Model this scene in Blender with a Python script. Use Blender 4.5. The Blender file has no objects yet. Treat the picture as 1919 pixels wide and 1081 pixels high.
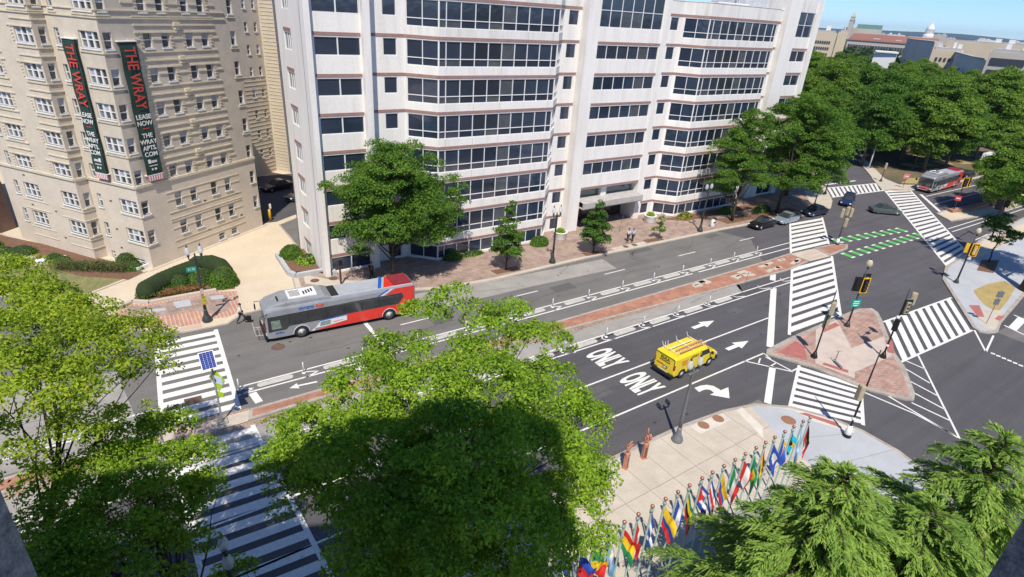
import bpy, bmesh, math, random
import numpy as np
from mathutils import Vector, Matrix
random.seed(7)
SC = bpy.context.scene
COL = SC.collection
R_ = math.radians

# ---------------------------------------------------------------- camera
# world: x runs east along the avenue, y north across it, z up; metres
CAMZ = 25.0
FPX, CX, CY = 1082.0, 959.5, 540.5
def _n(v): return v / np.linalg.norm(v)
_down = _n(np.array([808.0 - CX, 2770.0 - CY, FPX]))
_vx = CY - ((2673.0 - CX) * _down[0] + FPX * _down[2]) / _down[1]
_X = _n(np.array([2673.0 - CX, _vx - CY, FPX])); _Z = -_down; _Y = np.cross(_Z, _X)
ROT = np.array([_X, _Y, _Z])
cam_d = bpy.data.cameras.new('camera'); cam = bpy.data.objects.new('camera', cam_d); COL.objects.link(cam)
_m = np.column_stack([ROT @ [1, 0, 0], ROT @ [0, -1, 0], ROT @ [0, 0, -1]])
cam.matrix_world = Matrix([[*_m[0], 0], [*_m[1], 0], [*_m[2], CAMZ], [0, 0, 0, 1]])
cam_d.sensor_width = 36.0; cam_d.sensor_fit = 'HORIZONTAL'; cam_d.lens = FPX * 36.0 / 1919.0
cam_d.clip_start = 0.05; cam_d.clip_end = 20000
SC.camera = cam
def at(u, v, z=0.0):
    """the point at height z that the surveyed photo pixel (u, v) shows"""
    d = ROT @ _n(np.array([u - CX, v - CY, FPX])); t = (z - CAMZ) / d[2]
    return Vector((d[0] * t, d[1] * t, z))
def far(u, v, dist):
    d = ROT @ _n(np.array([u - CX, v - CY, FPX])); t = dist / math.hypot(d[0], d[1])
    return Vector((d[0] * t, d[1] * t, CAMZ + d[2] * t))

# ---------------------------------------------------------------- light
SUN_AZ, SUN_EL = R_(235.0), R_(56.5)         # where the sun stands
w = bpy.data.worlds.new('World'); SC.world = w; w.use_nodes = True
nt = w.node_tree; nt.nodes.clear()
sky = nt.nodes.new('ShaderNodeTexSky'); sky.sky_type = 'NISHITA'; sky.sun_disc = False
sky.sun_elevation = SUN_EL; sky.sun_rotation = R_(90) - SUN_AZ
sky.altitude = 2500; sky.air_density = 1.0; sky.dust_density = 0.2; sky.ozone_density = 4.0
bg = nt.nodes.new('ShaderNodeBackground'); bg.inputs[1].default_value = 0.105
wo = nt.nodes.new('ShaderNodeOutputWorld')
tn = nt.nodes.new('ShaderNodeVectorMath'); tn.operation = 'MULTIPLY'; tn.inputs[1].default_value = (.73, .91, 1.15)
nt.links.new(sky.outputs[0], tn.inputs[0]); nt.links.new(tn.outputs[0], bg.inputs[0]); nt.links.new(bg.outputs[0], wo.inputs[0])
sd = bpy.data.lights.new('sun', 'SUN'); sd.energy = 4.2; sd.angle = R_(0.5); sd.color = (1.0, 0.925, 0.81)
so = bpy.data.objects.new('sun', sd); COL.objects.link(so)
_sv = Vector((math.cos(SUN_AZ) * math.cos(SUN_EL), math.sin(SUN_AZ) * math.cos(SUN_EL), math.sin(SUN_EL)))
so.rotation_euler = _sv.to_track_quat('Z', 'Y').to_euler(); so.location = (0, 0, 200)
SC.view_settings.view_transform = 'Standard'; SC.view_settings.look = 'None'
SC.view_settings.exposure = 0.36; SC.view_settings.gamma = 1.0
SC.cycles.max_bounces = 6; SC.cycles.diffuse_bounces = 3; SC.cycles.transparent_max_bounces = 12
SC.cycles.volume_bounces = 0

# ---------------------------------------------------------------- materials
def mat(name, col, rough=0.75, var=0.10, scale=1.5, metal=0.0, fine=0.0, fscale=40.0, col2=None, bump=0.0,
        stretch=(1, 1, 1), spec=0.4, emit=0, island=0.0, coat=0.0, blotch=0.5, streak=0.0, wear=None):
    m = bpy.data.materials.new(name); m.use_nodes = True
    t = m.node_tree; N = t.nodes; L = t.links; b = N['Principled BSDF']
    b.inputs['Roughness'].default_value = rough; b.inputs['Metallic'].default_value = metal
    b.inputs['Specular IOR Level'].default_value = spec
    if coat: b.inputs['Coat Weight'].default_value = coat; b.inputs['Coat Roughness'].default_value = 0.08
    if emit:
        b.inputs['Emission Color'].default_value = (*col, 1); b.inputs['Emission Strength'].default_value = emit
    c2 = col2 if col2 else tuple(max(0, c * (1 - var * 2)) for c in col)
    c1 = col if col2 else tuple(min(1, c * (1 + var * .5)) for c in col)
    g = N.new('ShaderNodeNewGeometry'); mp = N.new('ShaderNodeMapping'); mp.inputs['Scale'].default_value = stretch
    L.new(g.outputs['Position'], mp.inputs[0])
    n = N.new('ShaderNodeTexNoise'); n.inputs['Scale'].default_value = scale; n.inputs['Detail'].default_value = 6
    n.inputs['Roughness'].default_value = 0.62
    L.new(mp.outputs[0], n.inputs['Vector'])
    r = N.new('ShaderNodeMapRange'); r.inputs[1].default_value = blotch - .2; r.inputs[2].default_value = blotch + .2
    L.new(n.outputs[0], r.inputs[0])
    mx = N.new('ShaderNodeMix'); mx.data_type = 'RGBA'; mx.inputs[6].default_value = (*c1, 1); mx.inputs[7].default_value = (*c2, 1)
    L.new(r.outputs[0], mx.inputs[0]); out = mx.outputs[2]
    if fine:
        f = N.new('ShaderNodeTexNoise'); f.inputs['Scale'].default_value = fscale; f.inputs['Detail'].default_value = 3
        L.new(g.outputs['Position'], f.inputs['Vector'])
        hs = N.new('ShaderNodeMapRange'); hs.inputs[1].default_value = .25; hs.inputs[2].default_value = .75
        hs.inputs[3].default_value = 1 - fine; hs.inputs[4].default_value = 1 + fine
        L.new(f.outputs[0], hs.inputs[0])
        mm = N.new('ShaderNodeVectorMath'); mm.operation = 'SCALE'; L.new(out, mm.inputs[0]); L.new(hs.outputs[0], mm.inputs['Scale']); out = mm.outputs[0]
    if island:
        hs = N.new('ShaderNodeMapRange'); hs.inputs[3].default_value = 1 - island; hs.inputs[4].default_value = 1 + island
        L.new(g.outputs['Random Per Island'], hs.inputs[0])
        mm = N.new('ShaderNodeVectorMath'); mm.operation = 'SCALE'; L.new(out, mm.inputs[0]); L.new(hs.outputs[0], mm.inputs['Scale']); out = mm.outputs[0]
    if streak:
        m2 = N.new('ShaderNodeMapping'); m2.inputs['Scale'].default_value = (.05, 1.1, 1); L.new(g.outputs['Position'], m2.inputs[0])
        f = N.new('ShaderNodeTexNoise'); f.inputs['Scale'].default_value = 1.0; f.inputs['Detail'].default_value = 5; L.new(m2.outputs[0], f.inputs['Vector'])
        hs = N.new('ShaderNodeMapRange'); hs.inputs[1].default_value = .3; hs.inputs[2].default_value = .7; hs.inputs[3].default_value = 1 - streak; hs.inputs[4].default_value = 1 + streak; L.new(f.outputs[0], hs.inputs[0])
        mm = N.new('ShaderNodeVectorMath'); mm.operation = 'SCALE'; L.new(out, mm.inputs[0]); L.new(hs.outputs[0], mm.inputs['Scale']); out = mm.outputs[0]
    if wear:
        f = N.new('ShaderNodeTexNoise'); f.inputs['Scale'].default_value = 5; f.inputs['Detail'].default_value = 9; f.inputs['Roughness'].default_value = .72; L.new(g.outputs['Position'], f.inputs['Vector'])
        hs = N.new('ShaderNodeMapRange'); hs.inputs[1].default_value = wear[1]; hs.inputs[2].default_value = wear[1] + .07; L.new(f.outputs[0], hs.inputs[0])
        m3 = N.new('ShaderNodeMix'); m3.data_type = 'RGBA'; m3.inputs[7].default_value = (*wear[0], 1); L.new(out, m3.inputs[6]); L.new(hs.outputs[0], m3.inputs[0]); out = m3.outputs[2]
    L.new(out, b.inputs['Base Color'])
    if bump:
        bp = N.new('ShaderNodeBump'); bp.inputs['Strength'].default_value = bump; bp.inputs['Distance'].default_value = .05
        L.new(n.outputs[0], bp.inputs['Height']); L.new(bp.outputs[0], b.inputs['Normal'])
    return m

def mat_brick(name, c1, c2, mortar, bw, bh, ms=.012, rough=.85, ang=0.0, wall=None, var=.25):
    """bricks or pavers; wall = direction angle of a vertical wall, else laid flat"""
    m = bpy.data.materials.new(name); m.use_nodes = True
    t = m.node_tree; N = t.nodes; L = t.links; b = N['Principled BSDF']; b.inputs['Roughness'].default_value = rough
    g = N.new('ShaderNodeNewGeometry'); vec = g.outputs['Position']
    if wall is not None:
        s = N.new('ShaderNodeSeparateXYZ'); L.new(vec, s.inputs[0])
        d = N.new('ShaderNodeVectorMath'); d.operation = 'DOT_PRODUCT'; L.new(vec, d.inputs[0])
        d.inputs[1].default_value = (math.cos(wall), math.sin(wall), 0)
        c = N.new('ShaderNodeCombineXYZ'); L.new(d.outputs['Value'], c.inputs[0]); L.new(s.outputs[2], c.inputs[1]); vec = c.outputs[0]
    else:
        mp = N.new('ShaderNodeMapping'); mp.inputs['Rotation'].default_value = (0, 0, ang); L.new(vec, mp.inputs[0]); vec = mp.outputs[0]
    br = N.new('ShaderNodeTexBrick'); L.new(vec, br.inputs['Vector'])
    br.inputs['Color1'].default_value = (*c1, 1); br.inputs['Color2'].default_value = (*c2, 1); br.inputs['Mortar'].default_value = (*mortar, 1)
    br.inputs['Scale'].default_value = 1; br.inputs['Mortar Size'].default_value = ms; br.inputs['Brick Width'].default_value = bw
    br.inputs['Row Height'].default_value = bh; br.inputs['Bias'].default_value = -.1
    n = N.new('ShaderNodeTexNoise'); n.inputs['Scale'].default_value = .9; n.inputs['Detail'].default_value = 7; n.inputs['Roughness'].default_value = .7
    L.new(g.outputs['Position'], n.inputs['Vector'])
    r = N.new('ShaderNodeMapRange'); r.inputs[1].default_value = .3; r.inputs[2].default_value = .7; r.inputs[3].default_value = 1 - var; r.inputs[4].default_value = 1 + var * .6
    L.new(n.outputs[0], r.inputs[0])
    mm = N.new('ShaderNodeVectorMath'); mm.operation = 'SCALE'; L.new(br.outputs[0], mm.inputs[0]); L.new(r.outputs[0], mm.inputs['Scale'])
    L.new(mm.outputs[0], b.inputs['Base Color'])
    return m

def mat_leaf(name, dark, light, trans=.3, scale=.5):
    m = bpy.data.materials.new(name); m.use_nodes = True
    t = m.node_tree; N = t.nodes; L = t.links; b = N['Principled BSDF']; b.inputs['Roughness'].default_value = .7
    b.inputs['Specular IOR Level'].default_value = .12
    g = N.new('ShaderNodeNewGeometry'); n = N.new('ShaderNodeTexNoise'); n.inputs['Scale'].default_value = scale; n.inputs['Detail'].default_value = 3
    L.new(g.outputs['Position'], n.inputs['Vector'])
    a = N.new('ShaderNodeMath'); a.operation = 'ADD'; L.new(n.outputs[0], a.inputs[0])
    s = N.new('ShaderNodeMath'); s.operation = 'MULTIPLY'; s.inputs[1].default_value = .7; L.new(g.outputs['Random Per Island'], s.inputs[0]); L.new(s.outputs[0], a.inputs[1])
    r = N.new('ShaderNodeMapRange'); r.inputs[1].default_value = .35; r.inputs[2].default_value = 1.2; L.new(a.outputs[0], r.inputs[0])
    mx = N.new('ShaderNodeMix'); mx.data_type = 'RGBA'; mx.inputs[6].default_value = (*dark, 1); mx.inputs[7].default_value = (*light, 1)
    L.new(r.outputs[0], mx.inputs[0]); L.new(mx.outputs[2], b.inputs['Base Color'])
    yl = N.new('ShaderNodeMapRange'); yl.inputs[1].default_value = .984; yl.inputs[2].default_value = .986; L.new(g.outputs['Random Per Island'], yl.inputs[0])
    my = N.new('ShaderNodeMix'); my.data_type = 'RGBA'; my.inputs[7].default_value = (light[0] * 1.25 + .03, light[1] * .95, light[2], 1); L.new(mx.outputs[2], my.inputs[6]); L.new(yl.outputs[0], my.inputs[0]); mx = my; L.new(mx.outputs[2], b.inputs['Base Color'])
    tr = N.new('ShaderNodeBsdfTranslucent'); br = N.new('ShaderNodeVectorMath'); br.operation = 'MULTIPLY'; br.inputs[1].default_value = (1.5, 1.6, .55)
    L.new(mx.outputs[2], br.inputs[0]); L.new(br.outputs[0], tr.inputs[0])
    ms = N.new('ShaderNodeMixShader'); ms.inputs[0].default_value = trans; L.new(b.outputs[0], ms.inputs[1]); L.new(tr.outputs[0], ms.inputs[2])
    L.new(ms.outputs[0], N['Material Output'].inputs[0])
    return m

def mat_glass(name, col, rough=.06, blind=(.30, .30, .27), pblind=.3, spec=.7):
    """dark window glass; some panes have a blind behind, chosen per pane"""
    m = bpy.data.materials.new(name); m.use_nodes = True
    t = m.node_tree; N = t.nodes; L = t.links; b = N['Principled BSDF']; b.inputs['Roughness'].default_value = rough
    b.inputs['Specular IOR Level'].default_value = spec; b.inputs['IOR'].default_value = 1.6
    g = N.new('ShaderNodeNewGeometry'); cr = N.new('ShaderNodeValToRGB'); L.new(g.outputs['Random Per Island'], cr.inputs[0])
    e = cr.color_ramp.elements; e[0].position = 0; e[0].color = (*[c * .6 for c in col], 1); e[1].position = 1 - pblind; e[1].color = (*[c * 1.35 for c in col], 1)
    q = cr.color_ramp.elements.new(1.0); q.color = (*blind, 1)
    n = N.new('ShaderNodeTexNoise'); n.inputs['Scale'].default_value = 1.3; L.new(g.outputs['Position'], n.inputs['Vector'])
    r = N.new('ShaderNodeMapRange'); r.inputs[3].default_value = .7; r.inputs[4].default_value = 1.3; L.new(n.outputs[0], r.inputs[0])
    mm = N.new('ShaderNodeVectorMath'); mm.operation = 'SCALE'; L.new(cr.outputs[0], mm.inputs[0]); L.new(r.outputs[0], mm.inputs['Scale'])
    L.new(mm.outputs[0], b.inputs['Base Color'])
    bp = N.new('ShaderNodeBump'); bp.inputs['Strength'].default_value = .12; bp.inputs['Distance'].default_value = .1
    n2 = N.new('ShaderNodeTexNoise'); n2.inputs['Scale'].default_value = .8; L.new(g.outputs['Position'], n2.inputs['Vector'])
    L.new(n2.outputs[0], bp.inputs['Height']); L.new(bp.outputs[0], b.inputs['Normal'])
    return m

# ---------------------------------------------------------------- mesh builder
class MB:
    def __init__(s): s.v = []; s.f = []; s.m = []
    def add(s, vs, fs, mi=0):
        k = len(s.v); s.v += [tuple(p) for p in vs]; s.f += [tuple(i + k for i in f) for f in fs]; s.m += [mi] * len(fs); return s
    def box(s, x0, x1, y0, y1, z0, z1, mi=0, M=None):
        vs = [(x, y, z) for z in (z0, z1) for y in (y0, y1) for x in (x0, x1)]
        if M is not None: vs = [M @ Vector(p) for p in vs]
        return s.add(vs, [(0, 2, 3, 1), (4, 5, 7, 6), (0, 1, 5, 4), (2, 6, 7, 3), (0, 4, 6, 2), (1, 3, 7, 5)], mi)
    def prism(s, pts, z0, z1, mi=0, mi_side=None):
        n = len(pts); ar = sum(pts[i][0] * pts[(i + 1) % n][1] - pts[(i + 1) % n][0] * pts[i][1] for i in range(n))
        if ar < 0: pts = pts[::-1]
        vs = [(p[0], p[1], z0) for p in pts] + [(p[0], p[1], z1) for p in pts]
        s.add(vs, [tuple(range(n, 2 * n)), tuple(range(n - 1, -1, -1))], mi)
        k = len(s.v) - 2 * n
        for i in range(n):
            j = (i + 1) % n; s.f.append((k + i, k + j, k + n + j, k + n + i)); s.m.append(mi if mi_side is None else mi_side)
        return s
    def sheet(s, pts, z, mi=0):
        n = len(pts); ar = sum(pts[i][0] * pts[(i + 1) % n][1] - pts[(i + 1) % n][0] * pts[i][1] for i in range(n))
        if ar < 0: pts = pts[::-1]
        return s.add([(p[0], p[1], z) for p in pts], [tuple(range(n))], mi)
    def tube(s, pts, rad, seg=8, mi=0, caps=True):
        pts = [Vector(p) for p in pts]
        if not hasattr(rad, '__len__'): rad = [rad] * len(pts)
        k = len(s.v); prev = None
        for i, p in enumerate(pts):
            d = (pts[min(i + 1, len(pts) - 1)] - pts[max(i - 1, 0)])
            if d.length < 1e-6: d = Vector((0, 0, 1))
            d.normalize()
            if prev is None: a = d.orthogonal().normalized()
            else: a = (prev - d * prev.dot(d)); a = a.normalized() if a.length > 1e-5 else d.orthogonal().normalized()
            prev = a; b = d.cross(a)
            for j in range(seg):
                t = 2 * math.pi * j / seg; s.v.append(tuple(p + (a * math.cos(t) + b * math.sin(t)) * rad[i]))
        for i in range(len(pts) - 1):
            for j in range(seg):
                q = (j + 1) % seg; s.f.append((k + i * seg + j, k + i * seg + q, k + (i + 1) * seg + q, k + (i + 1) * seg + j)); s.m.append(mi)
        if caps:
            s.f.append(tuple(k + j for j in range(seg - 1, -1, -1))); s.m.append(mi)
            e = k + (len(pts) - 1) * seg; s.f.append(tuple(e + j for j in range(seg))); s.m.append(mi)
        return s
    def lathe(s, prof, c=(0, 0, 0), seg=14, mi=0, sx=1, sy=1, M=None):
        k = len(s.v)
        for r, z in prof:
            for j in range(seg):
                t = 2 * math.pi * j / seg; p = Vector((c[0] + r * sx * math.cos(t), c[1] + r * sy * math.sin(t), c[2] + z))
                if M is not None: p = M @ p
                s.v.append(tuple(p))
        for i in range(len(prof) - 1):
            for j in range(seg):
                q = (j + 1) % seg; s.f.append((k + i * seg + j, k + i * seg + q, k + (i + 1) * seg + q, k + (i + 1) * seg + j)); s.m.append(mi)
        s.f.append(tuple(k + j for j in range(seg - 1, -1, -1))); s.m.append(mi)
        e = k + (len(prof) - 1) * seg; s.f.append(tuple(e + j for j in range(seg))); s.m.append(mi)
        return s
    def ball(s, c, r, seg=12, rings=8, mi=0, M=None):
        rr = r if hasattr(r, '__len__') else (r, r, r)
        prof = [(math.sin(math.pi * i / rings) + 1e-4, -math.cos(math.pi * i / rings)) for i in range(rings + 1)]
        k = len(s.v)
        for a, z in prof:
            for j in range(seg):
                t = 2 * math.pi * j / seg; p = Vector((c[0] + a * rr[0] * math.cos(t), c[1] + a * rr[1] * math.sin(t), c[2] + z * rr[2]))
                if M is not None: p = M @ p
                s.v.append(tuple(p))
        for i in range(rings):
            for j in range(seg):
                q = (j + 1) % seg; s.f.append((k + i * seg + j, k + i * seg + q, k + (i + 1) * seg + q, k + (i + 1) * seg + j)); s.m.append(mi)
        return s
    def mesh(s, name, mats, smooth=False):
        me = bpy.data.meshes.new(name); me.from_pydata(s.v, [], s.f); me.update()
        for m in (mats if isinstance(mats, (list, tuple)) else [mats]): me.materials.append(m)
        if any(s.m): me.polygons.foreach_set('material_index', s.m)
        if smooth: me.polygons.foreach_set('use_smooth', [True] * len(me.polygons))
        me.update(); return me
    def build(s, name, mats, parent=None, smooth=False, loc=None):
        o = bpy.data.objects.new(name, s.mesh(name, mats, smooth)); COL.objects.link(o)
        if parent: o.parent = parent
        if loc is not None: o.location = loc
        return o
def tag(o, label=None, cat=None, group=None, kind=None):
    if label: o['label'] = label
    if cat: o['category'] = cat
    if group: o['group'] = group
    if kind: o['kind'] = kind
    return o
def thing(name, label, cat, loc=(0, 0, 0), rz=0.0, group=None):
    o = bpy.data.objects.new(name, None); COL.objects.link(o); o.location = loc; o.rotation_euler = (0, 0, rz)
    o.empty_display_size = .3
    return tag(o, label, cat, group)
KIDS = {}
def copy_tree(o, loc=None, rz=None, label=None, group=None, parent=None, scale=None):
    c = o.copy(); COL.objects.link(c)
    if parent: c.parent = parent
    if loc is not None: c.location = loc
    if rz is not None: c.rotation_euler = (0, 0, rz)
    if scale is not None: c.scale = (scale, scale, scale)
    if label: c['label'] = label
    if group: c['group'] = group
    for ch in [x for x in SC.objects if x.parent == o]: copy_tree(ch, parent=c)
    return c
def inst(me, name, parent, M):
    o = bpy.data.objects.new(name, me); COL.objects.link(o); o.parent = parent; o.matrix_local = M; return o
def bevel(o, wd=.03, seg=2):
    b = o.modifiers.new('bevel', 'BEVEL'); b.width = wd; b.segments = seg; b.limit_method = 'ANGLE'; return o
def text(body, name, m, parent, M, size=1.0, sx=1.0, ext=.006, align='CENTER', bold=0.0):
    cu = bpy.data.curves.new('t', 'FONT'); cu.body = body; cu.size = size; cu.align_x = align; cu.align_y = 'CENTER'; cu.extrude = ext; cu.offset = bold
    cu.space_line = 1.0
    o = bpy.data.objects.new('t', cu); COL.objects.link(o); dg = bpy.context.evaluated_depsgraph_get()
    me = bpy.data.meshes.new_from_object(o.evaluated_get(dg)); bpy.data.objects.remove(o)
    me.materials.clear(); me.materials.append(m); me.transform(M @ Matrix.Diagonal((sx, 1, 1, 1)))
    t = bpy.data.objects.new(name, me); COL.objects.link(t)
    if parent: t.parent = parent
    return t
def frame(o, ux, uy):
    """matrix whose local x is ux, local y is uy, at o"""
    ux = Vector(ux).normalized(); uy = Vector(uy).normalized(); uz = ux.cross(uy)
    return Matrix(((ux.x, uy.x, uz.x, o[0]), (ux.y, uy.y, uz.y, o[1]), (ux.z, uy.z, uz.z, o[2]), (0, 0, 0, 1)))
# ================================================================ ground, roads, kerbs, paint
m_ground = mat('dry_ground', (.16, .13, .085), .95, scale=.05, col2=(.07, .075, .04), fine=.3, fscale=3)
m_asph = mat('asphalt', (.175, .168, .158), .9, scale=.25, col2=(.138, .132, .127), fine=.16, fscale=9, streak=.10)
m_asph_l = mat('asphalt_worn', (.36, .34, .31), .9, scale=.5, col2=(.27, .255, .235), fine=.15, fscale=12)
m_asph_n = mat('asphalt_new', (.094, .092, .097), .85, scale=.18, col2=(.076, .074, .079), fine=.2, fscale=10, streak=.12)
m_asph_m = mat('asphalt_mid', (.106, .100, .108), .88, scale=.22, col2=(.084, .079, .086), fine=.2, fscale=8, streak=.10)
m_conc = mat('concrete', (.56, .50, .415), .88, scale=.9, col2=(.46, .405, .33), fine=.13, fscale=14, wear=((.34, .29, .23), .645))
m_conc_w = mat('concrete_warm', (.62, .53, .40), .88, scale=.35, col2=(.55, .46, .34), fine=.10, fscale=10)
m_conc_g = mat('concrete_grey', (.46, .48, .50), .88, scale=.5, col2=(.39, .40, .42), fine=.1, fscale=14)
m_conc_o = mat('concrete_old', (.40, .37, .32), .9, scale=.8, col2=(.29, .27, .23), fine=.18, fscale=8)
m_kerb = mat('kerb_stone', (.44, .40, .35), .88, scale=1.2, col2=(.30, .26, .22), fine=.2, fscale=9)
m_joint = mat('joint', (.30, .27, .23), .95)
m_brick_r = mat_brick('brick_red', (.47, .20, .125), (.36, .145, .09), (.34, .24, .18), .22, .11, .012, var=.35)
m_paver = mat_brick('brick_pavers', (.45, .31, .24), (.34, .24, .195), (.26, .22, .19), .42, .22, .03, ang=R_(45), var=.4)
m_paver2 = mat_brick('brick_pavers_island', (.46, .235, .17), (.35, .185, .14), (.40, .32, .27), .55, .27, .05, ang=R_(38), var=.4)
m_stripebrick = mat_brick('brick_striped', (.52, .25, .17), (.47, .22, .15), (.50, .42, .35), .30, 4.0, .05, var=.2)
m_gutter = mat_brick('brick_gutter', (.40, .22, .14), (.35, .19, .12), (.38, .33, .27), .20, .30, .035, var=.25)
m_paint = mat('road_paint', (.74, .73, .69), .7, scale=2.2, col2=(.62, .61, .57), fine=.14, fscale=10, blotch=.62, wear=((.16, .15, .15), .60))
m_paint_o = mat('road_paint_worn', (.62, .60, .56), .75, scale=2.5, col2=(.40, .39, .36), fine=.25, fscale=12)
m_green = mat('green_paint', (.10, .50, .09), .7, scale=1.5, col2=(.08, .40, .08), fine=.15)
m_tac = mat('tactile_red', (.42, .15, .13), .8, fine=.2, fscale=25)
m_tac_p = mat('tactile_pink', (.56, .36, .31), .85, scale=1.5, col2=(.50, .42, .34), fine=.12)
m_iron = mat('cast_iron', (.14, .09, .065), .7, fine=.3, fscale=30)
m_rust = mat('rusty_lid', (.34, .17, .09), .8, scale=4, col2=(.24, .13, .08), fine=.2)
m_grass = mat('grass', (.13, .16, .055), .95, scale=1.2, col2=(.26, .22, .10), fine=.35, fscale=7)
m_straw = mat('dry_grass', (.46, .33, .13), .95, scale=.8, col2=(.30, .25, .10), fine=.25, fscale=8)
m_mulch = mat('mulch', (.20, .105, .065), .95, scale=3, col2=(.13, .075, .05), fine=.4, fscale=14)
m_park = mat('park_floor', (.20, .15, .085), .95, scale=.12, col2=(.075, .075, .045), fine=.35, fscale=5)

def struct(name, mb, mats, **k): return tag(mb.build(name, mats, **k), kind='structure')
struct('ground', MB().sheet([(-9000, -9000), (9000, -9000), (9000, 9000), (-9000, 9000)], -.06), m_ground)
struct('road', MB().sheet([(-110, -40), (420, -40), (420, 130), (-110, 130)], 0), m_asph)
# newer and older paving as thin overlays of the avenue
b = MB()
b.sheet([(-110, 18), (36, 18), (40, 30.55), (-110, 30.55)], .004)
b.sheet([(40, 30.5), (36, 18), (36, -40), (66, -40), (66.5, 13), (420, 11), (420, 21), (90, 24), (66, 22.5), (52, 26), (57.5, 31.9), (52, 31.9), (51.2, 30.5)], .004)
struct('road_new_asphalt', b, m_asph_n)
b = MB()
b.sheet([(57.5, 31.9), (52, 26), (66, 22.5), (90, 24), (420, 21), (420, 45), (128, 75), (96, 50), (88, 45.2), (64.5, 44.2), (66, 40), (61, 35), (62, 31.9)], .004)
struct('road_intersection', b, m_asph_m)
b = MB()
b.sheet([(-110, 30.56), (51.2, 30.4), (52.5, 31.9), (49.6, 33.2), (-110, 33.2)], .004)
b.sheet([(18, 41.6), (32.3, 41.5), (43.2, 40.95), (43.6, 43.7), (34.1, 44.15), (21, 45.2)], .004)
b.sheet([(-30, 35.2), (-2, 35.0), (-3, 43.5), (-30, 49)], .004)
struct('road_worn_patches', b, m_asph_l)

# ---- pavements and islands: kerb slab, then surfaces laid on it
def slab(name, poly, m_top, z=.13, kerb=.28, mk=None):
    """raised block with a stone kerb round its edge"""
    pts = poly; n = len(pts)
    ar = sum(pts[i][0] * pts[(i + 1) % n][1] - pts[(i + 1) % n][0] * pts[i][1] for i in range(n))
    if ar < 0: pts = pts[::-1]
    inn = []
    for i in range(n):
        p0, p1, p2 = Vector(pts[i - 1]), Vector(pts[i]), Vector(pts[(i + 1) % n])
        a = (p1 - p0).normalized(); c = (p2 - p1).normalized(); na = Vector((-a.y, a.x)); nc = Vector((-c.y, c.x))
        h = (na + nc); h = h.normalized() if h.length > 1e-4 else na
        q = kerb / max(.45, h.dot(na)); inn.append(tuple(p1 + h * q))
    b = MB().prism(pts, -.05, z, 0)
    b.sheet(inn, z + .004, 1)
    return struct(name, b, [mk or m_kerb, m_top])
plaza = [(-110, 18.85), (21, 18.9), (28, 18.85), (32.4, 18.45), (35.2, 17.75), (37.3, 16.2), (38.7, 14.1), (39.35, 12), (39.4, 9.6), (38.8, 7.4), (37.4, 5.2), (34, 1), (30, -6), (28, -40), (-110, -40)]
slab('plaza_pavement', plaza, m_conc)
nb = [(90, 90), (88, 74), (23.5, 73), (14.9, 61.2), (14.9, 59.8), (12.2, 59.3), (12.1, 54), (11.6, 51.0), (14, 48.9), (17.5, 46.9), (21.5, 45.7), (24, 44.8), (29.4, 44.35), (43, 44.6), (51, 44.3), (65, 44.1), (76, 43.5), (87.7, 42.3), (91, 43.3), (95.0, 45.3), (97.4, 47.0), (103, 51.2), (128, 70), (170, 108), (160, 115)]
slab('office_pavement', nb, m_paver, kerb=.45, mk=m_conc)
slab('driveway_forecourt', [(-5.2, 55.5), (-3.3, 52.7), (-2.3, 50.2), (-.4, 48.3), (1.7, 47.1), (3.1, 47.0), (5.0, 47.0), (6.2, 48.1), (8.4, 48.35), (11.65, 50.9), (12.15, 54), (12.25, 59.4), (14.7, 60), (14.7, 69), (24, 75), (24, 73.2), (88, 74.2), (90, 130), (-110, 130), (-110, 75), (-14, 64)], m_conc_w, z=.06, kerb=.2)
slab('lawn', [(.35, 60.9), (-5.4, 57.0), (-24, 70), (-40, 96), (-12, 92), (-12, 78), (-7.6, 71.5), (-2.7, 65.5)], m_grass, z=.16, kerb=.25, mk=m_conc)
struct('planting_bed', MB().sheet([(.0, 60.7), (-1.4, 59.6), (-5, 62.2), (-11.5, 71.5), (-11.8, 77), (-7, 71.2), (-2.7, 65.2)], .175), m_mulch)
struct('garden_slab', MB().prism([(-11.8, 72.5), (-8.3, 68.6), (-10.7, 67.6), (-14.5, 71.5)], .1, .26), m_conc)
# red striped brick apron round the lamp corner
struct('brick_apron', MB().sheet([(-3.1, 52.6), (-2.2, 50.5), (-.4, 48.9), (1.2, 48.75), (1.6, 48.2), (3.0, 48.1), (3.4, 48.75), (5.1, 48.2), (5.9, 48.6), (6.5, 50.5), (6.75, 52.9), (5.3, 53.6), (-.1, 53.6), (-1.4, 54.3)], .072), m_stripebrick)
struct('brick_panel', MB().sheet([(-2.2, 52.9), (-1.0, 51.4), (1.0, 50.7), (3.2, 50.5), (4.3, 49.2), (5.5, 49.4), (6.0, 52.4), (5.0, 53.3), (-.4, 53.3), (-1.4, 53.9)], .078), m_paver)
b = MB()
for p in [[(-.3, 52.5), (.9, 52.3), (1.0, 51.7), (-.2, 51.8)], [(1.6, 53.1), (2.9, 53.05), (2.9, 51.7), (1.75, 51.75)], [(4.5, 52.9), (5.6, 52.7), (5.5, 51.9), (4.5, 52.1)]]: b.sheet(p, .084)
struct('vault_lids', b, m_conc_g)
b = MB(); b.sheet([(-1.9, 50.2), (-.9, 50.0), (-.7, 49.2), (-1.5, 49.4)], .066); b.sheet([(1.5, 48.0), (3.1, 47.95), (3.1, 47.35), (1.55, 47.5)], .066)
struct('tactile_paving', b, m_tac_p)
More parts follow.
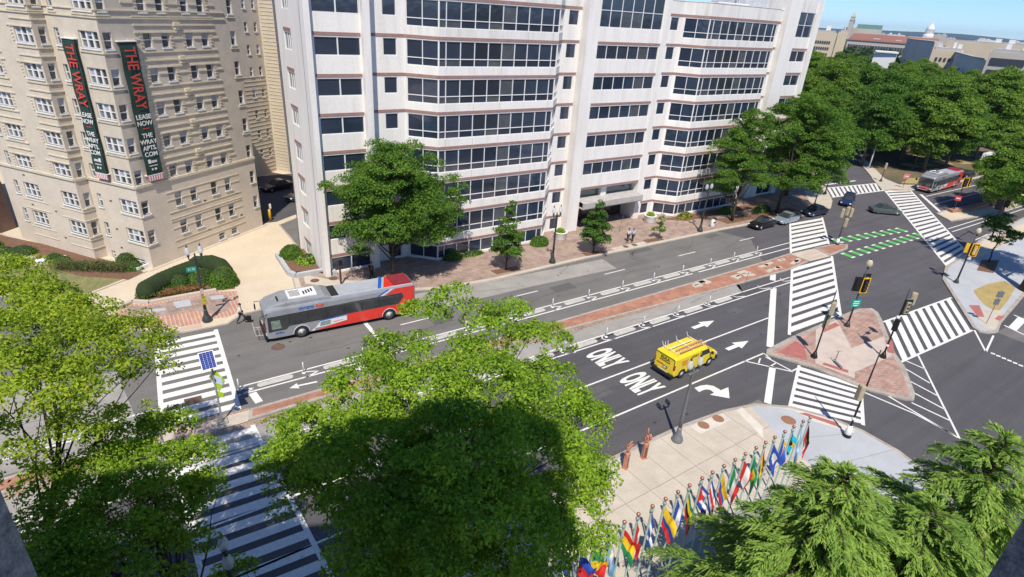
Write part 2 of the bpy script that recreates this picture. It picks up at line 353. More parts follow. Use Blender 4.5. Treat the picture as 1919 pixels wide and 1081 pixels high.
# office forecourt details
b = MB()
for x in (43.7, 53.6): b.sheet([(x - 1.5, 45.9), (x + 1.4, 45.6), (x + 1.3, 44.75), (x - 1.4, 44.95)], .142)
b.sheet([(30.2, 46.4), (33.4, 46.2), (33.3, 45.1), (30.3, 45.3)], .142); b.sheet([(60.5, 50.6), (80, 49.8), (80, 48.2), (63.5, 48.6)], .142)
b.sheet([(68, 47.4), (84, 46.2), (84, 44.6), (68, 45.2)], .142)
struct('tree_pit_mulch', b, m_mulch)
b = MB(); b.sheet([(46.5, 45.6), (51.8, 45.4), (51.8, 44.75), (46.5, 44.95)], .142)
b.sheet([(88.6, 45.0), (91, 43.6), (95, 45.6), (97.2, 47.2), (101, 50), (96, 51)], .142); b.sheet([(13.0, 53.8), (12.6, 51.6), (15.4, 49.2), (18, 47.6), (19, 49), (15, 51.4)], .142)
struct('concrete_panels', b, m_conc)
b = MB()
for x, y in ((48.6, 45.15), (50.0, 45.1)): b.lathe([(.36, .146), (.36, .15)], (x, y, 0), 16)
for x, y in ((7.6, 41.6), ): b.lathe([(.52, 0), (.50, .012)], (x, y, 0), 20)
for x, y in ((13.6, 51.9), (15.3, 51.6)): b.lathe([(.42, .146), (.42, .152)], (x, y, 0), 18)
b.sheet([(.55, 37.8), (1.6, 37.75), (1.6, 37.1), (.55, 37.15)], .016)
struct('manhole_covers', b, m_iron)
b = MB()
for x, y, r in ((29.75, 18.0, .40), (31.25, 17.95, .40), (35.6, 15.3, .5)): b.lathe([(r, .137), (r, .150)], (x, y, 0), 22)
struct('rusty_manhole_covers', b, m_rust)

# plaza surfaces
b = MB(); b.sheet([(34.6, 17.7), (33.2, 14.3), (32.6, 11.5), (33.5, 6), (34.0, 1.4), (37.0, 5.1), (38.5, 7.4), (39.05, 9.6), (39.0, 11.9), (38.3, 14.0), (36.9, 16.0)], .139)
struct('plaza_grey_border', b, m_conc_g)
b = MB(); b.sheet([(35.4, 17.3), (37.0, 15.8), (37.1, 14.3), (38.4, 12.1), (38.95, 12.3), (38.3, 14.1), (36.9, 16.1)], .144); b.sheet([(33.9, 17.9), (33.3, 15.8), (32.2, 15.0), (33.2, 17.9)], .144)
b.sheet([(28.8, 18.4), (32.0, 18.2), (32.0, 17.35), (28.8, 17.5)], .144)
struct('kerb_ramp_slabs', b, mat('concrete_light', (.66, .60, .52), .88, scale=.8, fine=.1))
b = MB(); b.sheet([(37.0, 15.4), (37.5, 15.15), (38.5, 13.3), (38.05, 13.1)], .149)
b.sheet([(70.6, 16.9), (71.6, 16.3), (68.9, 14.9), (68.3, 15.3)], .149); b.sheet([(70.7, 14.3), (71.1, 13.9), (69.3, 13.75), (69.4, 14.2)], .149)
struct('tactile_strips', b, m_tac)
b = MB()
for k in range(-12, 18):
    x = 2 * k + .1
    if x < 33: b.box(x - .018, x + .018, -12, 18.55, .134, .1365)
for y in (15.6, 12.9, 9.5, 6.0, 2.6): b.box(-30, 33.2 if y < 13 else 34, y - .02, y + .02, .134, .1372)
for (x0, y0, x1, y1) in ((33.2, 14.3, 38.4, 12.1), (32.8, 11.4, 39.1, 9.8), (33.2, 8.6, 38.6, 7.4), (34.2, 4.4, 36.6, 4.6)):
    b.tube([(x0, y0, .139), (x1, y1, .139)], .018, 4)
struct('paving_joints', b, m_joint)
b = MB()
for (x, y) in ((12.5, 49.6), ): pass
# median between the two carriageways (two pieces with a gap at the crossing)
slab('median_strip', [(4.0, 34.55), (18, 34.45), (50, 34.42), (61, 34.45), (66, 34.6), (66.2, 32.0), (61.6, 31.55), (49.6, 31.9), (28, 32.95), (12, 33.4), (3.7, 33.4)], m_brick_r, kerb=.24, mk=m_kerb)
slab('median_strip_west', [(-110, 34.7), (-1.2, 34.7), (-1.0, 33.35), (-110, 33.3)], m_brick_r, kerb=.24)
slab('median_nose', [(71.0, 34.25), (73.5, 34.05), (75.3, 33.75), (76.6, 32.9), (75.0, 32.1), (70.4, 31.75)], m_brick_r, kerb=.3)
b = MB(); b.sheet([(-1.0, 34.7), (4.0, 34.55), (3.7, 33.4), (-1.0, 33.35)], .03); b.sheet([(66.2, 34.6), (71.0, 34.25), (70.4, 31.75), (66.2, 32.0)], .03)
struct('median_crossing', b, m_conc)
b = MB(); b.sheet([(-.5, 34.5), (1.7, 34.5), (1.7, 33.5), (-.5, 33.5)], .036); b.sheet([(67.4, 33.75), (70.2, 33.6), (70.0, 33.0), (67.2, 33.1)], .036); b.sheet([(67.1, 32.8), (70.0, 32.7), (69.8, 32.2), (66.9, 32.35)], .036)
struct('tactile_median', b, m_tac_p)
b = MB(); b.sheet([(-.9, 34.95), (4.0, 34.8), (4.0, 34.58), (-.9, 34.73)], .008); b.sheet([(-110, 33.28), (3.6, 33.34), (12, 33.36), (28, 32.9), (44, 32.2), (44, 31.95), (28, 32.6), (12, 32.98), (3.6, 32.9), (-110, 32.9)], .008)
struct('brick_gutter', b, m_gutter)
b = MB()
random.seed(3)
for x0, x1, y0, y1 in ((52, 57, 32.6, 33.7), (57, 61.5, 32.3, 33.8), (45, 50, 33.2, 33.9), (62, 66, 32.4, 34)):
    for k in range(5):
        x = random.uniform(x0, x1 - 1); y = random.uniform(y0, y1); a = random.uniform(-.3, .3); l = random.uniform(.6, 1.7)
        b.box(-l / 2, l / 2, -.22, .22, .1, .22, 0, Matrix.Translation((x + l / 2, y, 0)) @ Matrix.Rotation(a, 4, 'Z'))
tag(b.build('broken_kerb_rubble', m_conc), 'pale broken kerb pieces lying on the red brick median', 'rubble')
# traffic island
isl = [(42.2, 21.6), (42.9, 22.0), (47.1, 22.25), (55.8, 22.3), (58.6, 22.25), (60.0, 21.6), (59.6, 20.8), (58.3, 19.8), (55.5, 17.9), (52.6, 15.9), (51.2, 14.5), (47.7, 12.2), (46.6, 11.8), (46.1, 12.2), (44.8, 14.3), (43.9, 18.4)]
slab('traffic_island', isl, m_paver2, z=.14, kerb=.42)
b = MB(); b.sheet([(50.3, 21.9), (54.0, 21.95), (50.0, 18.4), (54.9, 18.0), (51.9, 15.9), (46.3, 16.2), (45.4, 15.7), (44.6, 18.6)], .150)
struct('island_path', b, mat('island_concrete', (.56, .47, .40), .88, scale=.8, fine=.1))
b = MB(); b.sheet([(50.9, 21.7), (53.4, 21.75), (53.2, 21.2), (50.5, 21.2)], .156); b.sheet([(54.3, 17.6), (54.8, 17.2), (52.6, 16.0), (52.2, 16.4)], .156); b.sheet([(44.95, 18.2), (45.4, 18.3), (46.1, 16.6), (45.65, 16.4)], .156)
b.sheet([(43.3, 21.2), (46.6, 21.6), (46.3, 20.6), (44.4, 19.2)], .150)
struct('island_tactile', b, m_tac)
# far eastern blocks
slab('corner_pavement', [(80.7, 23.1), (75.9, 21.5), (70, 17.7), (65.2, 14.6), (64.8, 13.9), (65.2, 13.3), (66.4, 12.9), (69.0, 13.5), (80.4, 14.9), (110, 17.5), (420, 24), (420, 28), (130, 27), (101.7, 25.7), (96.6, 25.2), (89.5, 24.0)], m_conc_g, kerb=.35)
struct('dry_grass_bed', MB().sheet([(75.6, 18.3), (79.5, 18.2), (82.5, 17.6), (81.5, 16.2), (76, 15.2), (71.5, 14.6), (72.2, 16.0), (74.0, 17.4)], .139), m_straw)
struct('tree_pit_bed', MB().sheet([(83, 20.6), (88, 21.8), (90, 20.6), (84, 19.2)], .139), m_mulch)
struct('light_footway', MB().sheet([(86, 23.4), (101, 25.1), (420, 27.5), (420, 25.2), (101, 22.8), (88, 22.2)], .141), m_conc_w)
b = MB(); b.sheet([(66.0, 14.0), (69.6, 16.3), (72.6, 14.6), (69.0, 13.7), (66.6, 13.2)], .141)
struct('corner_ramp', b, m_conc)
slab('park_pavement', [(111.7, 45.5), (113.5, 43.6), (116.0, 42.9), (131, 41.7), (420, 41.5), (420, 520), (250, 520), (250, 130), (140, 64), (117.6, 50.0)], m_park, kerb=.5, mk=m_conc)
b = MB(); b.sheet([(117.6, 49.8), (112.2, 45.4), (116.0, 43.4), (124, 43.2), (119, 46), (121, 49.5), (135, 60), (133, 61)], .142)
struct('park_corner_concrete', b, m_conc)
b = MB(); b.sheet([(120.5, 46.3), (124, 44.4), (133, 43.5), (137, 45), (127, 47.5)], .142)
for x, y in ((138, 52), (143, 51), (149, 50.5), (155, 49), (162, 48), (152, 56)): b.sheet([(x, y), (x + 3.5, y - 1), (x + 4.4, y + 2.2), (x + .6, y + 3)], .144)
struct('park_dry_grass', b, m_straw)
slab('east_median', [(102.8, 31.0), (105.1, 34.0), (108, 34.3), (115.3, 33.3), (420, 35), (420, 32), (123, 29.5), (110, 30.0)], m_conc_w, kerb=.3)
b = MB(); b.prism([(108.5, 33.8), (114.5, 33.0), (124, 32.7), (124, 31.9), (114, 32.0), (108.0, 32.9)], .1, .55)
tag(b.build('brick_planter', m_brick_r), 'long low red brick planter wall on the far median', 'planter')

# ---- painted markings
def seg(b, x0, y0, x1, y1, wd=.14, z=.010):
    d = Vector((x1 - x0, y1 - y0)).normalized(); n = Vector((-d.y, d.x)) * wd / 2
    b.sheet([(x0 - n.x, y0 - n.y), (x1 - n.x, y1 - n.y), (x1 + n.x, y1 + n.y), (x0 + n.x, y0 + n.y)], z)
def lerp(a, c, t): return (a[0] + (c[0] - a[0]) * t, a[1] + (c[1] - a[1]) * t)
def crosswalk(name, a0, a1, c0, c1, n, wd, m=m_paint, edge=.2, first=.5):
    """bars from edge a (a0..a1) to edge c (c0..c1), plus a line along each edge"""
    b = MB(); per = 1.0 / n
    for i in range(n):
        t0 = (i + first - wd / 2) * per; t1 = (i + first + wd / 2) * per
        if t0 < 0 or t1 > 1: continue
        b.sheet([lerp(a0, a1, t0), lerp(a0, a1, t1), lerp(c0, c1, t1), lerp(c0, c1, t0)], .010)
    if edge:
        seg(b, *a0, *a1, edge, .0125); seg(b, *c0, *c1, edge, .0125)
    return struct(name, b, m)
crosswalk('crosswalk', (-.25, 46.7), (-.95, 35.1), (3.95, 46.6), (3.45, 34.95), 11, .58, edge=.3)
crosswalk('crosswalk_south', (-.7, 33.2), (-.5, 19.2), (3.85, 32.9), (4.6, 18.95), 13, .56, edge=.26)
crosswalk('crosswalk_east', (62.6, 32.0), (47.3, 22.65), (70.6, 31.7), (55.5, 22.35), 9, .60, edge=.26)
crosswalk('crosswalk_north', (66.6, 34.7), (77.6, 41.8), (74.5, 34.3), (84.9, 41.2), 7, .62, edge=.24)
crosswalk('crosswalk_slip', (43.3, 19.2), (37.1, 16.15), (45.2, 15.1), (40.1, 12.3), 7, .6, edge=.24)
crosswalk('crosswalk_side', (58.2, 19.6), (71.3, 18.75), (51.9, 15.1), (64.7, 14.4), 9, .60, edge=.2)
crosswalk('crosswalk_far', (111.9, 45.1), (81.0, 22.9), (117.6, 43.4), (89.2, 23.7), 21, .60, edge=.24)
crosswalk('crosswalk_park', (97.4, 46.7), (112.0, 45.1), (102.4, 50.5), (117.0, 48.2), 13, .60, edge=.3)
crosswalk('crosswalk_southeast', (69.0, 13.2), (66.4, 4.5), (72.8, 13.6), (71.2, 4.5), 6, .5, edge=.2)
b = MB()
seg(b, -60, 22.0, 42.3, 21.85); seg(b, -60, 25.7, 48.5, 25.6); seg(b, 28, 30.75, 59.5, 30.35, .14); seg(b, 25.5, 29.85, 58.5, 29.5, .14)
seg(b, -60, 31.05, 28, 30.8); seg(b, -60, 30.15, 25.6, 29.88)
seg(b, 3.9, 37.55, 70.0, 37.0, .15); seg(b, 3.9, 36.6, 50, 36.1, .15); seg(b, 51, 36.08, 68.6, 35.85, .15)
seg(b, -60, 37.4, -1.1, 37.5, .15); seg(b, -60, 36.5, -1.1, 36.6, .15)
for x in (17.4, 29.0, 40.9, 52.6, 64.2): seg(b, x, 40.4, x + 3.0, 40.38, .13)
seg(b, 14.9, 42.3, 14.9, 37.6, .35); seg(b, 4.6, 36.4, 4.75, 35.1, .5)
seg(b, 55.2, 29.5, 43.7, 22.2, .58); seg(b, 58.6, 31.85, 56.9, 30.75, .58); seg(b, 41.1, 20.2, 36.2, 17.35, .5)
# island approach lines
seg(b, 42.3, 21.85, 42.0, 21.0, .12); seg(b, 39.7, 21.9, 41.9, 18.9, .14); seg(b, 41.9, 21.4, 41.95, 19.0, .14); seg(b, 41.9, 19.0, 43.0, 19.0, .14); seg(b, 41.3, 21.5, 40.5, 21.1, .12); seg(b, 41.9, 20.4, 40.8, 20.3, .12)
for p in [(54.7, 15.0, 44.8, 8.0), (45.6, 13.5, 44.8, 8.1), (44.3, 14.6, 45.0, 11.0), (45.0, 11.0, 44.9, 8.4),
          (52.5, 15.1, 52.6, 13.5), (51.1, 14.4, 50.6, 12.3), (49.4, 13.3, 49.2, 11.2), (47.9, 12.4, 47.7, 10.1), (46.3, 11.8, 46.5, 9.3)]: seg(b, *p, .15)
seg(b, 64.9, 14.3, 61.0, 12.0, .16); seg(b, 61.0, 12.0, 65.4, 12.9, .16)
for i in range(7): seg(b, 61.2 - .02 * i, 11.7 - .42 * i, 61.3 - .02 * i, 11.4 - .42 * i, .3)
# far side
seg(b, 116.0, 40.9, 107.2, 34.2, .5); seg(b, 115.4, 39.8, 170, 38.6, .16); seg(b, 111.4, 36.8, 160, 36.2, .16)
seg(b, 98.5, 29.7, 170, 28.7, .16); seg(b, 97.5, 28.8, 170, 27.8, .16); seg(b, 96.6, 25.6, 101.7, 25.8, .16)
seg(b, 103, 52.0, 113.6, 51.2, .45)
for x in (104, 108.5): seg(b, x + 14, 60 - .0, x + 22, 66, .14)
# chevrons at the flexible posts
for x in (3.9, 8.4, 12.9, 17.4, 21.8, 26.3, 31.2, 35.6, 40.1, 44.6, 49.0, 53.6, 57.9, 62.3): seg(b, x - .1, 37.35 - x * .008, x + .9, 36.95 - x * .008, .12); seg(b, x + .9, 36.95 - x * .008, x - .2, 36.55 - x * .008, .12)
for x in (27.5, 32.0, 36.5, 41.0, 45.5, 49.9, 54.2, 58.3): seg(b, x - .5, 30.35, x - .35, 29.95, .12); seg(b, x - .35, 29.95, x + .6, 29.7, .12); seg(b, x - .5, 30.35, x - .1, 30.65, .12)
struct('lane_markings', b, m_paint)
b = MB()
def arrow(x, y, s=1, z=.0115):
    b.sheet([(x, y - .20), (x, y + .20), (x + s * 1.7, y + .20), (x + s * 1.7, y - .20)], z)
    b.sheet([(x + s * 1.35, y - .52), (x + s * 1.35, y + .52), (x + s * 3.0, y)], z + .0015)
arrow(40.2, 27.75); arrow(39.9, 23.8)
ar = lambda q, z: b.sheet([tuple(at(980 + x / 2.645, 500 + y / 2.645)[:2]) for x, y in q], z)
up_ = [(850, 600), (880, 589), (912, 585), (945, 591), (972, 606), (990, 622)]; lo_ = [(873, 621), (893, 611), (912, 607), (930, 611), (944, 622), (955, 637)]
for i in range(5): ar([up_[i], up_[i + 1], lo_[i + 1], lo_[i]], .0115 + .0003 * i)
ar([(1018, 597), (1024, 652), (926, 634)], .0135)
b.sheet([(7.5, 35.4), (7.5, 36.1), (6.9, 35.75)], .0115); seg(b, 7.5, 35.75, 8.8, 35.6, .18, .013)
b.sheet([(11.0, 35.75), (12.4, 36.05), (13.0, 35.7), (12.4, 35.45)], .0115)
struct('lane_arrows', b, m_paint)
for x, y in ((28.4, 27.8), (28.35, 23.85)):
    t = text('ONLY', 'lane_wording', m_paint, None, frame((x + 1.2, y, .012), (0, -1, 0), (1, 0, 0)), size=3.45, sx=.262, ext=.001, bold=.16)
    tag(t, kind='structure')
tag(text('BUS', 'lane_wording_bus', m_paint_o, None, frame((8.0, 32.0, .012), (0, -1, 0), (1, 0, 0)), size=2.3, sx=.36, ext=.001, bold=.03), kind='structure')
b = MB(); g2 = MB()
for n_, (p, q) in ((9, ((76.9, 34.5), (90.8, 32.7))), (11, ((72.9, 30.9), (90.9, 30.4)))):
    for i in range(n_):
        x, y = lerp(p, q, i / (n_ - 1)); b.box(x - .40, x + .40, y - .55, y + .55, .008, .010); 
        g2.box(x - .40, x + .40, y - .78, y - .55, .008, .0105); g2.box(x - .40, x + .40, y + .55, y + .78, .008, .0105)
struct('green_bike_crossing', b, m_green); struct('bike_crossing_ends', g2, m_paint)
# dark tyre sweep marks and repairs
b = MB()
for (x, y, r, a0, a1) in ((49.5, 42.2, 2.6, 100, 230), (50.5, 42.4, 3.0, 110, 220), (52, 43.5, 4.2, 120, 200)):
    pr = None
    for k in range(12):
        a = R_(a0 + (a1 - a0) * k / 11); p = (x + r * math.cos(a), y + r * .6 * math.sin(a))
        if pr: seg(b, *pr, *p, .12, .0065)
        pr = p
struct('tyre_marks', b, mat('tyre_mark', (.10, .097, .093), .9, fine=.2))

# sealed cracks, utility cuts and oil drips
random.seed(21)
b = MB()
def crack(x, y, a, n, st=.7, wd=.035):
    pr = (x, y)
    for k in range(n):
        a += random.uniform(-.35, .35); q = (pr[0] + st * math.cos(a), pr[1] + st * math.sin(a)); seg(b, *pr, *q, wd, .0068); pr = q
for x, y, a, n in ((6, 32.3, 0, 12), (14, 31.8, .1, 14), (26, 31.6, 0, 10), (36, 31.5, .2, 9), (44, 31.3, -.1, 9), (9, 39.5, .1, 16), (24, 43.2, 0, 12), (36, 42.6, .2, 10), (30, 38.7, 0, 9), (42, 38.9, .3, 8), (54, 41.5, -.1, 14), (58, 39, .1, 9), (0, 44, 1.2, 6), (8, 45.5, -.4, 8), (70, 38.5, .4, 14), (80, 33, -.6, 12), (86, 37, .9, 10), (58, 26, .2, 12), (20, 23.8, .05, 14), (36, 24.6, 0, 10), (-12, 40, .1, 12), (-8, 36.0, 0, 10), (62, 24.5, .5, 12), (54, 8, 1.2, 12)): crack(x, y, a, n)
struct('sealed_cracks', b, mat('crack_sealant', (.045, .045, .047), .7))
b = MB()
for x, y, w_, d_ in ((33.5, 39.3, 2.6, 1.2), (48, 43.2, 3.4, .9), (20, 39.0, 1.8, 1.3), (61, 42.8, 2.4, .8), (24, 24.0, 3.0, 1.2), (46, 27.6, 1.6, 1.0), (83, 30, 3, 1.4)): b.box(x, x + w_, y, y + d_, .004, .0062)
struct('utility_cuts', b, mat('asphalt_patch', (.115, .112, .11), .9, scale=2, fine=.2, fscale=14))
b = MB()
for k in range(150):
    x = random.uniform(-5, 110); y = random.choice((20.2, 23.8, 27.7, 38.8, 42.3)) + random.gauss(0, .35); r = random.uniform(.04, .17)
    b.sheet([(x + r * random.uniform(.7, 1.3) * math.cos(a), y + r * random.uniform(.6, 1.1) * math.sin(a)) for a in [k_ * .785 for k_ in range(8)]], .0072)
struct('oil_drips', b, mat('oil_spots', (.05, .048, .047), .6))

rng0 = np.random.default_rng(4); b = MB()
def litter(x0, x1, yf, n, sp):
    for k in range(n):
        x = random.uniform(x0, x1); y = yf(x) + random.gauss(0, sp); r = random.uniform(.03, .09); a0 = random.uniform(0, 6)
        b.sheet([(x + r * math.cos(a0 + j * 2.1), y + r * .7 * math.sin(a0 + j * 2.1)) for j in range(3)], .012 + random.uniform(0, .01))
litter(4, 52, lambda x: 32.95 - (x - 4) * .012, 1500, .16); litter(12, 70, lambda x: 44.15, 500, .2); litter(-20, 28, lambda x: 19.1, 400, .2); litter(-20, 0, lambda x: 33.1, 300, .15)
o = b.build('leaf_litter', mat('dry_leaves', (.22, .12, .05), .95, fine=.4, fscale=30)); tag(o, 'brown dry leaf litter along the kerbs', 'leaf litter', kind='stuff')
# ================================================================ buildings
class Face:
    """a vertical wall plane: s runs along it, z up, o is the distance out of it"""
    def __init__(f, x, y, ang, sgn=1):
        f.o = Vector((x, y)); f.u = Vector((math.cos(R_(ang)), math.sin(R_(ang)))); f.n = Vector((f.u.y, -f.u.x)) * sgn; f.sgn = sgn
    def P(f, s, z, o=0): p = f.o + f.u * s + f.n * o; return (p.x, p.y, z)
    def box(f, b, s0, s1, z0, z1, o0, o1, mi=0):
        vs = [f.P(s, z, o) for z in (z0, z1) for o in (o0, o1) for s in (s0, s1)]
        # order so that faces look outwards
        fs = [(0, 2, 3, 1), (4, 5, 7, 6), (0, 1, 5, 4), (2, 6, 7, 3), (0, 4, 6, 2), (1, 3, 7, 5)]
        if f.sgn > 0: fs = [q[::-1] for q in fs]
        b.add(vs, fs, mi)
    def quad(f, b, s0, s1, z0, z1, o=0, mi=0):
        q = [f.P(s0, z0, o), f.P(s1, z0, o), f.P(s1, z1, o), f.P(s0, z1, o)]
        b.add(q if f.sgn > 0 else q[::-1], [(0, 1, 2, 3)], mi)
    def wall(f, b, s0, s1, z0, z1, ops=(), dep=.2, mi=0, mi_r=None):
        ops = [o for o in ops if o[1] > s0 and o[0] < s1 and o[3] > z0 and o[2] < z1]
        S = sorted({s0, s1, *[min(max(v, s0), s1) for o in ops for v in o[:2]]}); Zs = sorted({z0, z1, *[min(max(v, z0), z1) for o in ops for v in o[2:]]})
        for i in range(len(S) - 1):
            for j in range(len(Zs) - 1):
                cs, cz = (S[i] + S[i + 1]) / 2, (Zs[j] + Zs[j + 1]) / 2
                if any(o[0] < cs < o[1] and o[2] < cz < o[3] for o in ops): continue
                f.quad(b, S[i], S[i + 1], Zs[j], Zs[j + 1], 0, mi)
        r = mi if mi_r is None else mi_r
        for o in ops:
            a, c, d, e = o
            for q in ([f.P(a, d, 0), f.P(a, e, 0), f.P(a, e, -dep), f.P(a, d, -dep)], [f.P(c, d, -dep), f.P(c, e, -dep), f.P(c, e, 0), f.P(c, d, 0)],
                      [f.P(a, d, -dep), f.P(c, d, -dep), f.P(c, d, 0), f.P(a, d, 0)], [f.P(a, e, 0), f.P(c, e, 0), f.P(c, e, -dep), f.P(a, e, -dep)]):
                b.add(q if f.sgn > 0 else q[::-1], [(0, 1, 2, 3)], r)

m_white = mat('white_precast', (.83, .80, .755), .8, scale=1.3, stretch=(1, 1, .10), col2=(.68, .645, .60), fine=.05, fscale=6, blotch=.63)
m_white_d = mat('white_precast_weathered', (.76, .74, .70), .85, scale=1.1, stretch=(1, 1, .12), col2=(.46, .44, .40), fine=.06, blotch=.66)
m_band = mat('brown_band', (.35, .215, .185), .85, scale=2, fine=.15, fscale=8)
m_frame = mat('window_frame_white', (.78, .78, .78), .5, var=.03)
m_glass = mat_glass('dark_glass', (.022, .034, .060), pblind=.15, blind=(.10, .105, .105))
m_glass_g = mat_glass('grey_glass', (.10, .13, .13), pblind=.2, blind=(.16, .19, .18))
m_glass_t = mat('brown_glass', (.05, .035, .025), .15, spec=.6)
m_roof = mat('gravel_roof', (.38, .36, .33), .95, scale=.6, fine=.2)
office = thing('office_building', 'long white office block with dark ribbon windows and brown bands', 'building', (0, 0, 0))
LV = [2.15, 5.53, 8.93, 12.27, 15.62, 18.93, 22.28, 25.62]
wb = MB(); bb = MB()
def strip(fc, s0, s1, Z, n=None, cuts=None, low=1.85, top=.38, trans=None, glass=None, o=-.14, nm='window', ft=.075):
    """one strip window: frame mesh with its panes as a sub-part"""
    z1, z0 = Z - top, Z - low
    cuts = cuts or [s0 + (s1 - s0) * k / n for k in range(n + 1)]
    fb = MB(); pb = MB()
    for k, c in enumerate(cuts):
        h = ft / 2; a = max(s0, c - h) if k else s0; e = min(s1, c + h) if k < len(cuts) - 1 else s1
        if k == 0: e = s0 + ft * .8
        if k == len(cuts) - 1: a = s1 - ft * .8
        fc.box(fb, a, e, z0 + .05, z1 - .05, o, o + .10)
    fc.box(fb, s0, s1, z0, z0 + .05, o, o + .11); fc.box(fb, s0, s1, z1 - .05, z1, o, o + .11)
    if trans: fc.box(fb, s0 + .05, s1 - .05, z0 + trans - .035, z0 + trans + .035, o + .002, o + .096)
    for k in range(len(cuts) - 1):
        a, e = cuts[k] + .03, cuts[k + 1] - .03
        if trans: fc.quad(pb, a, e, z0 + .04, z0 + trans - .02, o + .03); fc.quad(pb, a, e, z0 + trans + .02, z1 - .04, o + .03)
        else: fc.quad(pb, a, e, z0 + .04, z1 - .04, o + .03)
    return fb, pb
def put(fbs, pbs, nm, parent, gl=None):
    F_ = MB(); P_ = MB()
    for x in fbs: F_.add(x.v, x.f)
    for x in pbs: P_.add(x.v, x.f)
    wo_ = F_.build(nm, m_frame, parent); P_.build('pane', gl or m_glass, wo_); LASTW.append(wo_); return wo_
def band(fc, s0, s1, Z, par=None):
    b_ = MB(); fc.box(b_, s0, s1, Z - .27, Z, -.02, .035); b_.build('brown_band', m_band, par or LASTW[-1] if LASTW else office)
LASTW = []
def office_face(fc, L, wins, zt, zb=0, dark=False, k0=0):
    ops = []
    for (a, e, z0, z1) in wins: ops.append((a, e, z0, z1))
    fc.wall(wb, 0, L, zb, min(zt, 25.62), ops, .25, 0); 
    if zt > 25.62: fc.wall(wb, 0, L, 25.62, zt, ops, .25, 1)
# side face (towards the driveway)
fs_ = Face(14.8, 61.0, -90); W = []
for Z in LV:
    W.append((2.25, 4.45, Z - 1.85, Z - .38)); fb, pb = strip(fs_, 2.25, 4.45, Z, cuts=[2.25, 3.15, 3.8, 4.45]); put([fb], [pb], 'window', office, m_glass_g); band(fs_, 2.2, 4.5, Z)
office_face(fs_, 7.7, W, 29)
# piers
for x0, x1, yb in ((14.8, 15.3, 52.7), (19.75, 20.4, 53.6), (45.0, 46.7, 53.4), (56.95, 57.9, 53.3), (81.4, 84.2, 52.5)):
    yf = {14.8: 52.2, 19.75: 52.15, 45.0: 52.2, 56.95: 52.45, 81.4: 52.3}[x0]
    wb.box(x0, x1, yf, yf + (3.5 if x0 > 15 else 1.2), 0, 28.7, 0)
wb.box(88.4, 89.6, 52.3, 56, 0, 28.75, 0)
# left pier bay
fA = Face(15.3, 52.75, 0); W = []
for k, Z in enumerate(LV):
    lo, tp, tr = (1.85, .38, None) if k < 7 else (1.85, -1.3, 1.6)
    W.append((.3, 4.4, Z - lo, Z - tp)); fb, pb = strip(fA, .3, 4.4, Z, 2, low=lo, top=tp, trans=tr, ft=.11); put([fb], [pb], 'window', office)
    if k < 7: band(fA, .25, 4.4, Z)
office_face(fA, 4.45, W, 29)
# recessed single windows beside the two bays
def small(fc, L, a, e):
    W = []
    for Z in LV:
        W.append((a, e, Z - 1.85, Z - .38)); fb, pb = strip(fc, a, e, Z, 1); put([fb], [pb], 'window', office); band(fc, 0, L, Z)
    office_face(fc, L, W, 27.05)
small(Face(20.4, 53.6, 0), 3.7, 1.7, 3.04); small(Face(42.6, 53.4, 0), 2.4, .65, 2.02)
small(Face(57.9, 53.3, 0), 3.2, 1.15, 2.6); small(Face(79.4, 53.2, 0), 2.0, .35, 1.6)
def bay(c0, p0, p1, c1, nf, nar):
    segs = []
    for (a, e) in ((c0, p0), (p0, p1), (p1, c1)):
        d = Vector(e) - Vector(a); segs.append((Face(a[0], a[1], math.degrees(math.atan2(d.y, d.x))), d.length))
    for k, Z in enumerate(LV):
        low = 2.6 if k else 1.8; tr = .68 if k else None; fbs = []; pbs = []
        for i, (fc, L) in enumerate(segs):
            if i == 1:
                st = (L - 2 * nar) / nf; cuts = [.04, nar] + [nar + st * q for q in range(1, nf + 1)] + [L - .04]; a, e = .04, L - .04
            else:
                a, e = (.28, L - .05) if i == 0 else (.05, L - .28); cuts = [a, (a + e) / 2, e]
            fb, pb = strip(fc, a, e, Z, cuts=cuts, low=low, trans=tr); fbs.append(fb); pbs.append(pb)
        put(fbs, pbs, 'ribbon_window', office)
        for fc, L in segs: band(fc, 0, L, Z)
    for i, (fc, L) in enumerate(segs):
        a, e = ((.28, L - .05), (.04, L - .04), (.05, L - .28))[i]
        W = [(a, e, Z - (2.6 if k else 1.8), Z - .38) for k, Z in enumerate(LV)]
        fc.wall(wb, 0, L, 0, 22.3, W, .25, 0); fc.wall(wb, 0, L, 22.3, 27.05, W, .25, 1)
bay((24.1, 53.6), (26.5, 51.15), (40.35, 51.15), (42.6, 53.4), 8, .78)
bay((61.1, 53.3), (63.3, 50.85), (77.2, 50.85), (79.4, 53.2), 8, .78)
# centre bay over the entrance
fC = Face(46.7, 52.55, 0); W = []
for k, Z in enumerate(LV):
    if k < 2: continue
    lo, tp, tr = (1.85, .38, None) if k < 7 else (1.87, -2.6, 1.7)
    W.append((.12, 10.13, Z - lo, Z - tp)); fb, pb = strip(fC, .12, 10.13, Z, 6, low=lo, top=tp, trans=tr); put([fb], [pb], 'window', office)
    if k < 7: band(fC, 0, 10.25, Z)
band(fC, 0, 10.25, 5.53)
fC.wall(wb, 0, 10.25, 5.2, 29.0, W, .25, 0)
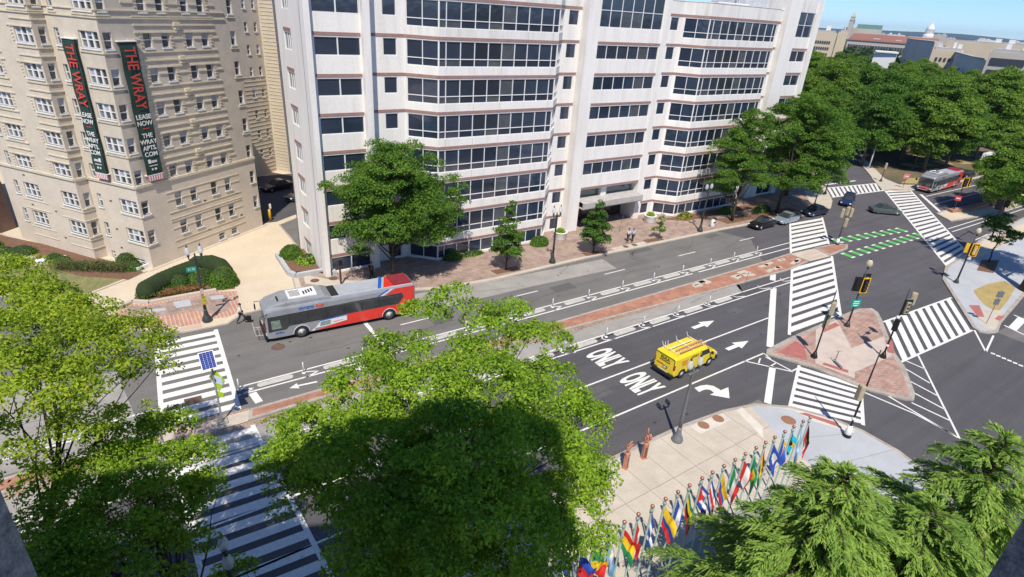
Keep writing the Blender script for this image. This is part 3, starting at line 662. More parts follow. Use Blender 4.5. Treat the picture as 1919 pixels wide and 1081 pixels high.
# end pier windows
fE = Face(84.2, 52.55, 0); W = []
for k, Z in enumerate(LV):
    lo, tp, tr = (1.85, .38, None) if k < 7 else (1.87, -1.4, 1.6)
    W.append((.2, 4.1, Z - lo, Z - tp)); fb, pb = strip(fE, .2, 4.1, Z, 2, low=lo, top=tp, trans=tr); put([fb], [pb], 'window', office)
    if k < 7: band(fE, .1, 4.2, Z)
office_face(fE, 4.2, W, 28.7)
Face(89.6, 56, 90).wall(wb, 0, 16, 0, 28.7)
Face(89.6, 72, 180).wall(wb, 0, 66, 0, 27); Face(23.6, 72, 231).wall(wb, 0, 14.1, 0, 27)
# flat roof, parapet copings, plant room
wb.prism([(14.85, 60.9), (14.85, 53.0), (20.2, 53.0), (24.2, 53.9), (26.6, 51.4), (40.2, 51.4), (42.5, 53.7), (61, 53.6), (63.4, 51.1), (77, 51.1), (79.3, 53.5), (89.4, 53), (89.4, 71.8), (23.8, 71.8)], 26.3, 26.6, 2)
def coping(p, q, z, wd=.34):
    d = (Vector(q) - Vector(p)); n = Vector((-d.y, d.x)).normalized() * wd
    wb.prism([(p[0] - n.x * .12, p[1] - n.y * .12), (q[0] - n.x * .12, q[1] - n.y * .12), (q[0] + n.x, q[1] + n.y), (p[0] + n.x, p[1] + n.y)], z, z + .08, 1)
for p, q in (((20.4, 53.6), (24.1, 53.6)), ((24.1, 53.6), (26.5, 51.15)), ((26.5, 51.15), (40.35, 51.15)), ((40.35, 51.15), (42.6, 53.4)), ((58.6, 53.3), (61.1, 53.3)), ((61.1, 53.3), (63.3, 50.85)), ((63.3, 50.85), (77.2, 50.85)), ((77.2, 50.85), (79.4, 53.2)), ((79.4, 53.2), (81.4, 53.2))): coping(p, q, 27.05)
wo = wb.build('wall', [m_white, m_white_d, m_roof], office)
m_jt = mat('panel_joint', (.42, .40, .37), .9)
for nm_, x0_, x1_, yy_ in (('left', 27.3, 39.6, 51.15), ('right', 64.1, 76.4, 50.85)):
    b = MB()
    for k in range(5):
        for Z in LV[:-1]: b.box(x0_ + (x1_ - x0_) * k / 4 - .012, x0_ + (x1_ - x0_) * k / 4 + .012, yy_ - .003, yy_ + .02, Z + .02, Z + .72)
    b.build('panel_joints', m_jt, office)
b = MB(); b.box(75.2, 80.6, 55.2, 61, 26.6, 30.6); b.build('plant_room', mat('plant_room_panels', (.62, .64, .66), .6, scale=.8, fine=.06), office); b = MB()
for k in range(8): b.box(74.7, 75.15, 56.2, 56.26, 26.9 + k * .4, 26.95 + k * .4)
b.box(74.7, 74.75, 56.1, 56.2, 26.6, 30.4); b.box(75.1, 75.15, 56.1, 56.2, 26.6, 30.4)
b.build('roof_ladder', m_frame, office)
b = MB(); b.tube([(64.5, 51.15, 27.2), (70.5, 51.15, 27.2)], .07, 6); b.build('roof_rail', m_frame, office)
# entrance: glass over the canopy, canopy, dark doors
b = MB(); b.box(46.7, 56.95, 53.6, 53.7, 3.3, 5.2); g = b.build('transom_glass', m_glass_g, office)
b = MB(); b.box(50.9, 51.8, 53.0, 53.58, 3.3, 5.2); b.box(46.7, 56.95, 52.56, 53.6, 5.2, 5.24); b.build('entrance_column', m_white_d, office)
b = MB(); b.prism([(46.72, 51.3), (56.95, 51.3), (56.95, 53.58), (46.72, 53.58)], 3.05, 3.15)
b.add([(46.72, 51.55, 3.85), (56.93, 51.55, 3.85), (56.93, 53.55, 4.0), (46.72, 53.55, 4.0)], [(0, 1, 2, 3)])
b.box(46.72, 56.95, 51.25, 51.55, 3.15, 3.85); b.build('canopy', mat('canopy_concrete', (.46, .44, .42), .85, scale=1.5, fine=.08), office)
b = MB(); b.box(46.72, 56.94, 55.0, 55.1, .14, 3.05)
b.build('entrance_doors', m_glass_t, office)
b = MB()
for x in (48.0, 49.6, 51.2, 52.6, 54.0, 55.4): b.box(x - .04, x + .04, 54.93, 55.0, .14, 3.0)
b.box(46.75, 46.95, 52.6, 55, .14, 3.05); b.build('door_mullions', mat('bronze_metal', (.06, .045, .035), .4, metal=.6), office)
b = MB(); b.box(53.0, 53.35, 54.9, 54.92, 1.5, 1.9); b.box(53.75, 54.1, 54.9, 54.92, 1.5, 1.9); b.build('door_notices', m_frame, office)

# ---------------------------------------------------------------- the apartment house
m_bb = mat_brick('buff_brick_shaded', (.58, .51, .415), (.52, .46, .37), (.55, .49, .41), .24, .075, .01, wall=R_(34), var=.14)  # same brick, darkened and greyed for walls the sun only grazes
m_bb2 = mat_brick('buff_brick_sunlit', (.64, .565, .45), (.58, .51, .40), (.58, .52, .43), .24, .075, .01, wall=R_(124), var=.12)  # same brick again, lighter and warmer for the sun-facing walls
m_lime = mat('limestone', (.68, .60, .50), .85, scale=.5, col2=(.57, .50, .41), fine=.08, fscale=6)
m_cream = mat('cream_trim', (.66, .58, .42), .8, scale=1.5, fine=.08)
m_sash = mat('white_sash', (.76, .76, .74), .5, var=.04)
m_wglass = mat_glass('sash_glass', (.045, .05, .06), pblind=.25, blind=(.25, .27, .28))
m_blind = mat('window_blind', (.40, .43, .46), .7, island=.35)
C0 = (.86, 61.44); uF = Vector((math.cos(R_(34)), math.sin(R_(34)))); uL = Vector((math.cos(R_(124)), math.sin(R_(124))))
I0 = Vector(C0) + uL * 6.3; O0 = I0 - uF * 1.2; E0 = O0 + uL * 11.0
fF = Face(*C0, 34); fL = Face(C0[0], C0[1], 124, -1); fSh = Face(O0.x, O0.y, 34); fL1 = Face(O0.x, O0.y, 124, -1)
apt = thing('apartment_building', 'tall cream brick apartment house with stepped corner and banners', 'building')
ab = MB(); tb = MB(); HT = 30.0
def awin(fc, s0, s1, z0, z1, n=1, dep=.24, parent=None, nm='window'):
    """double-hung sash window(s) set back in the opening: sashes, panes and blinds"""
    fb = MB(); pb = MB(); bl = MB(); o = -dep; w_ = (s1 - s0) / n; zm = (z0 + z1) / 2
    fc.box(fb, s0 - .07, s1 + .07, z0 - .12, z0, -.2, .09)
    for k in range(n):
        a, e = s0 + w_ * k, s0 + w_ * (k + 1); t = .055 if n == 1 else .10
        fc.box(fb, a, a + t, z0, z1, o, o + .13); fc.box(fb, e - t, e, z0, z1, o, o + .13)
        fc.box(fb, a + t, e - t, z0, z0 + .06, o, o + .11); fc.box(fb, a + t, e - t, z1 - .06, z1, o, o + .12); fc.box(fb, a + t, e - t, zm - .035, zm + .035, o, o + .12)
        fc.quad(pb, a + t, e - t, z0 + .05, zm - .03, o + .03)
        h = random.choice((0, 0, .35, .6, 1.0, 1.0))
        zb = zm + .03 + (z1 - .05 - zm) * (1 - h)
        fc.quad(pb, a + t, e - t, zm + .03, z1 - .05, o + .05)
        if h: fc.quad(bl, a + t, e - t, zb, z1 - .05, o + .062)
    wo_ = fb.build(nm, m_sash, parent); pb.build('pane', m_wglass, wo_)
    if bl.f: bl.build('blind', m_blind, wo_)
    return wo_
ZB = [(2.52 + 2.89 * k, 3.86 + 2.89 * k) for k in range(8)]
colsF = [(3.83, 4.62), (5.62, 6.41), (8.17, 8.96), (9.97, 10.76), (13.55, 14.2), (.24, .98)]
opF = [(a, e, z0, z1) for a, e in colsF for z0, z1 in ZB] + [(8.15, 8.95, .35, 1.05), (9.9, 10.7, .45, 1.1)]
opL = [(.27, 2.55, z0, z1) for z0, z1 in ZB] + [(4.98, 5.55, z0, z1) for z0, z1 in ZB] + [(.98, 2.6, 0.1, .75), (5.0, 5.55, .1, .85)]
opS = [(.42, 1.0, z0, z1) for z0, z1 in ZB]
op1 = [(.25, 2.5, z0, z1) for z0, z1 in ZB] + [(5.72, 7.93, z0, z1) for z0, z1 in ZB] + [(8.82, 9.42, z0, z1) for z0, z1 in ZB[:4]] + [(8.82, 9.42, 6.35, 7.34)]
op1 = op1[:-1]
for fc, L, ops, mi in ((fF, 14.45, opF, 0), (fL, 6.3, opL, 1), (fSh, 1.2, opS, 0), (fL1, 11.0, op1, 1)):
    fc.wall(ab, 0, L, -.1, 8.2, ops, .26, 2); fc.wall(ab, 0, L, 8.2, HT, ops, .26, mi)
Face(fF.P(14.45, 0)[0], fF.P(14.45, 0)[1], 124).wall(ab, 0, 16, -.1, HT, (), .2, 1)
_b = Face(E0.x, E0.y, 34, -1); _b.wall(ab, 0, 14, -.1, HT, (), .2, 0)
ab.prism([tuple(C0), fF.P(14.45, 0)[:2], tuple(Vector(fF.P(14.45, 0)[:2]) + uL * 16), tuple(E0 + uF * 12), tuple(E0), tuple(O0), tuple(I0)], HT - .6, HT - .5, 2)
ab.build('wall', [m_bb, m_bb2, m_lime], apt)
random.seed(11)
for (a, e, z0, z1) in opF: awin(fF, a, e, z0, z1, 1, parent=apt)
for (a, e, z0, z1) in opL: awin(fL, a, e, z0, z1, 3 if e - a > 2 else (2 if e - a > 1.2 else 1), parent=apt)
for (a, e, z0, z1) in opS: awin(fSh, a, e, z0, z1, 1, parent=apt)
for (a, e, z0, z1) in op1: awin(fL1, a, e, z0, z1, 3 if e - a > 2 else 1, parent=apt)
# string courses, sills and little quoin bricks
def sc(fc, s0, s1, z, h=.13, o=.075): fc.box(tb, s0, s1, z - h, z, -.01, o)
for fc, L in ((fF, 14.5), (fL, 6.3), (fSh, 1.2), (fL1, 11.02)): fc.box(tb, 0 if fc is not fF else -.05, L, 8.02, 8.24, -.01, .12)
for k in range(2, 8):
    zs, zm, zh = 2.24 + 2.89 * k, 1.57 + 2.89 * k, .99 + 2.89 * k
    if k > 2:
        for q in ((3.05, 11.6), ): sc(fF, *q, zs, .12)
        sc(fF, 3.05, 6.8, zm); sc(fF, 7.85, 11.6, zm)
        sc(fF, 3.05, 11.65, zh, .13)
        for a, e in ((.0, 2.7), (5.1, 8.5)): sc(fL1, a, e, zs, .12); sc(fL1, a, e, zm, .1)
        sc(fSh, 0, 1.2, zs, .12); sc(fSh, 0, 1.2, zm, .1); sc(fL1, .0, 3.3, zh, .1); sc(fL1, 4.9, 8.6, zh, .1)
        sc(fL, .0, 2.8, zs + .05, .13); sc(fF, -.05, 1.2, zs + .05, .13); sc(fL, 4.7, 5.7, zs, .09); sc(fF, 13.3, 14.45, zs + .05, .13)
    zw = 3.28 + 2.89 * k
    for a, e in ((2.3, 3.4), (4.66, 5.58), (6.5, 8.1), (9.0, 9.93), (11.1, 11.9)): fF.box(tb, a, e, zw - .09, zw + .06, -.01, .07)
    for s in (3.45, 6.55, 7.85, 10.95):
        for j in range(5): fF.box(tb, s, s + .28, 2.6 + 2.89 * k + j * .27, 2.7 + 2.89 * k + j * .27, -.01, .055)
    for s in (2.75, 5.3, 8.1):
        for j in range(5): fL1.box(tb, s, s + .25, 2.6 + 2.89 * k + j * .27, 2.7 + 2.89 * k + j * .27, -.01, .05)
for k in range(0, 2):
    for z in (1.35, 2.0, 3.25, 4.0):
        fF.box(tb, 2.9, 11.9, z + 2.89 * k - .05, z + 2.89 * k + .02, -.01, .05)
    for z in (1.2, 2.1): fL1.box(tb, 0, 3.2, z + 2.89 * k - .04, z + 2.89 * k + .02, -.01, .05); fL1.box(tb, 4.9, 8.6, z + 2.89 * k - .04, z + 2.89 * k + .02, -.01, .05); fSh.box(tb, 0, 1.2, z + 2.89 * k - .05, z + 2.89 * k + .03, -.01, .06)
    sc(fL, .0, 2.7, 2.4 + 2.89 * k, .1); sc(fF, -.05, 1.1, 2.4 + 2.89 * k, .1); sc(fSh, 0, 1.2, 2.4 + 2.89 * k, .1)
for z in (22.3, 22.9, 24.55): 
    for fc, L in ((fL, 6.3), (fSh, 1.2), (fL1, 11.0)): fc.box(tb, 0, L, z - .1, z, -.01, .09)
    fF.box(tb, -.05, 13, z - .1, z, -.01, .09)
tb.build('string_courses', m_cream, apt)
for k in range(3, 8):
    z = 1.35 + 2.89 * k; s = 7.32; b = MB()
    fF.box(b, s - .3, s + .3, z + .1, z + .42, -.01, .22); fF.box(b, s - .2, s + .2, z - .2, z + .1, -.01, .16); fF.box(b, s - .1, s + .1, z - .4, z - .2, -.01, .1)
    b.build('keystone', m_cream, apt)
b = MB()
for s, z in ((7.0, 5.15), (11.2, 4.9), (6.9, 2.0), (11.4, 2.3)): fF.box(b, s, s + .3, z - .16, z, -.01, .02)
for s, z in ((3.6, 6.2), (3.7, 3.35), (3.7, 1.4)): fL.box(b, s, s + .3, z, z + .15, -.01, .02)
for s, z in ((3.9, 4.3), (3.6, 1.6), (7.3, 4.4), (7.3, 7.4)): fL1.box(b, s, s + .3, z, z + .15, -.01, .02)
b.build('vents', m_iron, apt)
b = MB(); fL.box(b, .5, 3.1, .06, .5, 1.1, 1.25); fL.box(b, .5, .65, .06, .5, 0, 1.1); fL.box(b, 2.95, 3.1, .06, .5, 0, 1.1); b.box(-8.4, -6.0, 66.4, 67.4, .1, .5, 0)
b.build('areaway_wall', m_frame, apt)
b = MB(); fF.box(b, -.6, 15.0, -.05, .12, 0, .35); b.build('kerb_footing', m_conc, apt)
# rear wing, set back to the right
wing = thing('apartment_wing', 'rear wing of cream brick set back behind the apartment house', 'building')
fW = Face(17.96 - 16 * uF.x, 91.8 - 16 * uF.y, 34); ab = MB(); tb = MB()
opW = [(s, s + .55, 2.55 + 2.89 * k, 3.78 + 2.89 * k) for s in (16.0, 17.75) for k in range(8)]
fW.wall(ab, 0, 18.9, -.1, 33, opW, .22, 0)
ic = fW.P(18.9, 0); fR = Face(ic[0], ic[1], -56); fR.wall(ab, 0, 2.6, -.1, 33, (), .2, 1)
oc = fR.P(2.6, 0); fR2 = Face(oc[0], oc[1], 34); fR2.wall(ab, 0, 26, -.1, 33, (), .2, 2)
ab.build('wall', [m_bb, m_bb2, mat('grey_quoins', (.36, .34, .33), .85, scale=2, stretch=(1, 1, 2.2), col2=(.22, .21, .21))], wing)
for i, (a, e, z0, z1) in enumerate(opW): awin(fW, a, e, z0, z1, 1, .2, wing)
for k in range(0, 60):
    z = .5 + k * .48
    fR.box(tb, .3, 2.55, z - .05, z, -.01, .045)
for k in range(0, 26):
    z = .6 + .56 * k
    if z < 14.4: fW.box(tb, 14.0, 18.7, z - .06, z, -.01, .05)
tb.build('string_courses', m_cream, wing)
# brown brick neighbour at the far left
nbh = thing('brick_house', 'low brown brick building left of the apartment house', 'building')
b = MB(); b.prism([(-40, 60), (-22, 67), (-10.6, 79.2), (-14, 96), (-60, 96)], -.05, 5.2, 0); b.build('wall', mat_brick('brown_brick', (.26, .15, .11), (.22, .12, .09), (.2, .15, .12), .24, .08, wall=R_(45)), nbh)
b = MB(); b.prism([(-39.6, 60.6), (-22.2, 67.5), (-11.1, 79.4), (-14.4, 95.6), (-59, 95.6)], 5.2, 5.35, 0); b.build('roof', m_roof, nbh)
# alley paving behind
struct('alley', MB().sheet([(12.95, 70.2), (14.6, 70.2), (16.9, 71.7), (24, 75), (24, 91), (16.5, 91), (8, 84)], .072), m_asph_n)

# ---------------------------------------------------------------- banners
m_ban = mat('banner_green', (.018, .055, .045), .8, fine=.1); m_red = mat('banner_red', (.60, .07, .05), .7); m_wt = mat('banner_white', (.80, .80, .77), .7)
m_pink = mat('banner_pink', (.62, .17, .22), .7)
def banner(fc, s0, s1, flip, label):
    t = thing('hanging_banner', label, 'banner', fc.P((s0 + s1) / 2, 9.0, .3), 0, 'banners hung on the apartment house')
    inv = Matrix.Translation(-Vector(t.location)); z0, z1 = 9.0, 20.45
    b = MB(); n = 40
    for i in range(n):
        za, zb_ = z0 + (z1 - z0) * i / n, z0 + (z1 - z0) * (i + 1) / n; oa, ob = .3 + .05 * math.sin(i * .55), .3 + .05 * math.sin((i + 1) * .55)
        q = [fc.P(s0, za, oa), fc.P(s1, za, oa), fc.P(s1, zb_, ob), fc.P(s0, zb_, ob)]; b.add(q if fc.sgn > 0 else q[::-1], [(0, 1, 2, 3)])
        q = [fc.P(s0, za, oa - .02), fc.P(s1, za, oa - .02), fc.P(s1, zb_, ob - .02), fc.P(s0, zb_, ob - .02)]; b.add(q[::-1] if fc.sgn > 0 else q, [(0, 1, 2, 3)])
    o = b.build('cloth', m_ban, t, True); o.data.transform(inv)
    b = MB(); fc.box(b, s0 - .05, s1 + .05, z1, z1 + .08, 0, .38); fc.box(b, s0 - .05, s1 + .05, z0 - .02, z0 + .03, 0, .34); o = b.build('bracket', m_frame, t); o.data.transform(inv)
    b = MB()
    for k in range(13):
        a = s0 + (s1 - s0) * k / 13; e = s0 + (s1 - s0) * (k + 1) / 13
        fc.box(b, a, e, z0 - .55 + .05 * (k % 2), z0, .30, .33, k % 2)
    o = b.build('striped_valance', [m_pink, m_wt], t); o.data.transform(inv)
    sm = (s0 + s1) / 2; rt = fc.u if not flip else -fc.u; rt = Vector((rt.x, rt.y, 0)); up = Vector((0, 0, 1)); O = .375
    def tx(body, z, size, m, vert=False, nm='lettering', sx=1, bold=.02):
        p = Vector(fc.P(sm, z, O)); M = frame(p, -up, rt) if vert else frame(p, rt, up)
        return text(body, nm, m, t, inv @ M, size, sx, .006, bold=bold)
    tx('THE WRAY', 17.5, 1.42, m_red, True, sx=.72)
    tx('LEASE\nNOW', 13.95, .56, m_wt, bold=.012); tx('THE\nWRAY\nAPTS.\nCOM', 11.75, .56, m_wt, bold=.012)
    b = MB(); fc.box(b, sm - .3, sm + .3, 13.18, 13.25, O - .02, O, 0); o = b.build('dash', m_red, t); o.data.transform(inv)
    b = MB(); fc.box(b, sm - .45, sm - .2, 10.1, 10.45, O - .02, O); 
    for k in range(4): fc.box(b, sm - .15 + k * .15, sm - .04 + k * .15, 10.12, 10.32, O - .02, O)
    for k in range(7): fc.box(b, sm - .4 + k * .12, sm - .32 + k * .12, 9.82, 9.9, O - .02, O)
    fc.box(b, sm - .25, sm - .1, 9.45, 9.62, O - .02, O); fc.box(b, sm + .05, sm + .25, 9.45, 9.62, O - .02, O)
    o = b.build('small_marks', m_wt, t); o.data.transform(inv)
    return t
banner(fF, 1.22, 2.84, False, 'green banner nearer the white office on the apartment corner')
banner(fL, 2.85, 4.4, True, 'green banner on the left-hand side of the apartment corner')

# ---------------------------------------------------------------- the building the photograph is taken from
m_gran = mat('grey_granite', (.17, .17, .175), .8, scale=26, col2=(.55, .54, .52), fine=.35, fscale=120, bump=.2)
own = thing('viewpoint_building', 'grey granite window pier and dark jamb at the picture edges', 'building')
P1 = Vector((-.3025, 1.174)); P2 = Vector((1.994, .14)); fd = (P2 - P1).normalized(); bk = Vector((-fd.y, fd.x)) * -1
if bk.dot(Vector((1, 1))) > 0: bk = -bk
HO = 34.0
b = MB()
def blk(a, e, d0, d1, z0, z1):   # a,e along the facade from P1; d behind it
    q = [P1 + fd * a + bk * d0, P1 + fd * e + bk * d0, P1 + fd * e + bk * d1, P1 + fd * a + bk * d1]; b.prism([tuple(v) for v in q], z0, z1)
Wd = (P2 - P1).length
blk(-34, 0, 0, 14, 0, 23.5); blk(-34, 0, 0, 14, 26.6, HO); blk(-34, 0, 0, .5, 23.5, 26.6); blk(-34, -3.5, .5, 14, 23.5, 26.6); blk(-3.5, 0, 3, 14, 23.5, 26.6); blk(Wd, Wd + .2, 0, 14, 0, HO); blk(0, Wd, 0, 14, 0, 23.5); blk(0, Wd, 0, 14, 26.6, HO); blk(0, Wd, 3, 14, 23.5, 26.6)
b.build('granite_wall', m_gran, own)
# ================================================================ trees and shrubs
L_bright = mat_leaf('leaf_bright', (.07, .155, .018), (.33, .49, .045), .35, .6)
L_locust = mat_leaf('leaf_yellow_green', (.09, .17, .018), (.40, .50, .05), .38, .5)
L_mid = mat_leaf('leaf_mid_green', (.038, .10, .018), (.15, .27, .038), .3, .3)
L_dark = mat_leaf('leaf_dark_green', (.036, .095, .02), (.12, .23, .038), .28, .2)
L_park = mat_leaf('leaf_park', (.034, .095, .018), (.13, .25, .035), .28, .07)
L_park2 = mat_leaf('leaf_park_light', (.06, .13, .02), (.19, .31, .045), .28, .12)
L_hedge = mat_leaf('leaf_hedge', (.045, .11, .015), (.14, .25, .03), .22, .8)
L_cedar = mat_leaf('cedar_needles', (.08, .175, .04), (.32, .46, .09), .32, .5)
m_bark = mat('bark', (.06, .048, .036), .95, scale=6, stretch=(1, 1, .3), fine=.3, bump=.4)
m_bark_g = mat('bark_grey', (.16, .14, .12), .95, scale=6, stretch=(1, 1, .3), fine=.3, bump=.3)

def leaves(cent, nrm, size, rng, aspect=.55, flat=.5):
    """a folded rhombic leaf at each centre; returns vertex and face arrays"""
    n = len(cent); rv = rng.normal(size=(n, 3)); N = nrm * flat + rv * (1 - flat) * .8 + np.array([0, 0, .35]); N /= np.linalg.norm(N, axis=1)[:, None] + 1e-9
    t = rng.normal(size=(n, 3)); t -= (t * N).sum(1)[:, None] * N; t /= np.linalg.norm(t, axis=1)[:, None] + 1e-9; b = np.cross(N, t)
    s = (size * rng.uniform(.5, 1.5, n))[:, None]
    v = np.empty((n, 4, 3)); v[:, 0] = cent - t * s * .5; v[:, 1] = cent + b * s * aspect * .5 + N * s * .08; v[:, 2] = cent + t * s * .5; v[:, 3] = cent - b * s * aspect * .5 + N * s * .08
    return v.reshape(-1, 3), n
def quads_mesh(name, V, n, m):
    me = bpy.data.meshes.new(name); me.vertices.add(4 * n); me.vertices.foreach_set('co', V.astype(np.float32).ravel())
    me.loops.add(4 * n); me.loops.foreach_set('vertex_index', np.arange(4 * n, dtype=np.int32))
    me.polygons.add(n); me.polygons.foreach_set('loop_start', np.arange(0, 4 * n, 4, dtype=np.int32)); me.polygons.foreach_set('loop_total', np.full(n, 4, dtype=np.int32))
    me.materials.append(m); me.update(calc_edges=True); me.validate(); return me
def clumps(blobs, dens, rng, shell=.55):
    """clump centres near the skin of each blob (and fewer inside)"""
    out = []
    for (x, y, z, r, *q) in blobs:
        rz = q[0] if q else r * .8; d = q[1] if len(q) > 1 else 1.0
        k = max(3, int(dens * d * r * r))
        u = rng.normal(size=(k, 3)); u /= np.linalg.norm(u, axis=1)[:, None]; u[:, 2] = np.where(u[:, 2] < -.45, -u[:, 2], u[:, 2])
        rad = rng.uniform(shell, 1.0, k) ** .7
        out.append(np.column_stack([x + u[:, 0] * rad * r, y + u[:, 1] * rad * r, z + u[:, 2] * rad * rz, u]))
    return np.vstack(out)
def crown(name, blobs, m, parent, seed, dens=7, per=70, cr=.55, leaf=.2, origin=(0, 0, 0), aspect=.55, shell=.55):
    rng = np.random.default_rng(seed); C = clumps(blobs, dens, rng, shell)
    C[:, :3] -= np.array(origin)
    sz = rng.uniform(.5, 1.35, len(C)) * cr; num = np.maximum(6, (per * (sz / cr) ** 1.6).astype(int)); idx = np.repeat(np.arange(len(C)), num)
    u = rng.normal(size=(len(idx), 3)); u /= np.linalg.norm(u, axis=1)[:, None]; u[:, 2] = np.abs(u[:, 2]) * .75 - .12
    P = C[idx, :3] + u * (rng.uniform(.3, 1, len(idx)) ** .5 * sz[idx])[:, None]
    V, n = leaves(P, u * .6 + C[idx, 3:6] * .4, leaf, rng, aspect)
    me = quads_mesh(name, V, n, m); o = bpy.data.objects.new(name, me); COL.objects.link(o); o.parent = parent
    return o, C
def limbs(name, base_r, h, C, parent, seed, m=m_bark, fork=.35, n=26, lean=(0, 0), trunk_top=.8, sag=0):
    """tapered trunk with limbs that reach out to the leaf clumps"""
    rng = random.Random(seed); b = MB(); top = Vector((lean[0], lean[1], h * trunk_top)); pts = []
    for k in range(7):
        t = k / 6; pts.append(Vector((lean[0] * t * t + rng.uniform(-.1, .1) * (k > 0), lean[1] * t * t + rng.uniform(-.1, .1) * (k > 0), h * trunk_top * t)))
    b.tube(pts, [base_r * (1.35 if k == 0 else 1 - .8 * (k / 6)) for k in range(7)], 9)
    ids = rng.sample(range(len(C)), min(n, len(C)))
    for i in ids:
        e = Vector(C[i, :3]); t0 = max(fork, min(.95, (e.z / (h * trunk_top)) - .25 - rng.uniform(0, .2))); k = t0 * 6; k0 = int(k)
        s = pts[k0].lerp(pts[min(6, k0 + 1)], k - k0); mid = s.lerp(e, .5) + Vector((rng.uniform(-.3, .3), rng.uniform(-.3, .3), .12 * (e - s).length - sag)); r = base_r * (1 - .8 * t0) * .45
        q = s.lerp(mid, .5) + Vector((rng.uniform(-.12, .12), rng.uniform(-.12, .12), 0))
        b.tube([s, q, mid, mid.lerp(e, .5) + Vector((rng.uniform(-.15, .15), rng.uniform(-.15, .15), .1)), e], [r, r * .75, r * .5, r * .28, .012], 6)
        for _ in range(3):
            j = rng.randrange(len(C)); f = Vector(C[j, :3])
            if (f - mid).length < 2.6: b.tube([mid, mid.lerp(f, .6) + Vector((0, 0, .1)), f], [r * .4, r * .25, .01], 5)
    return b.build(name, m, parent, True)
def tree(label, base, blobs, m, seed, rt=.22, h=None, group=None, name='tree', dens=7, per=70, cr=.55, leaf=.2, n=26, lean=(0, 0), fork=.35, bark=None, trunk_top=.8, cat='tree', shell=.55):
    t = thing(name, label, cat, (base[0], base[1], 0), 0, group)
    c, C = crown('crown', blobs, m, t, seed, dens, per, cr, leaf, (base[0], base[1], 0), shell=shell)
    hh = h or max(b[2] + (b[4] if len(b) > 4 else b[3] * .8) for b in blobs)
    limbs('trunk', rt, hh, C, t, seed, bark or m_bark, fork, n, lean, trunk_top)
    return t
def B(u, v, z, r, rz=None, d=1.0):
    p = at(u, v, z); return (p.x, p.y, z, r, rz or r * .8, d)
# -- near trees on the plaza side of the avenue
G_ = 'street trees along the near pavement'
fb3 = [B(850, 575, 15.0, .8, .8, .9), B(800, 600, 14.3, .8, .7, .8), B(905, 600, 14.3, .9, .7, .8), B(960, 600, 13.6, 1.0, .7, .9), B(765, 665, 13.6, 1.0, .7, .9), B(720, 660, 13, .8, .6, .8), B(990, 650, 13, 1.1, .8), B(1035, 635, 12.4, .9, .7),
       B(890, 680, 13.3, 1.4, .9), B(690, 735, 12.2, 1.6), B(800, 760, 13.2, 2.0), B(930, 760, 13.2, 2.0), B(1020, 740, 11.8, 1.7), B(1070, 800, 10.6, 1.5), B(1095, 790, 10, .8, .6), B(1085, 890, 10, 1.3), B(1110, 890, 9.5, .8, .5), B(1070, 970, 9.8, 1.5),
       B(610, 830, 10.8, 1.7), B(560, 815, 10, 1.1), B(545, 880, 9.8, 1.1), B(700, 860, 12.5, 2.2), B(850, 880, 13.2, 2.4), B(980, 880, 12, 2.2), B(630, 915, 10.2, 1.3), B(550, 925, 9.2, .8), B(760, 1000, 11.5, 2.1), B(880, 1010, 12, 2.4), B(985, 1000, 10.8, 1.7), B(700, 1060, 10, 1.5), B(820, 1110, 10.5, 2.0), B(920, 1110, 10, 1.6)]
tree('large bright green street tree in the middle of the foreground', (7.4, 14.0), fb3, L_bright, 31, .26, 15.5, G_, dens=14, per=135, cr=.48, leaf=.122, n=60, lean=(.8, .9), fork=.3, trunk_top=.86)
fb1 = [B(40, 520, 14, 1.3, .7), B(10, 570, 14, 1.5, .8), B(90, 575, 14.2, 1.2, .7), B(145, 590, 14.2, 1.0, .6), B(60, 640, 14.5, 1.7, .8), B(180, 610, 14, 1.1, .6), B(235, 625, 13.6, 1.0, .5, .8), B(150, 660, 14.3, 1.4, .7), B(270, 650, 13.2, .9, .5, .8), B(20, 710, 14.3, 1.6, .7), B(110, 730, 14, 1.2, .6, .8), B(190, 700, 13.6, 1.1, .5, .8), B(280, 700, 12.6, .9, .5, .6),
       B(60, 800, 12.5, 1.1, .6, .7), B(160, 790, 12.5, .8, .5, .6), B(245, 780, 12, .8, .5, .6), B(20, 880, 12, 1.0, .6, .6)]
tree('sparse yellow green tree at the far left of the foreground', (-5.2, 18.3), fb1, L_locust, 17, .24, 15, G_, dens=19, per=105, cr=.46, leaf=.115, n=15, lean=(2.2, 3.4), fork=.42, trunk_top=.84)
fb2 = [B(230, 830, 10.5, 1.3, .8), B(310, 820, 10, 1.2, .8), B(355, 870, 9.4, 1.1, .7), B(280, 900, 10, 1.6), B(370, 930, 8.6, .9), B(190, 890, 10, 1.2, .8), B(330, 970, 8.8, 1.2), B(230, 980, 9.4, 1.7), B(130, 960, 9.4, 1.3), B(150, 1040, 9, 1.6), B(260, 1060, 8.6, 1.7), B(350, 1040, 8, .8, .6, .7), B(100, 900, 10, .8, .6, .7), B(70, 1080, 8.8, 1.4)]
tree('darker green tree below the sparse one beside the crosswalk', (-.9, 16.4), fb2, L_bright, 23, .2, 11.5, G_, dens=15, per=130, cr=.45, leaf=.118, n=40, lean=(-.5, .8), fork=.3)
tree('small leafy treetop at the bottom edge of the crosswalk', (2.0, 15.6), [B(440, 1085, 4.4, .9, .6)], L_bright, 5, .07, 5, None, dens=22, per=70, cr=.35, leaf=.13, n=12)
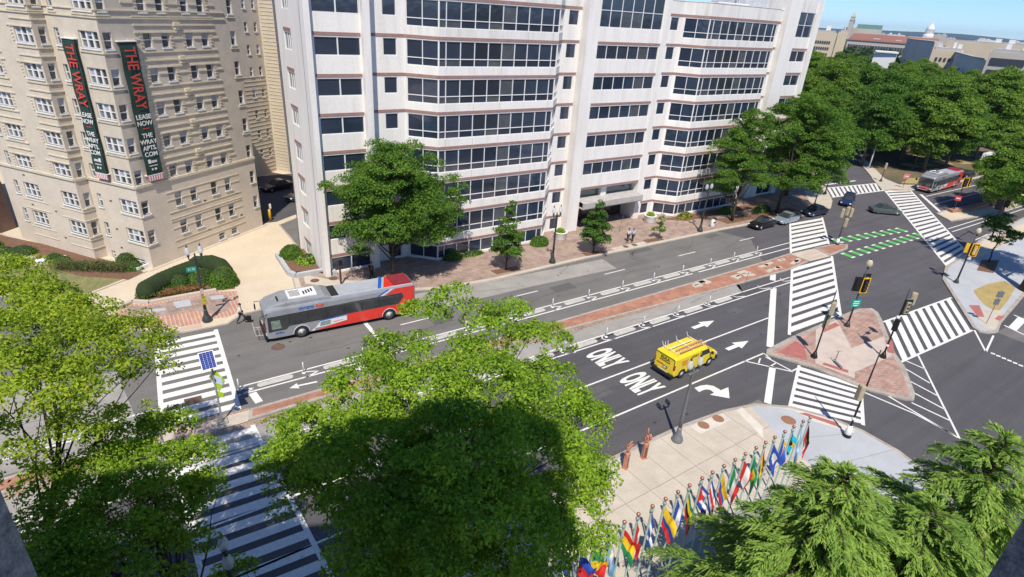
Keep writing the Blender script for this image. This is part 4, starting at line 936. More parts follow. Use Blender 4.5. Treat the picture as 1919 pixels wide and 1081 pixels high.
# -- trees in front of the office
def blob_crown(x, y, h, r, z0, k, rng, flat=.8):
    o = []
    for i in range(k):
        t = i / (k - 1); z = z0 + (h - z0) * (.12 + .8 * t); rr = r * (math.sin(math.pi * min(1, .22 + .72 * t)) ** .8)
        for j in range(max(1, int(4 * rr / r))):
            a = rng.uniform(0, 6.28); d = rr * rng.uniform(.25, .72); o.append((x + d * math.cos(a), y + d * math.sin(a), z, max(.5, r * .36 * rng.uniform(.8, 1.2)), r * .3))
    return o
rg = random.Random(4); GO = 'trees on the brick pavement before the white office'
bl = blob_crown(20.6, 48.9, 12.6, 6.0, 3.2, 11, rg, 1) + [(27.2, 48.6, 7.6, 1.0, .8), (19, 48, 13, .9, .8), (22.8, 49, 12.6, .9, .7), (15.4, 49, 10, 1.0, .7), (17, 48.6, 3.4, 1.0, .7), (26, 47.8, 4.4, 1.1, .7)] + [(16.2, 49.0, 5.6, 1.4, 1.1), (26, 49, 6.2, 1.6, 1.2), (26.5, 49, 9, 1.5, 1.1), (16.5, 49, 8.5, 1.4, 1.0), (20.5, 49, 12, 1.6, 1.0), (18, 49, 4.6, 1.6, 1.0), (23.5, 47.5, 4.4, 1.6, 1.0), (25, 50, 11, 1.2, .9)]
tree('big spreading dark green tree behind the bus', (20.4, 48.7), bl, L_mid, 41, .22, 13, GO, dens=6.5, per=115, cr=.78, leaf=.19, n=40, fork=.2)
def cone_crown(x, y, h, r, z0, rng, k=14):
    o = []
    for i in range(k):
        t = (i + .5) / k; z = z0 + (h - z0) * t; rr = r * (1 - t) ** .75 * (.55 + .45 * min(1, t * 5)); a = i * 2.4; d = rr * .45
        o.append((x + d * math.cos(a), y + d * math.sin(a), z, max(.25, rr * .62), max(.3, (h - z0) / k * 1.1)))
    return o
tree('dark conical young tree left of the first lamp post', (31.8, 45.8), cone_crown(31.8, 45.8, 7.5, 2.3, 1.6, rg), L_mid, 42, .09, 7.4, GO, dens=22, per=40, cr=.36, leaf=.2, n=18, fork=.2)
tree('rounded dark young tree before the office entrance', (43.6, 45.3), cone_crown(43.6, 45.3, 6.2, 2.35, 1.4, rg), L_dark, 43, .09, 6.1, GO, dens=22, per=40, cr=.36, leaf=.2, n=18, fork=.2)
tree('very small sapling on the mulch right of the two walkers', (54.4, 45.4), cone_crown(54.4, 45.4, 3.2, 1.0, .9, rg, 9), L_mid, 44, .04, 3.1, GO, dens=40, per=30, cr=.24, leaf=.15, n=10, fork=.2)
tree('tall loose green tree at the right end of the office', (69.8, 45.9), blob_crown(69.6, 45.9, 14.6, 5.0, 3.2, 8, rg) + [(65.5, 45.5, 6.5, 1.6, 1.1), (74, 45, 5.5, 1.7, 1.1)], L_mid, 45, .2, 14, GO, dens=7, per=130, cr=.75, leaf=.2, n=34, fork=.2)
tree('broad green tree over the parked cars at the corner', (79.5, 45.2), blob_crown(80.5, 45.2, 16, 7.4, 3.6, 10, rg), L_mid, 46, .24, 15, GO, dens=5.5, per=125, cr=.85, leaf=.22, n=34, fork=.2)
tree('green tree at the corner beside the far crosswalk', (90.0, 50.5), blob_crown(91.5, 49.6, 16, 7.0, 4.0, 9, rg), L_mid, 47, .22, 15, GO, dens=6, per=120, cr=.85, leaf=.22, n=30, fork=.2)
tree('dark tree tucked behind the end of the office', (98, 62), blob_crown(98, 62, 17, 6, 3, 8, rg), L_park, 48, .24, 16, None, dens=6, per=60, cr=.95, leaf=.36, n=20)
# -- right-hand side
tree('heavy old tree leaning in at the right edge', (81.5, 15.2), blob_crown(85.5, 17.0, 15.5, 6.2, 7.5, 7, rg), L_mid, 49, .62, 14, None, dens=6, per=120, cr=.85, leaf=.22, n=34, lean=(3.0, 1.2), fork=.3)
tree('small dark tree in the pit beside the yellow signal', (88.0, 21.1), blob_crown(88.0, 21.1, 5.9, 2.3, 2.6, 5, rg), L_dark, 50, .1, 5.6, None, dens=14, per=36, cr=.42, leaf=.24, n=20)
# -- park trees beyond the junction
protos = []
for s, (hh, rr) in enumerate(((15, 6.5), (17, 7.2), (13.5, 5.6))):
    t = thing('park_tree', 'x', 'tree', (0, 0, 0), 0, 'park trees beyond the junction')
    bl = blob_crown(0, 0, hh, rr, 2.9, 8, rg); c, C = crown('crown', bl, (L_park, L_park2, L_dark)[s], t, 60 + s, 3.6, 150, 1.35, .34); limbs('trunk', .3, hh, C, t, 60 + s, m_bark_g, .35, 10)
    protos.append(t)
rp = random.Random(12); spots = [(137, 49.5), (146, 49), (155, 52), (143, 56.5), (164, 50)]
tries = 0
while len(spots) < 150 and tries < 16000:
    tries += 1
    x = rp.uniform(124, 330); y = rp.uniform(46, 215)
    if y < 46 + (x - 124) * -.02 or x - 124 < (y - 50) * .36: continue
    if x < 150 and y < 52: continue
    if y > 50 + (x - 110) * .95: continue
    if all((x - a) ** 2 + (y - c) ** 2 > (7.0 + .016 * (x - 120)) ** 2 for a, c in spots): spots.append((x, y))
spots.sort(key=lambda p: math.hypot(*p))
words = ['rounded', 'broad', 'tall', 'bushy', 'loose', 'full']; 
for i, (x, y) in enumerate(spots):
    k = rp.randrange(3); sc_ = rp.uniform(.84, 1.1) * (1 if x < 170 else .86)
    if i < 3: o = protos[i]; o.location = (x, y, 0); o.rotation_euler = (0, 0, rp.uniform(0, 6.28)); o['label'] = 'dense green tree of the park beyond the junction'
    else: o = copy_tree(protos[k], (x, y, 0), rp.uniform(0, 6.28), 'dense green tree of the park beyond the junction', scale=sc_)
# trees along the far avenue on the right
for i, (x, y, h, r) in enumerate(((128, 24.5, 13, 5.5), (113, 28.3, 11.5, 3.8), (120, 31.5, 11, 4), (140, 29.5, 12, 5), (158, 25, 14, 6), (180, 30, 13, 6), (205, 25, 14, 6.5), (125, 32.0, 7, 3))):
    copy_tree(protos[i % 3], (x, y, 0), i * 1.3, 'green tree lining the avenue at the far right', group='trees lining the far avenue', scale=h / 15.5)

# -- hedges, round bushes and planting
def bush(label, c, r, rz, m=L_hedge, seed=1, name='round_bush', cat='bush', n=900, leaf=.1, group=None, hard=.94):
    rng = np.random.default_rng(seed); t = thing(name, label, cat, (c[0], c[1], .1), 0, group)
    rx, ry = r if hasattr(r, '__len__') else (r, r)
    u = rng.normal(size=(n, 3)); u /= np.linalg.norm(u, axis=1)[:, None]; u[:, 2] = np.abs(u[:, 2]) * 1.0 - .15
    lump = 1 + .06 * np.sin(u[:, 0] * 5 + seed) * np.cos(u[:, 1] * 4)
    P = np.column_stack([u[:, 0] * rx, u[:, 1] * ry, u[:, 2] * rz + rz * .15]) * (rng.uniform(hard, 1.04, n) * lump)[:, None]
    V, k = leaves(P, u, leaf, rng, .7, .6); me = quads_mesh('foliage', V, k, m); o = bpy.data.objects.new('foliage', me); COL.objects.link(o); o.parent = t
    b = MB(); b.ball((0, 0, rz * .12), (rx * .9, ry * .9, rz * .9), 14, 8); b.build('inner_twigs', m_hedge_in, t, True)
    return t
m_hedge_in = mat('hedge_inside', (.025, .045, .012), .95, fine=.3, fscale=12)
def hedge(label, path, wd, h, seed=1, m=L_hedge, leaf=.11, dens=330):
    """clipped hedge: overlapping rounded lumps along a path, leaves on their outer skin"""
    rng = np.random.default_rng(seed); t = thing('hedge', label, 'hedge', (path[0][0], path[0][1], .1)); b = MB(); cs = []
    for p, q in zip(path[:-1], path[1:]):
        p, q = np.array(p), np.array(q); n_ = max(2, int(np.linalg.norm(q - p) / .35))
        for k in range(n_): cs.append(p + (q - p) * k / n_)
    cs.append(np.array(path[-1])); cs = np.array(cs) - np.array(path[0]); r = wd / 2; Ps = []; Ns = []
    for c in cs:
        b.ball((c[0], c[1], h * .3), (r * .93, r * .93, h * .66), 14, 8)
        u = rng.normal(size=(int(dens * wd), 3)); u /= np.linalg.norm(u, axis=1)[:, None]; u[:, 2] = np.abs(u[:, 2]) - .25
        P = np.column_stack([c[0] + u[:, 0] * r, c[1] + u[:, 1] * r, h * .3 + u[:, 2] * h * .7]); d = np.min([((P[:, 0] - e[0]) ** 2 + (P[:, 1] - e[1]) ** 2) / r ** 2 + ((P[:, 2] - h * .3) / (h * .7)) ** 2 for e in cs], axis=0)
        k = (d > .93) & (P[:, 2] > .02); Ps.append(P[k] + rng.normal(0, .018, (k.sum(), 3))); Ns.append(u[k])
    V, k = leaves(np.vstack(Ps), np.vstack(Ns), leaf, rng, .7, .6); o = bpy.data.objects.new('foliage', quads_mesh('foliage', V, k, m)); COL.objects.link(o); o.parent = t
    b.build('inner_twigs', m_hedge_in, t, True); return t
hedge('long clipped hedge with rounded top on the corner island', [(-.1, 55.3), (1.2, 56.6), (2.6, 57.6), (4.0, 58.4)], 1.8, 1.5, 3)
hedge('curved clipped hedge round the right end of the corner island', [(4.5, 59.0), (5.7, 58.7), (6.3, 57.6), (6.4, 56.3)], 1.8, 1.6, 4)
bush('round clipped bush at the right front of the corner island', (6.1, 54.9), 1.25, 1.6, seed=7, n=3600, leaf=.11)
bush('brown green shrub between the two clipped hedges', (4.3, 56.4), (1.1, 1.2), 1.25, L_mid, 8, n=2200, leaf=.12, hard=.8)
bush('dark shrub beside the bed of brown groundcover', (2.6, 56.3), (.9, .8), 1.0, L_dark, 9, n=1500, leaf=.12, hard=.8)
struct('corner_bed', MB().prism([(-1.4, 54.5), (-.1, 53.85), (5.3, 53.85), (6.7, 53.5), (7.3, 56), (7.2, 59.0), (5.4, 60.4), (2.4, 59.6), (-.8, 56.2)], .0, .12), m_mulch)
rb = np.random.default_rng(5); P = np.column_stack([rb.uniform(.6, 4.4, 2500), rb.uniform(54.3, 55.6, 2500), rb.uniform(.12, .42, 2500)]); V, k = leaves(P, np.tile([0, 0, 1.0], (2500, 1)), .13, rb, .6)
o = bpy.data.objects.new('groundcover', quads_mesh('groundcover', V, k, mat_leaf('brown_cover', (.14, .07, .035), (.30, .18, .07), .2, 1.5))); COL.objects.link(o); tag(o, 'low brown and green groundcover in front of the clipped hedge', 'groundcover', kind='stuff')
b = MB(); b.tube([(-1.5, 54.4, .12), (-.1, 53.7, .12), (5.3, 53.7, .12), (5.6, 53.65, .12)], .14, 6); b = MB()
for p, q in (((-2.6, 53.6), (-1.3, 54.55)), ((-1.3, 54.55), (-.1, 53.75)), ((-.1, 53.75), (5.2, 53.75))):
    d = (Vector(q) - Vector(p)).normalized(); n_ = Vector((-d.y, d.x)) * .18; b.prism([tuple(Vector(p) - n_), tuple(Vector(q) - n_), tuple(Vector(q) + n_), tuple(Vector(p) + n_)], 0, .3)
tag(b.build('low_stone_wall', m_conc), 'low pale stone edge between brick apron and hedge bed', 'wall')
bush('perfectly round clipped bush at the corner of the office', (13.15, 58.3), 1.2, 1.45, seed=12, n=3400, leaf=.12)
bush('bright yellow green leafy shrub beside the round bush', (14.2, 56.2), 1.15, 1.05, L_bright, 13, n=1500, leaf=.2, hard=.7)
bush('rounded green bush under the big tree by the office glass', (28.2, 51.0), (1.2, .9), .95, L_mid, 14, n=1400, leaf=.14, hard=.85)
bush('yellow flowering bush against the office base', (64.2, 49.6), (1.4, .8), .95, mat_leaf('yellow_leaf', (.22, .22, .02), (.55, .48, .05), .3, 1), 15, n=1300, leaf=.15, hard=.8)
bush('clipped green bush left of the first office planter', (39.4, 50.2), (1.2, .9), 1.1, L_hedge, 16, n=1600, leaf=.13)
bush('low pale green shrub between office bushes', (30.6, 50.9), (1.6, .6), .5, L_bright, 17, n=900, leaf=.13, hard=.75)
bush('olive bush at the corner of the office under the tall tree', (72.0, 48.6), (1.5, .9), 1.0, L_mid, 18, n=1200, leaf=.16, hard=.8)
bush('green shrub behind the parked cars', (78.0, 46.8), (2.0, .9), 1.0, L_mid, 19, n=1200, leaf=.16, hard=.8)
k = 0
for (x, y, r, z, m, lab) in ((-12.5, 73.5, 1.3, 1.0, L_mid, 'wide green shrub below the brown brick building'), (-11.2, 71.0, 1.2, .8, L_bright, 'light green shrub near the garden slab'), (-9.6, 70.2, 1.3, .9, L_mid, 'green shrub at the foot of the stepped wall'),
    (-6.9, 66.9, .8, .9, L_hedge, 'dark round shrub left of the feathery planting'), (-6.2, 66.1, .7, .8, L_dark, 'dark small shrub touching the round one'), (-1.2, 63.2, 1.0, 1.3, L_mid, 'tall soft shrub near the corner window well'), (-.6, 61.9, .8, .7, L_dark, 'dark low shrub by the white window well')):
    bush(lab, (x, y), r, z, m, 70 + k, n=1300, leaf=.13, hard=.75, name='shrub', cat='shrub'); k += 1
rb = np.random.default_rng(8); n_ = 9000; t_ = rb.uniform(0, 1, n_); P = np.column_stack([-6.6 + 5.4 * t_ + rb.normal(0, .35, n_), 65.0 - 3.3 * t_ + rb.normal(0, .35, n_), rb.uniform(.15, .9, n_)]); V, k = leaves(P, np.tile([0, 0, .2], (n_, 1)), .2, rb, .2, .3)
o = bpy.data.objects.new('feathery_planting', quads_mesh('feathery', V, k, mat_leaf('feathery', (.08, .11, .04), (.20, .22, .10), .3, .8))); COL.objects.link(o); tag(o, 'feathery grey green planting along the apartment house lawn', 'planting', kind='stuff')

# -- deodar cedars at the lower right
def cedar(label, base, h, R, seed, z0=3.2, dense=1.0, az0=None):
    rng = random.Random(seed); nr = np.random.default_rng(seed); t = thing('cedar_tree', label, 'conifer', (base[0], base[1], 0), 0, 'cedars on the plaza')
    tb_ = MB(); tb_.tube([(0, 0, 0), (.05, 0, h * .5), (0, .05, h * .98)], [.24, .12, .012], 9); Pc = []; Dc = []; Sc = []
    z = z0; a = rng.uniform(0, 6)
    while z < h - .2:
        f = (z - z0) / (h - z0); a += 2.4 + rng.uniform(-.35, .35); L_ = R * (1 - f) ** .72 * rng.uniform(.72, 1.12) + .35
        d = Vector((math.cos(a), math.sin(a), 0)); pts = []; K = 7
        rise = rng.uniform(.16, .42)
        for i in range(K + 1):
            q = i / K; pts.append(Vector((0, 0, z)) + d * L_ * q + Vector((0, 0, L_ * (rise * q - .36 * q * q * q))) + Vector((-d.y, d.x, 0)) * .12 * L_ * math.sin(q * 2.5) * rng.uniform(-1, 1) * .4)
        tb_.tube(pts, [.055 * (1 - .85 * i / K) * (1 + L_ * .12) for i in range(K + 1)], 5)
        for j in range(int(L_ * 55)):
            q = rng.random(); kk = min(K - 1, int(q * K)); p = pts[kk].lerp(pts[kk + 1], q * K - kk); dd = (pts[kk + 1] - pts[kk]).normalized(); a2 = rng.uniform(0, 6.28); sd_ = Vector((-dd.y, dd.x, 0)) * math.cos(a2) + Vector((0, 0, 1)) * abs(math.sin(a2))
            Pc.append(tuple(p + sd_ * .05)); Dc.append(tuple((dd + sd_ * .9).normalized())); Sc.append(.15)
        m_ = int(L_ * 14 * dense)
        for j in range(m_):
            q = .12 + .88 * (j + rng.random()) / m_; kk = min(K - 1, int(q * K)); p = pts[kk].lerp(pts[kk + 1], q * K - kk); dd = (pts[kk + 1] - pts[kk]).normalized()
            side = 1 if j % 2 else -1; l = (L_ * .36 * (1.08 - q) + .26) * rng.uniform(.7, 1.15); sd_ = Vector((-dd.y, dd.x, 0)) * side
            td = (dd * .75 + sd_ * .75).normalized(); n2 = max(5, int(l * 20))
            for i in range(n2):
                r_ = (i + .5) / n2; c = p + td * l * r_ + Vector((0, 0, -.2 * l * r_ * r_)); Pc.append(tuple(c)); v = td + Vector((0, 0, -.2 * r_)) + (sd_ * -1 if i % 2 else dd) * .8 + Vector((rng.uniform(-.3, .3), rng.uniform(-.3, .3), rng.uniform(-.5, .2))); Dc.append(tuple(v.normalized())); Sc.append(.175 * (1.1 - .45 * r_))
        z += .105 / dense
    for k in range(120):
        q = rng.random(); z = h - 2.2 * q * q; a = rng.uniform(0, 6.28); r = .05 + .22 * q; Pc.append((r * math.cos(a), r * math.sin(a), z)); Dc.append(tuple(Vector((math.cos(a), math.sin(a), .9)).normalized())); Sc.append(.2)
    P = np.array(Pc); D = np.array(Dc); S = np.array(Sc)[:, None] * nr.uniform(.8, 1.4, (len(Pc), 1)); n = len(P)
    up = np.tile([0, 0, 1.0], (n, 1)) + nr.normal(0, .35, (n, 3)); bn = np.cross(D, up); bn /= np.linalg.norm(bn, axis=1)[:, None]
    V = np.empty((n, 4, 3)); V[:, 0] = P - D * S * .35; V[:, 1] = P + D * S * .25 + bn * S * .17; V[:, 2] = P + D * S * .9; V[:, 3] = P + D * S * .25 - bn * S * .17
    o = bpy.data.objects.new('crown', quads_mesh('crown', V.reshape(-1, 3), n, L_cedar)); COL.objects.link(o); o.parent = t; tb_.build('trunk', m_bark, t, True)
    return n
nc = cedar('tall yellow green cedar in the middle of the lower right', (17.3, 5.2), 12.6, 5.9, 3)
nc += cedar('cedar with upright tips at the right edge', (24.6, 3.2), 12.4, 5.2, 8)
nc += cedar('lower cedar at the bottom left of the cedar group', (12.9, 4.6), 9.2, 4.3, 5)
nc += cedar('cedar between the two taller ones at the bottom edge', (21.0, 3.4), 10.6, 5.2, 9)
nc += cedar('lowest cedar just left of the dark window jamb', (17.0, 1.2), 9.8, 4.0, 14)
print('cedar needles', nc)
# ================================================================ vehicles
m_tyre = mat('tyre', (.022, .022, .022), .85, fine=.2); m_rim = mat('rim', (.62, .62, .63), .4, metal=.25); m_black = mat('black_trim', (.02, .02, .022), .5)
m_cglass = mat('car_glass', (.018, .022, .026), .07, spec=.8, scale=.9, col2=(.05, .055, .055)); m_light = mat('headlamp', (.75, .76, .78), .2, coat=.5); m_tail = mat('tail_lamp', (.5, .03, .02), .3)
m_silver = mat('bus_silver', (.38, .40, .43), .38, metal=.35, scale=1.2, coat=.3); m_busroof = mat('bus_roof_grey', (.40, .42, .45), .6, scale=.8, fine=.12, fscale=10)
m_busred = mat('bus_red', (.72, .045, .03), .35, coat=.4); m_blue = mat('livery_blue', (.02, .12, .52), .4); m_wht = mat('livery_white', (.78, .78, .78), .4)
m_adg = mat('advert_picture', (.35, .42, .18), .5, scale=6, col2=(.10, .16, .35)); m_pale = mat('pale_skirt', (.62, .62, .62), .5)
def wheel(r, wd, parent, M, nm='wheel'):
    b = MB(); b.lathe([(r * .62, -wd / 2), (r * .93, -wd / 2), (r, -wd * .32), (r, wd * .32), (r * .93, wd / 2), (r * .62, wd / 2)], seg=20, M=M @ Matrix.Rotation(R_(90), 4, 'X'))
    o = b.build(nm, m_tyre, parent, True); b = MB()
    for s in (1, -1):
        b.lathe([(r * .64, s * wd * .505), (r * .52, s * wd * .47), (r * .22, s * wd * .50), (.02, s * wd * .53)], seg=14, M=M @ Matrix.Rotation(R_(90), 4, 'X'))
    b.build('rim', m_rim, o, True); return o
def side_panel(b, pts, y, mi=0, t=.012):
    """flat panel on a vehicle side: polygon of (x, z) standing t proud of plane y"""
    s = 1 if y > 0 else -1; n = len(pts); k = len(b.v)
    b.v += [(x, y + s * t, z) for x, z in pts] + [(x, y - s * .02, z) for x, z in pts]
    f = tuple(k + i for i in range(n)); b.f.append(f if s < 0 else f[::-1]); b.m.append(mi)
    for i in range(n):
        j = (i + 1) % n; q = (k + i, k + j, k + n + j, k + n + i); b.f.append(q if s > 0 else q[::-1]); b.m.append(mi)
def loft(b, rings, mi=0, caps=True):
    k = len(b.v); n = len(rings[0])
    for r in rings: b.v += [tuple(p) for p in r]
    for i in range(len(rings) - 1):
        for j in range(n):
            q = (j + 1) % n; b.f.append((k + i * n + j, k + i * n + q, k + (i + 1) * n + q, k + (i + 1) * n + j)); b.m.append(mi)
    if caps: b.f.append(tuple(k + j for j in range(n - 1, -1, -1))); b.m.append(mi); b.f.append(tuple(k + (len(rings) - 1) * n + j for j in range(n))); b.m.append(mi)
def sect(x, w, z0, z1, r=.14, r0=.05):
    return [(x, -w + r0, z0), (x, w - r0, z0), (x, w, z0 + r0), (x, w, z1 - r), (x, w - r * .3, z1 - r * .3), (x, w - r, z1), (x, -w + r, z1), (x, -w + r * .3, z1 - r * .3), (x, -w, z1 - r), (x, -w, z0 + r0)]
def make_bus(label):
    t = thing('city_bus', label, 'bus', (0, 0, 0), 0, 'city buses'); L, W_ = 6.15, 1.28
    b = MB(); loft(b, [sect(-L, W_ - .06, .45, 2.95, .2), sect(-L + .12, W_, .36, 3.02, .22), sect(1.2, W_, .36, 3.02, .22), sect(5.5, W_, .36, 3.0, .22), sect(5.98, W_ - .05, .36, 2.9, .25), sect(L, W_ - .14, .42, 2.7, .28)]); 
    b.build('body', m_silver, t, False)
    b = MB(); loft(b, [sect(-L + .2, W_ - .22, 2.96, 3.06, .04), sect(5.2, W_ - .22, 2.96, 3.06, .04)]); b.build('roof', m_busroof, t)
    b = MB(); b.prism([(-3.4, 1.0), (-4.1, -1.0), (-5.9, -1.0), (-5.9, 1.0)], 3.05, 3.068); b.build('red_roof_panel', m_busred, t); b = MB(); b.prism([(-2.9, 1.0), (-3.6, -1.0), (-3.9, -1.0), (-3.2, 1.0)], 3.05, 3.068); b.build('blue_roof_stripe', m_blue, t)
    b = MB(); loft(b, [sect(1.0, W_ - .1, 2.95, 3.12, .06), sect(1.5, W_ - .12, 2.95, 3.32, .12), sect(4.6, W_ - .12, 2.95, 3.34, .12), sect(5.85, W_ - .25, 2.85, 3.06, .1)]); b.build('roof_fairing', m_silver, t)
    b = MB(); b.box(2.0, 4.2, -.8, .72, 3.32, 3.40); hv = b.build('roof_unit', m_wht, t); b = MB()
    for k in range(9): b.box(3.25 + .09 * k, 3.29 + .09 * k, -.6, .5, 3.40, 3.412)
    for k in range(4): b.box(2.2 + .22 * k, 2.33 + .22 * k, -.5 + .1 * k, .1 + .1 * k, 3.40, 3.412)
    b.build('roof_grille', m_black, hv)
    b = MB(); b.box(.35, .95, -.95, .95, 3.05, 3.12); b.build('roof_hatch', m_black, t); b = MB(); b.box(-5.9, -4.3, -.95, .95, 3.05, 3.2); b.build('engine_cover', mat('engine_cover', (.25, .03, .04), .6), t); b = MB(); b.box(4.75, 5.05, -.3, .6, 3.2, 3.27); b.build('front_vent', m_black, t)
    for y in (W_, -W_):
        b = MB(); side_panel(b, [(6.0, 1.02), (4.7, 1.02), (4.4, 1.28), (1.6, 1.28), (.0, 1.38), (-4.6, 1.42), (-5.1, 2.1), (-4.9, 2.42), (-.5, 2.40), (6.0, 2.30)], y, 0, .016); b.build('side_windows', m_cglass, t)
        b = MB(); side_panel(b, [(-.15, .40), (2.4, .40), (1.3, .62), (-.15, .80), (-.15, 1.36), (-4.6, 1.40), (-5.12, 2.1), (-4.92, 2.44), (-3.5, 2.44), (-4.3, 2.92), (-6.05, 2.92), (-6.05, .45)], y, 0, .008); b.build('red_panel', m_busred, t)
        b = MB(); side_panel(b, [(-3.3, 2.45), (-3.05, 2.45), (-3.9, 2.93), (-4.15, 2.93)], y, 0, .012); b.build('white_stripe', m_wht, t)
        b = MB(); side_panel(b, [(-3.0, 2.45), (-2.75, 2.45), (-3.6, 2.93), (-3.85, 2.93)], y, 0, .012); b.build('blue_stripe', m_blue, t)
        b = MB(); side_panel(b, [(2.5, .42), (2.5, .62), (1.3, .66), (-.1, .84), (-.1, 1.26), (2.0, 1.16), (2.4, .7), (2.8, .42)][::-1], y, 0, .014); side_panel(b, [(-.1, 1.26), (-.1, 1.34), (2.05, 1.24), (2.05, 1.16)], y, 1, .015); side_panel(b, [(2.0, 1.12), (1.2, 1.12), (1.25, .75), (2.1, .72)], y, 2, .019); side_panel(b, [(1.0, .86), (.2, .92), (.2, .97), (1.0, .92)], y, 3, .018)
        b.build('advert_panel', [m_wht, m_blue, m_adg, m_busred], t)
        b = MB(); side_panel(b, [(-4.95, .7), (-5.8, .75), (-5.8, 1.35), (-5.0, 1.3)], y, 0, .014)
        b.build('engine_grille', m_black, t); b = MB()
        for x in (3.55, -3.75): b.tube([(x + .62 * math.cos(a), y, .5 + .62 * math.sin(a)) for a in [math.pi * k / 9 for k in range(10)]], .035, 5)
        b.build('wheel_arch', m_pale if y > 0 else m_silver, t)
        s = 1 if y > 0 else -1; M0 = frame((3.3, y + s * .014, 2.62), (-s, 0, 0), (0, 0, 1))
        text('metro', 'lettering', m_blue, t, frame((3.0, y + s * .012, 2.63), (-s, 0, 0), (0, 0, 1)), .46, 1, .004, bold=.015); text('bus', 'lettering', m_busred, t, frame((3.0 - s * 1.02, y + s * .012, 2.63), (-s, 0, 0), (0, 0, 1)), .46, 1, .004, bold=.012)
        text('metro', 'lettering', m_blue, t, frame((5.2, y + s * .012, .82), (-s, 0, 0), (0, 0, 1)), .26, 1, .004, bold=.01)
    b = MB(); b.box(L - .10, L + .02, -1.08, 1.08, 1.05, 2.55); b.box(-L - .01, -L + .1, -.9, .9, 1.6, 2.5); b.build('windscreen', m_cglass, t)
    for y in (W_, -W_):
        b = MB()
        for x in (4.35, 2.9, 1.45, 0.0, -1.45, -2.9): side_panel(b, [(x, 1.42), (x + .05, 1.42), (x + .05, 2.28), (x, 2.28)], y, 0, .020)
        b.build('window_dividers', m_black, t)
    b = MB(); side_panel(b, [(5.0, 1.2), (5.75, 1.2), (5.75, 1.95), (5.1, 1.95)], W_, 0, .021); b.build('driver_window', mat('driver_window', (.10, .15, .13), .15, spec=.7, scale=3, col2=(.28, .33, .28)), t)
    b = MB(); b.box(L - .12, L + .012, -1.0, 1.0, .62, 1.03); b.build('front_panel', m_busred, t)
    b = MB(); b.box(L - .05, L + .18, -1.18, 1.18, .32, .6); b.box(-L - .15, -L + .05, -1.15, 1.15, .4, .62); b.build('bumper', m_black, t)
    b = MB()
    for y in (-.98, .98): b.box(L + .0, L + .05, y - .17, y + .17, .7, .9)
    b.build('headlight', m_light, t)
    for y in (-1, 1):
        b = MB(); b.tube([(L - .3, y * 1.2, 2.6), (L + .35, y * 1.45, 2.55), (L + .4, y * 1.5, 2.2)], .025, 5); b.box(L + .32, L + .42, y * 1.5 - .13, y * 1.5 + .13, 1.85, 2.25); b.build('mirror', m_black, t)
    b = MB()
    for y in (-.7, .7): b.tube([(L + .1, y, .55), (L + .75, y, .6), (L + .78, y, 1.1)], .025, 5)
    for x, z in ((L + .45, .6), (L + .75, .62), (L + .78, 1.05)): b.tube([(x, -.75, z), (x, .75, z)], .022, 5)
    b.build('bicycle_rack', m_rim, t)
    for x in (3.55, -3.75):
        for y in (1.17, -1.17):
            wheel(.5, .3, t, Matrix.Translation((x, y, .5)))
            b = MB(); side_panel(b, [(x + .60 * math.cos(a), .5 + .60 * math.sin(a)) for a in [math.pi * k / 9 for k in range(10)]] + [(x - .6, .37), (x + .6, .37)], W_ if y > 0 else -W_, 0, .0175); b.build('wheel_well', m_black, t)
    return t
bus = make_bus('silver and red city bus with open view of its driver side at the near kerb')
bus.location = (13.28, 43.2, .004); bus.rotation_euler = (0, 0, R_(180 - 4.2))
copy_tree(bus, (124.2, 41.6, .004), R_(181), 'distant silver and red city bus waiting beyond the far crosswalk')

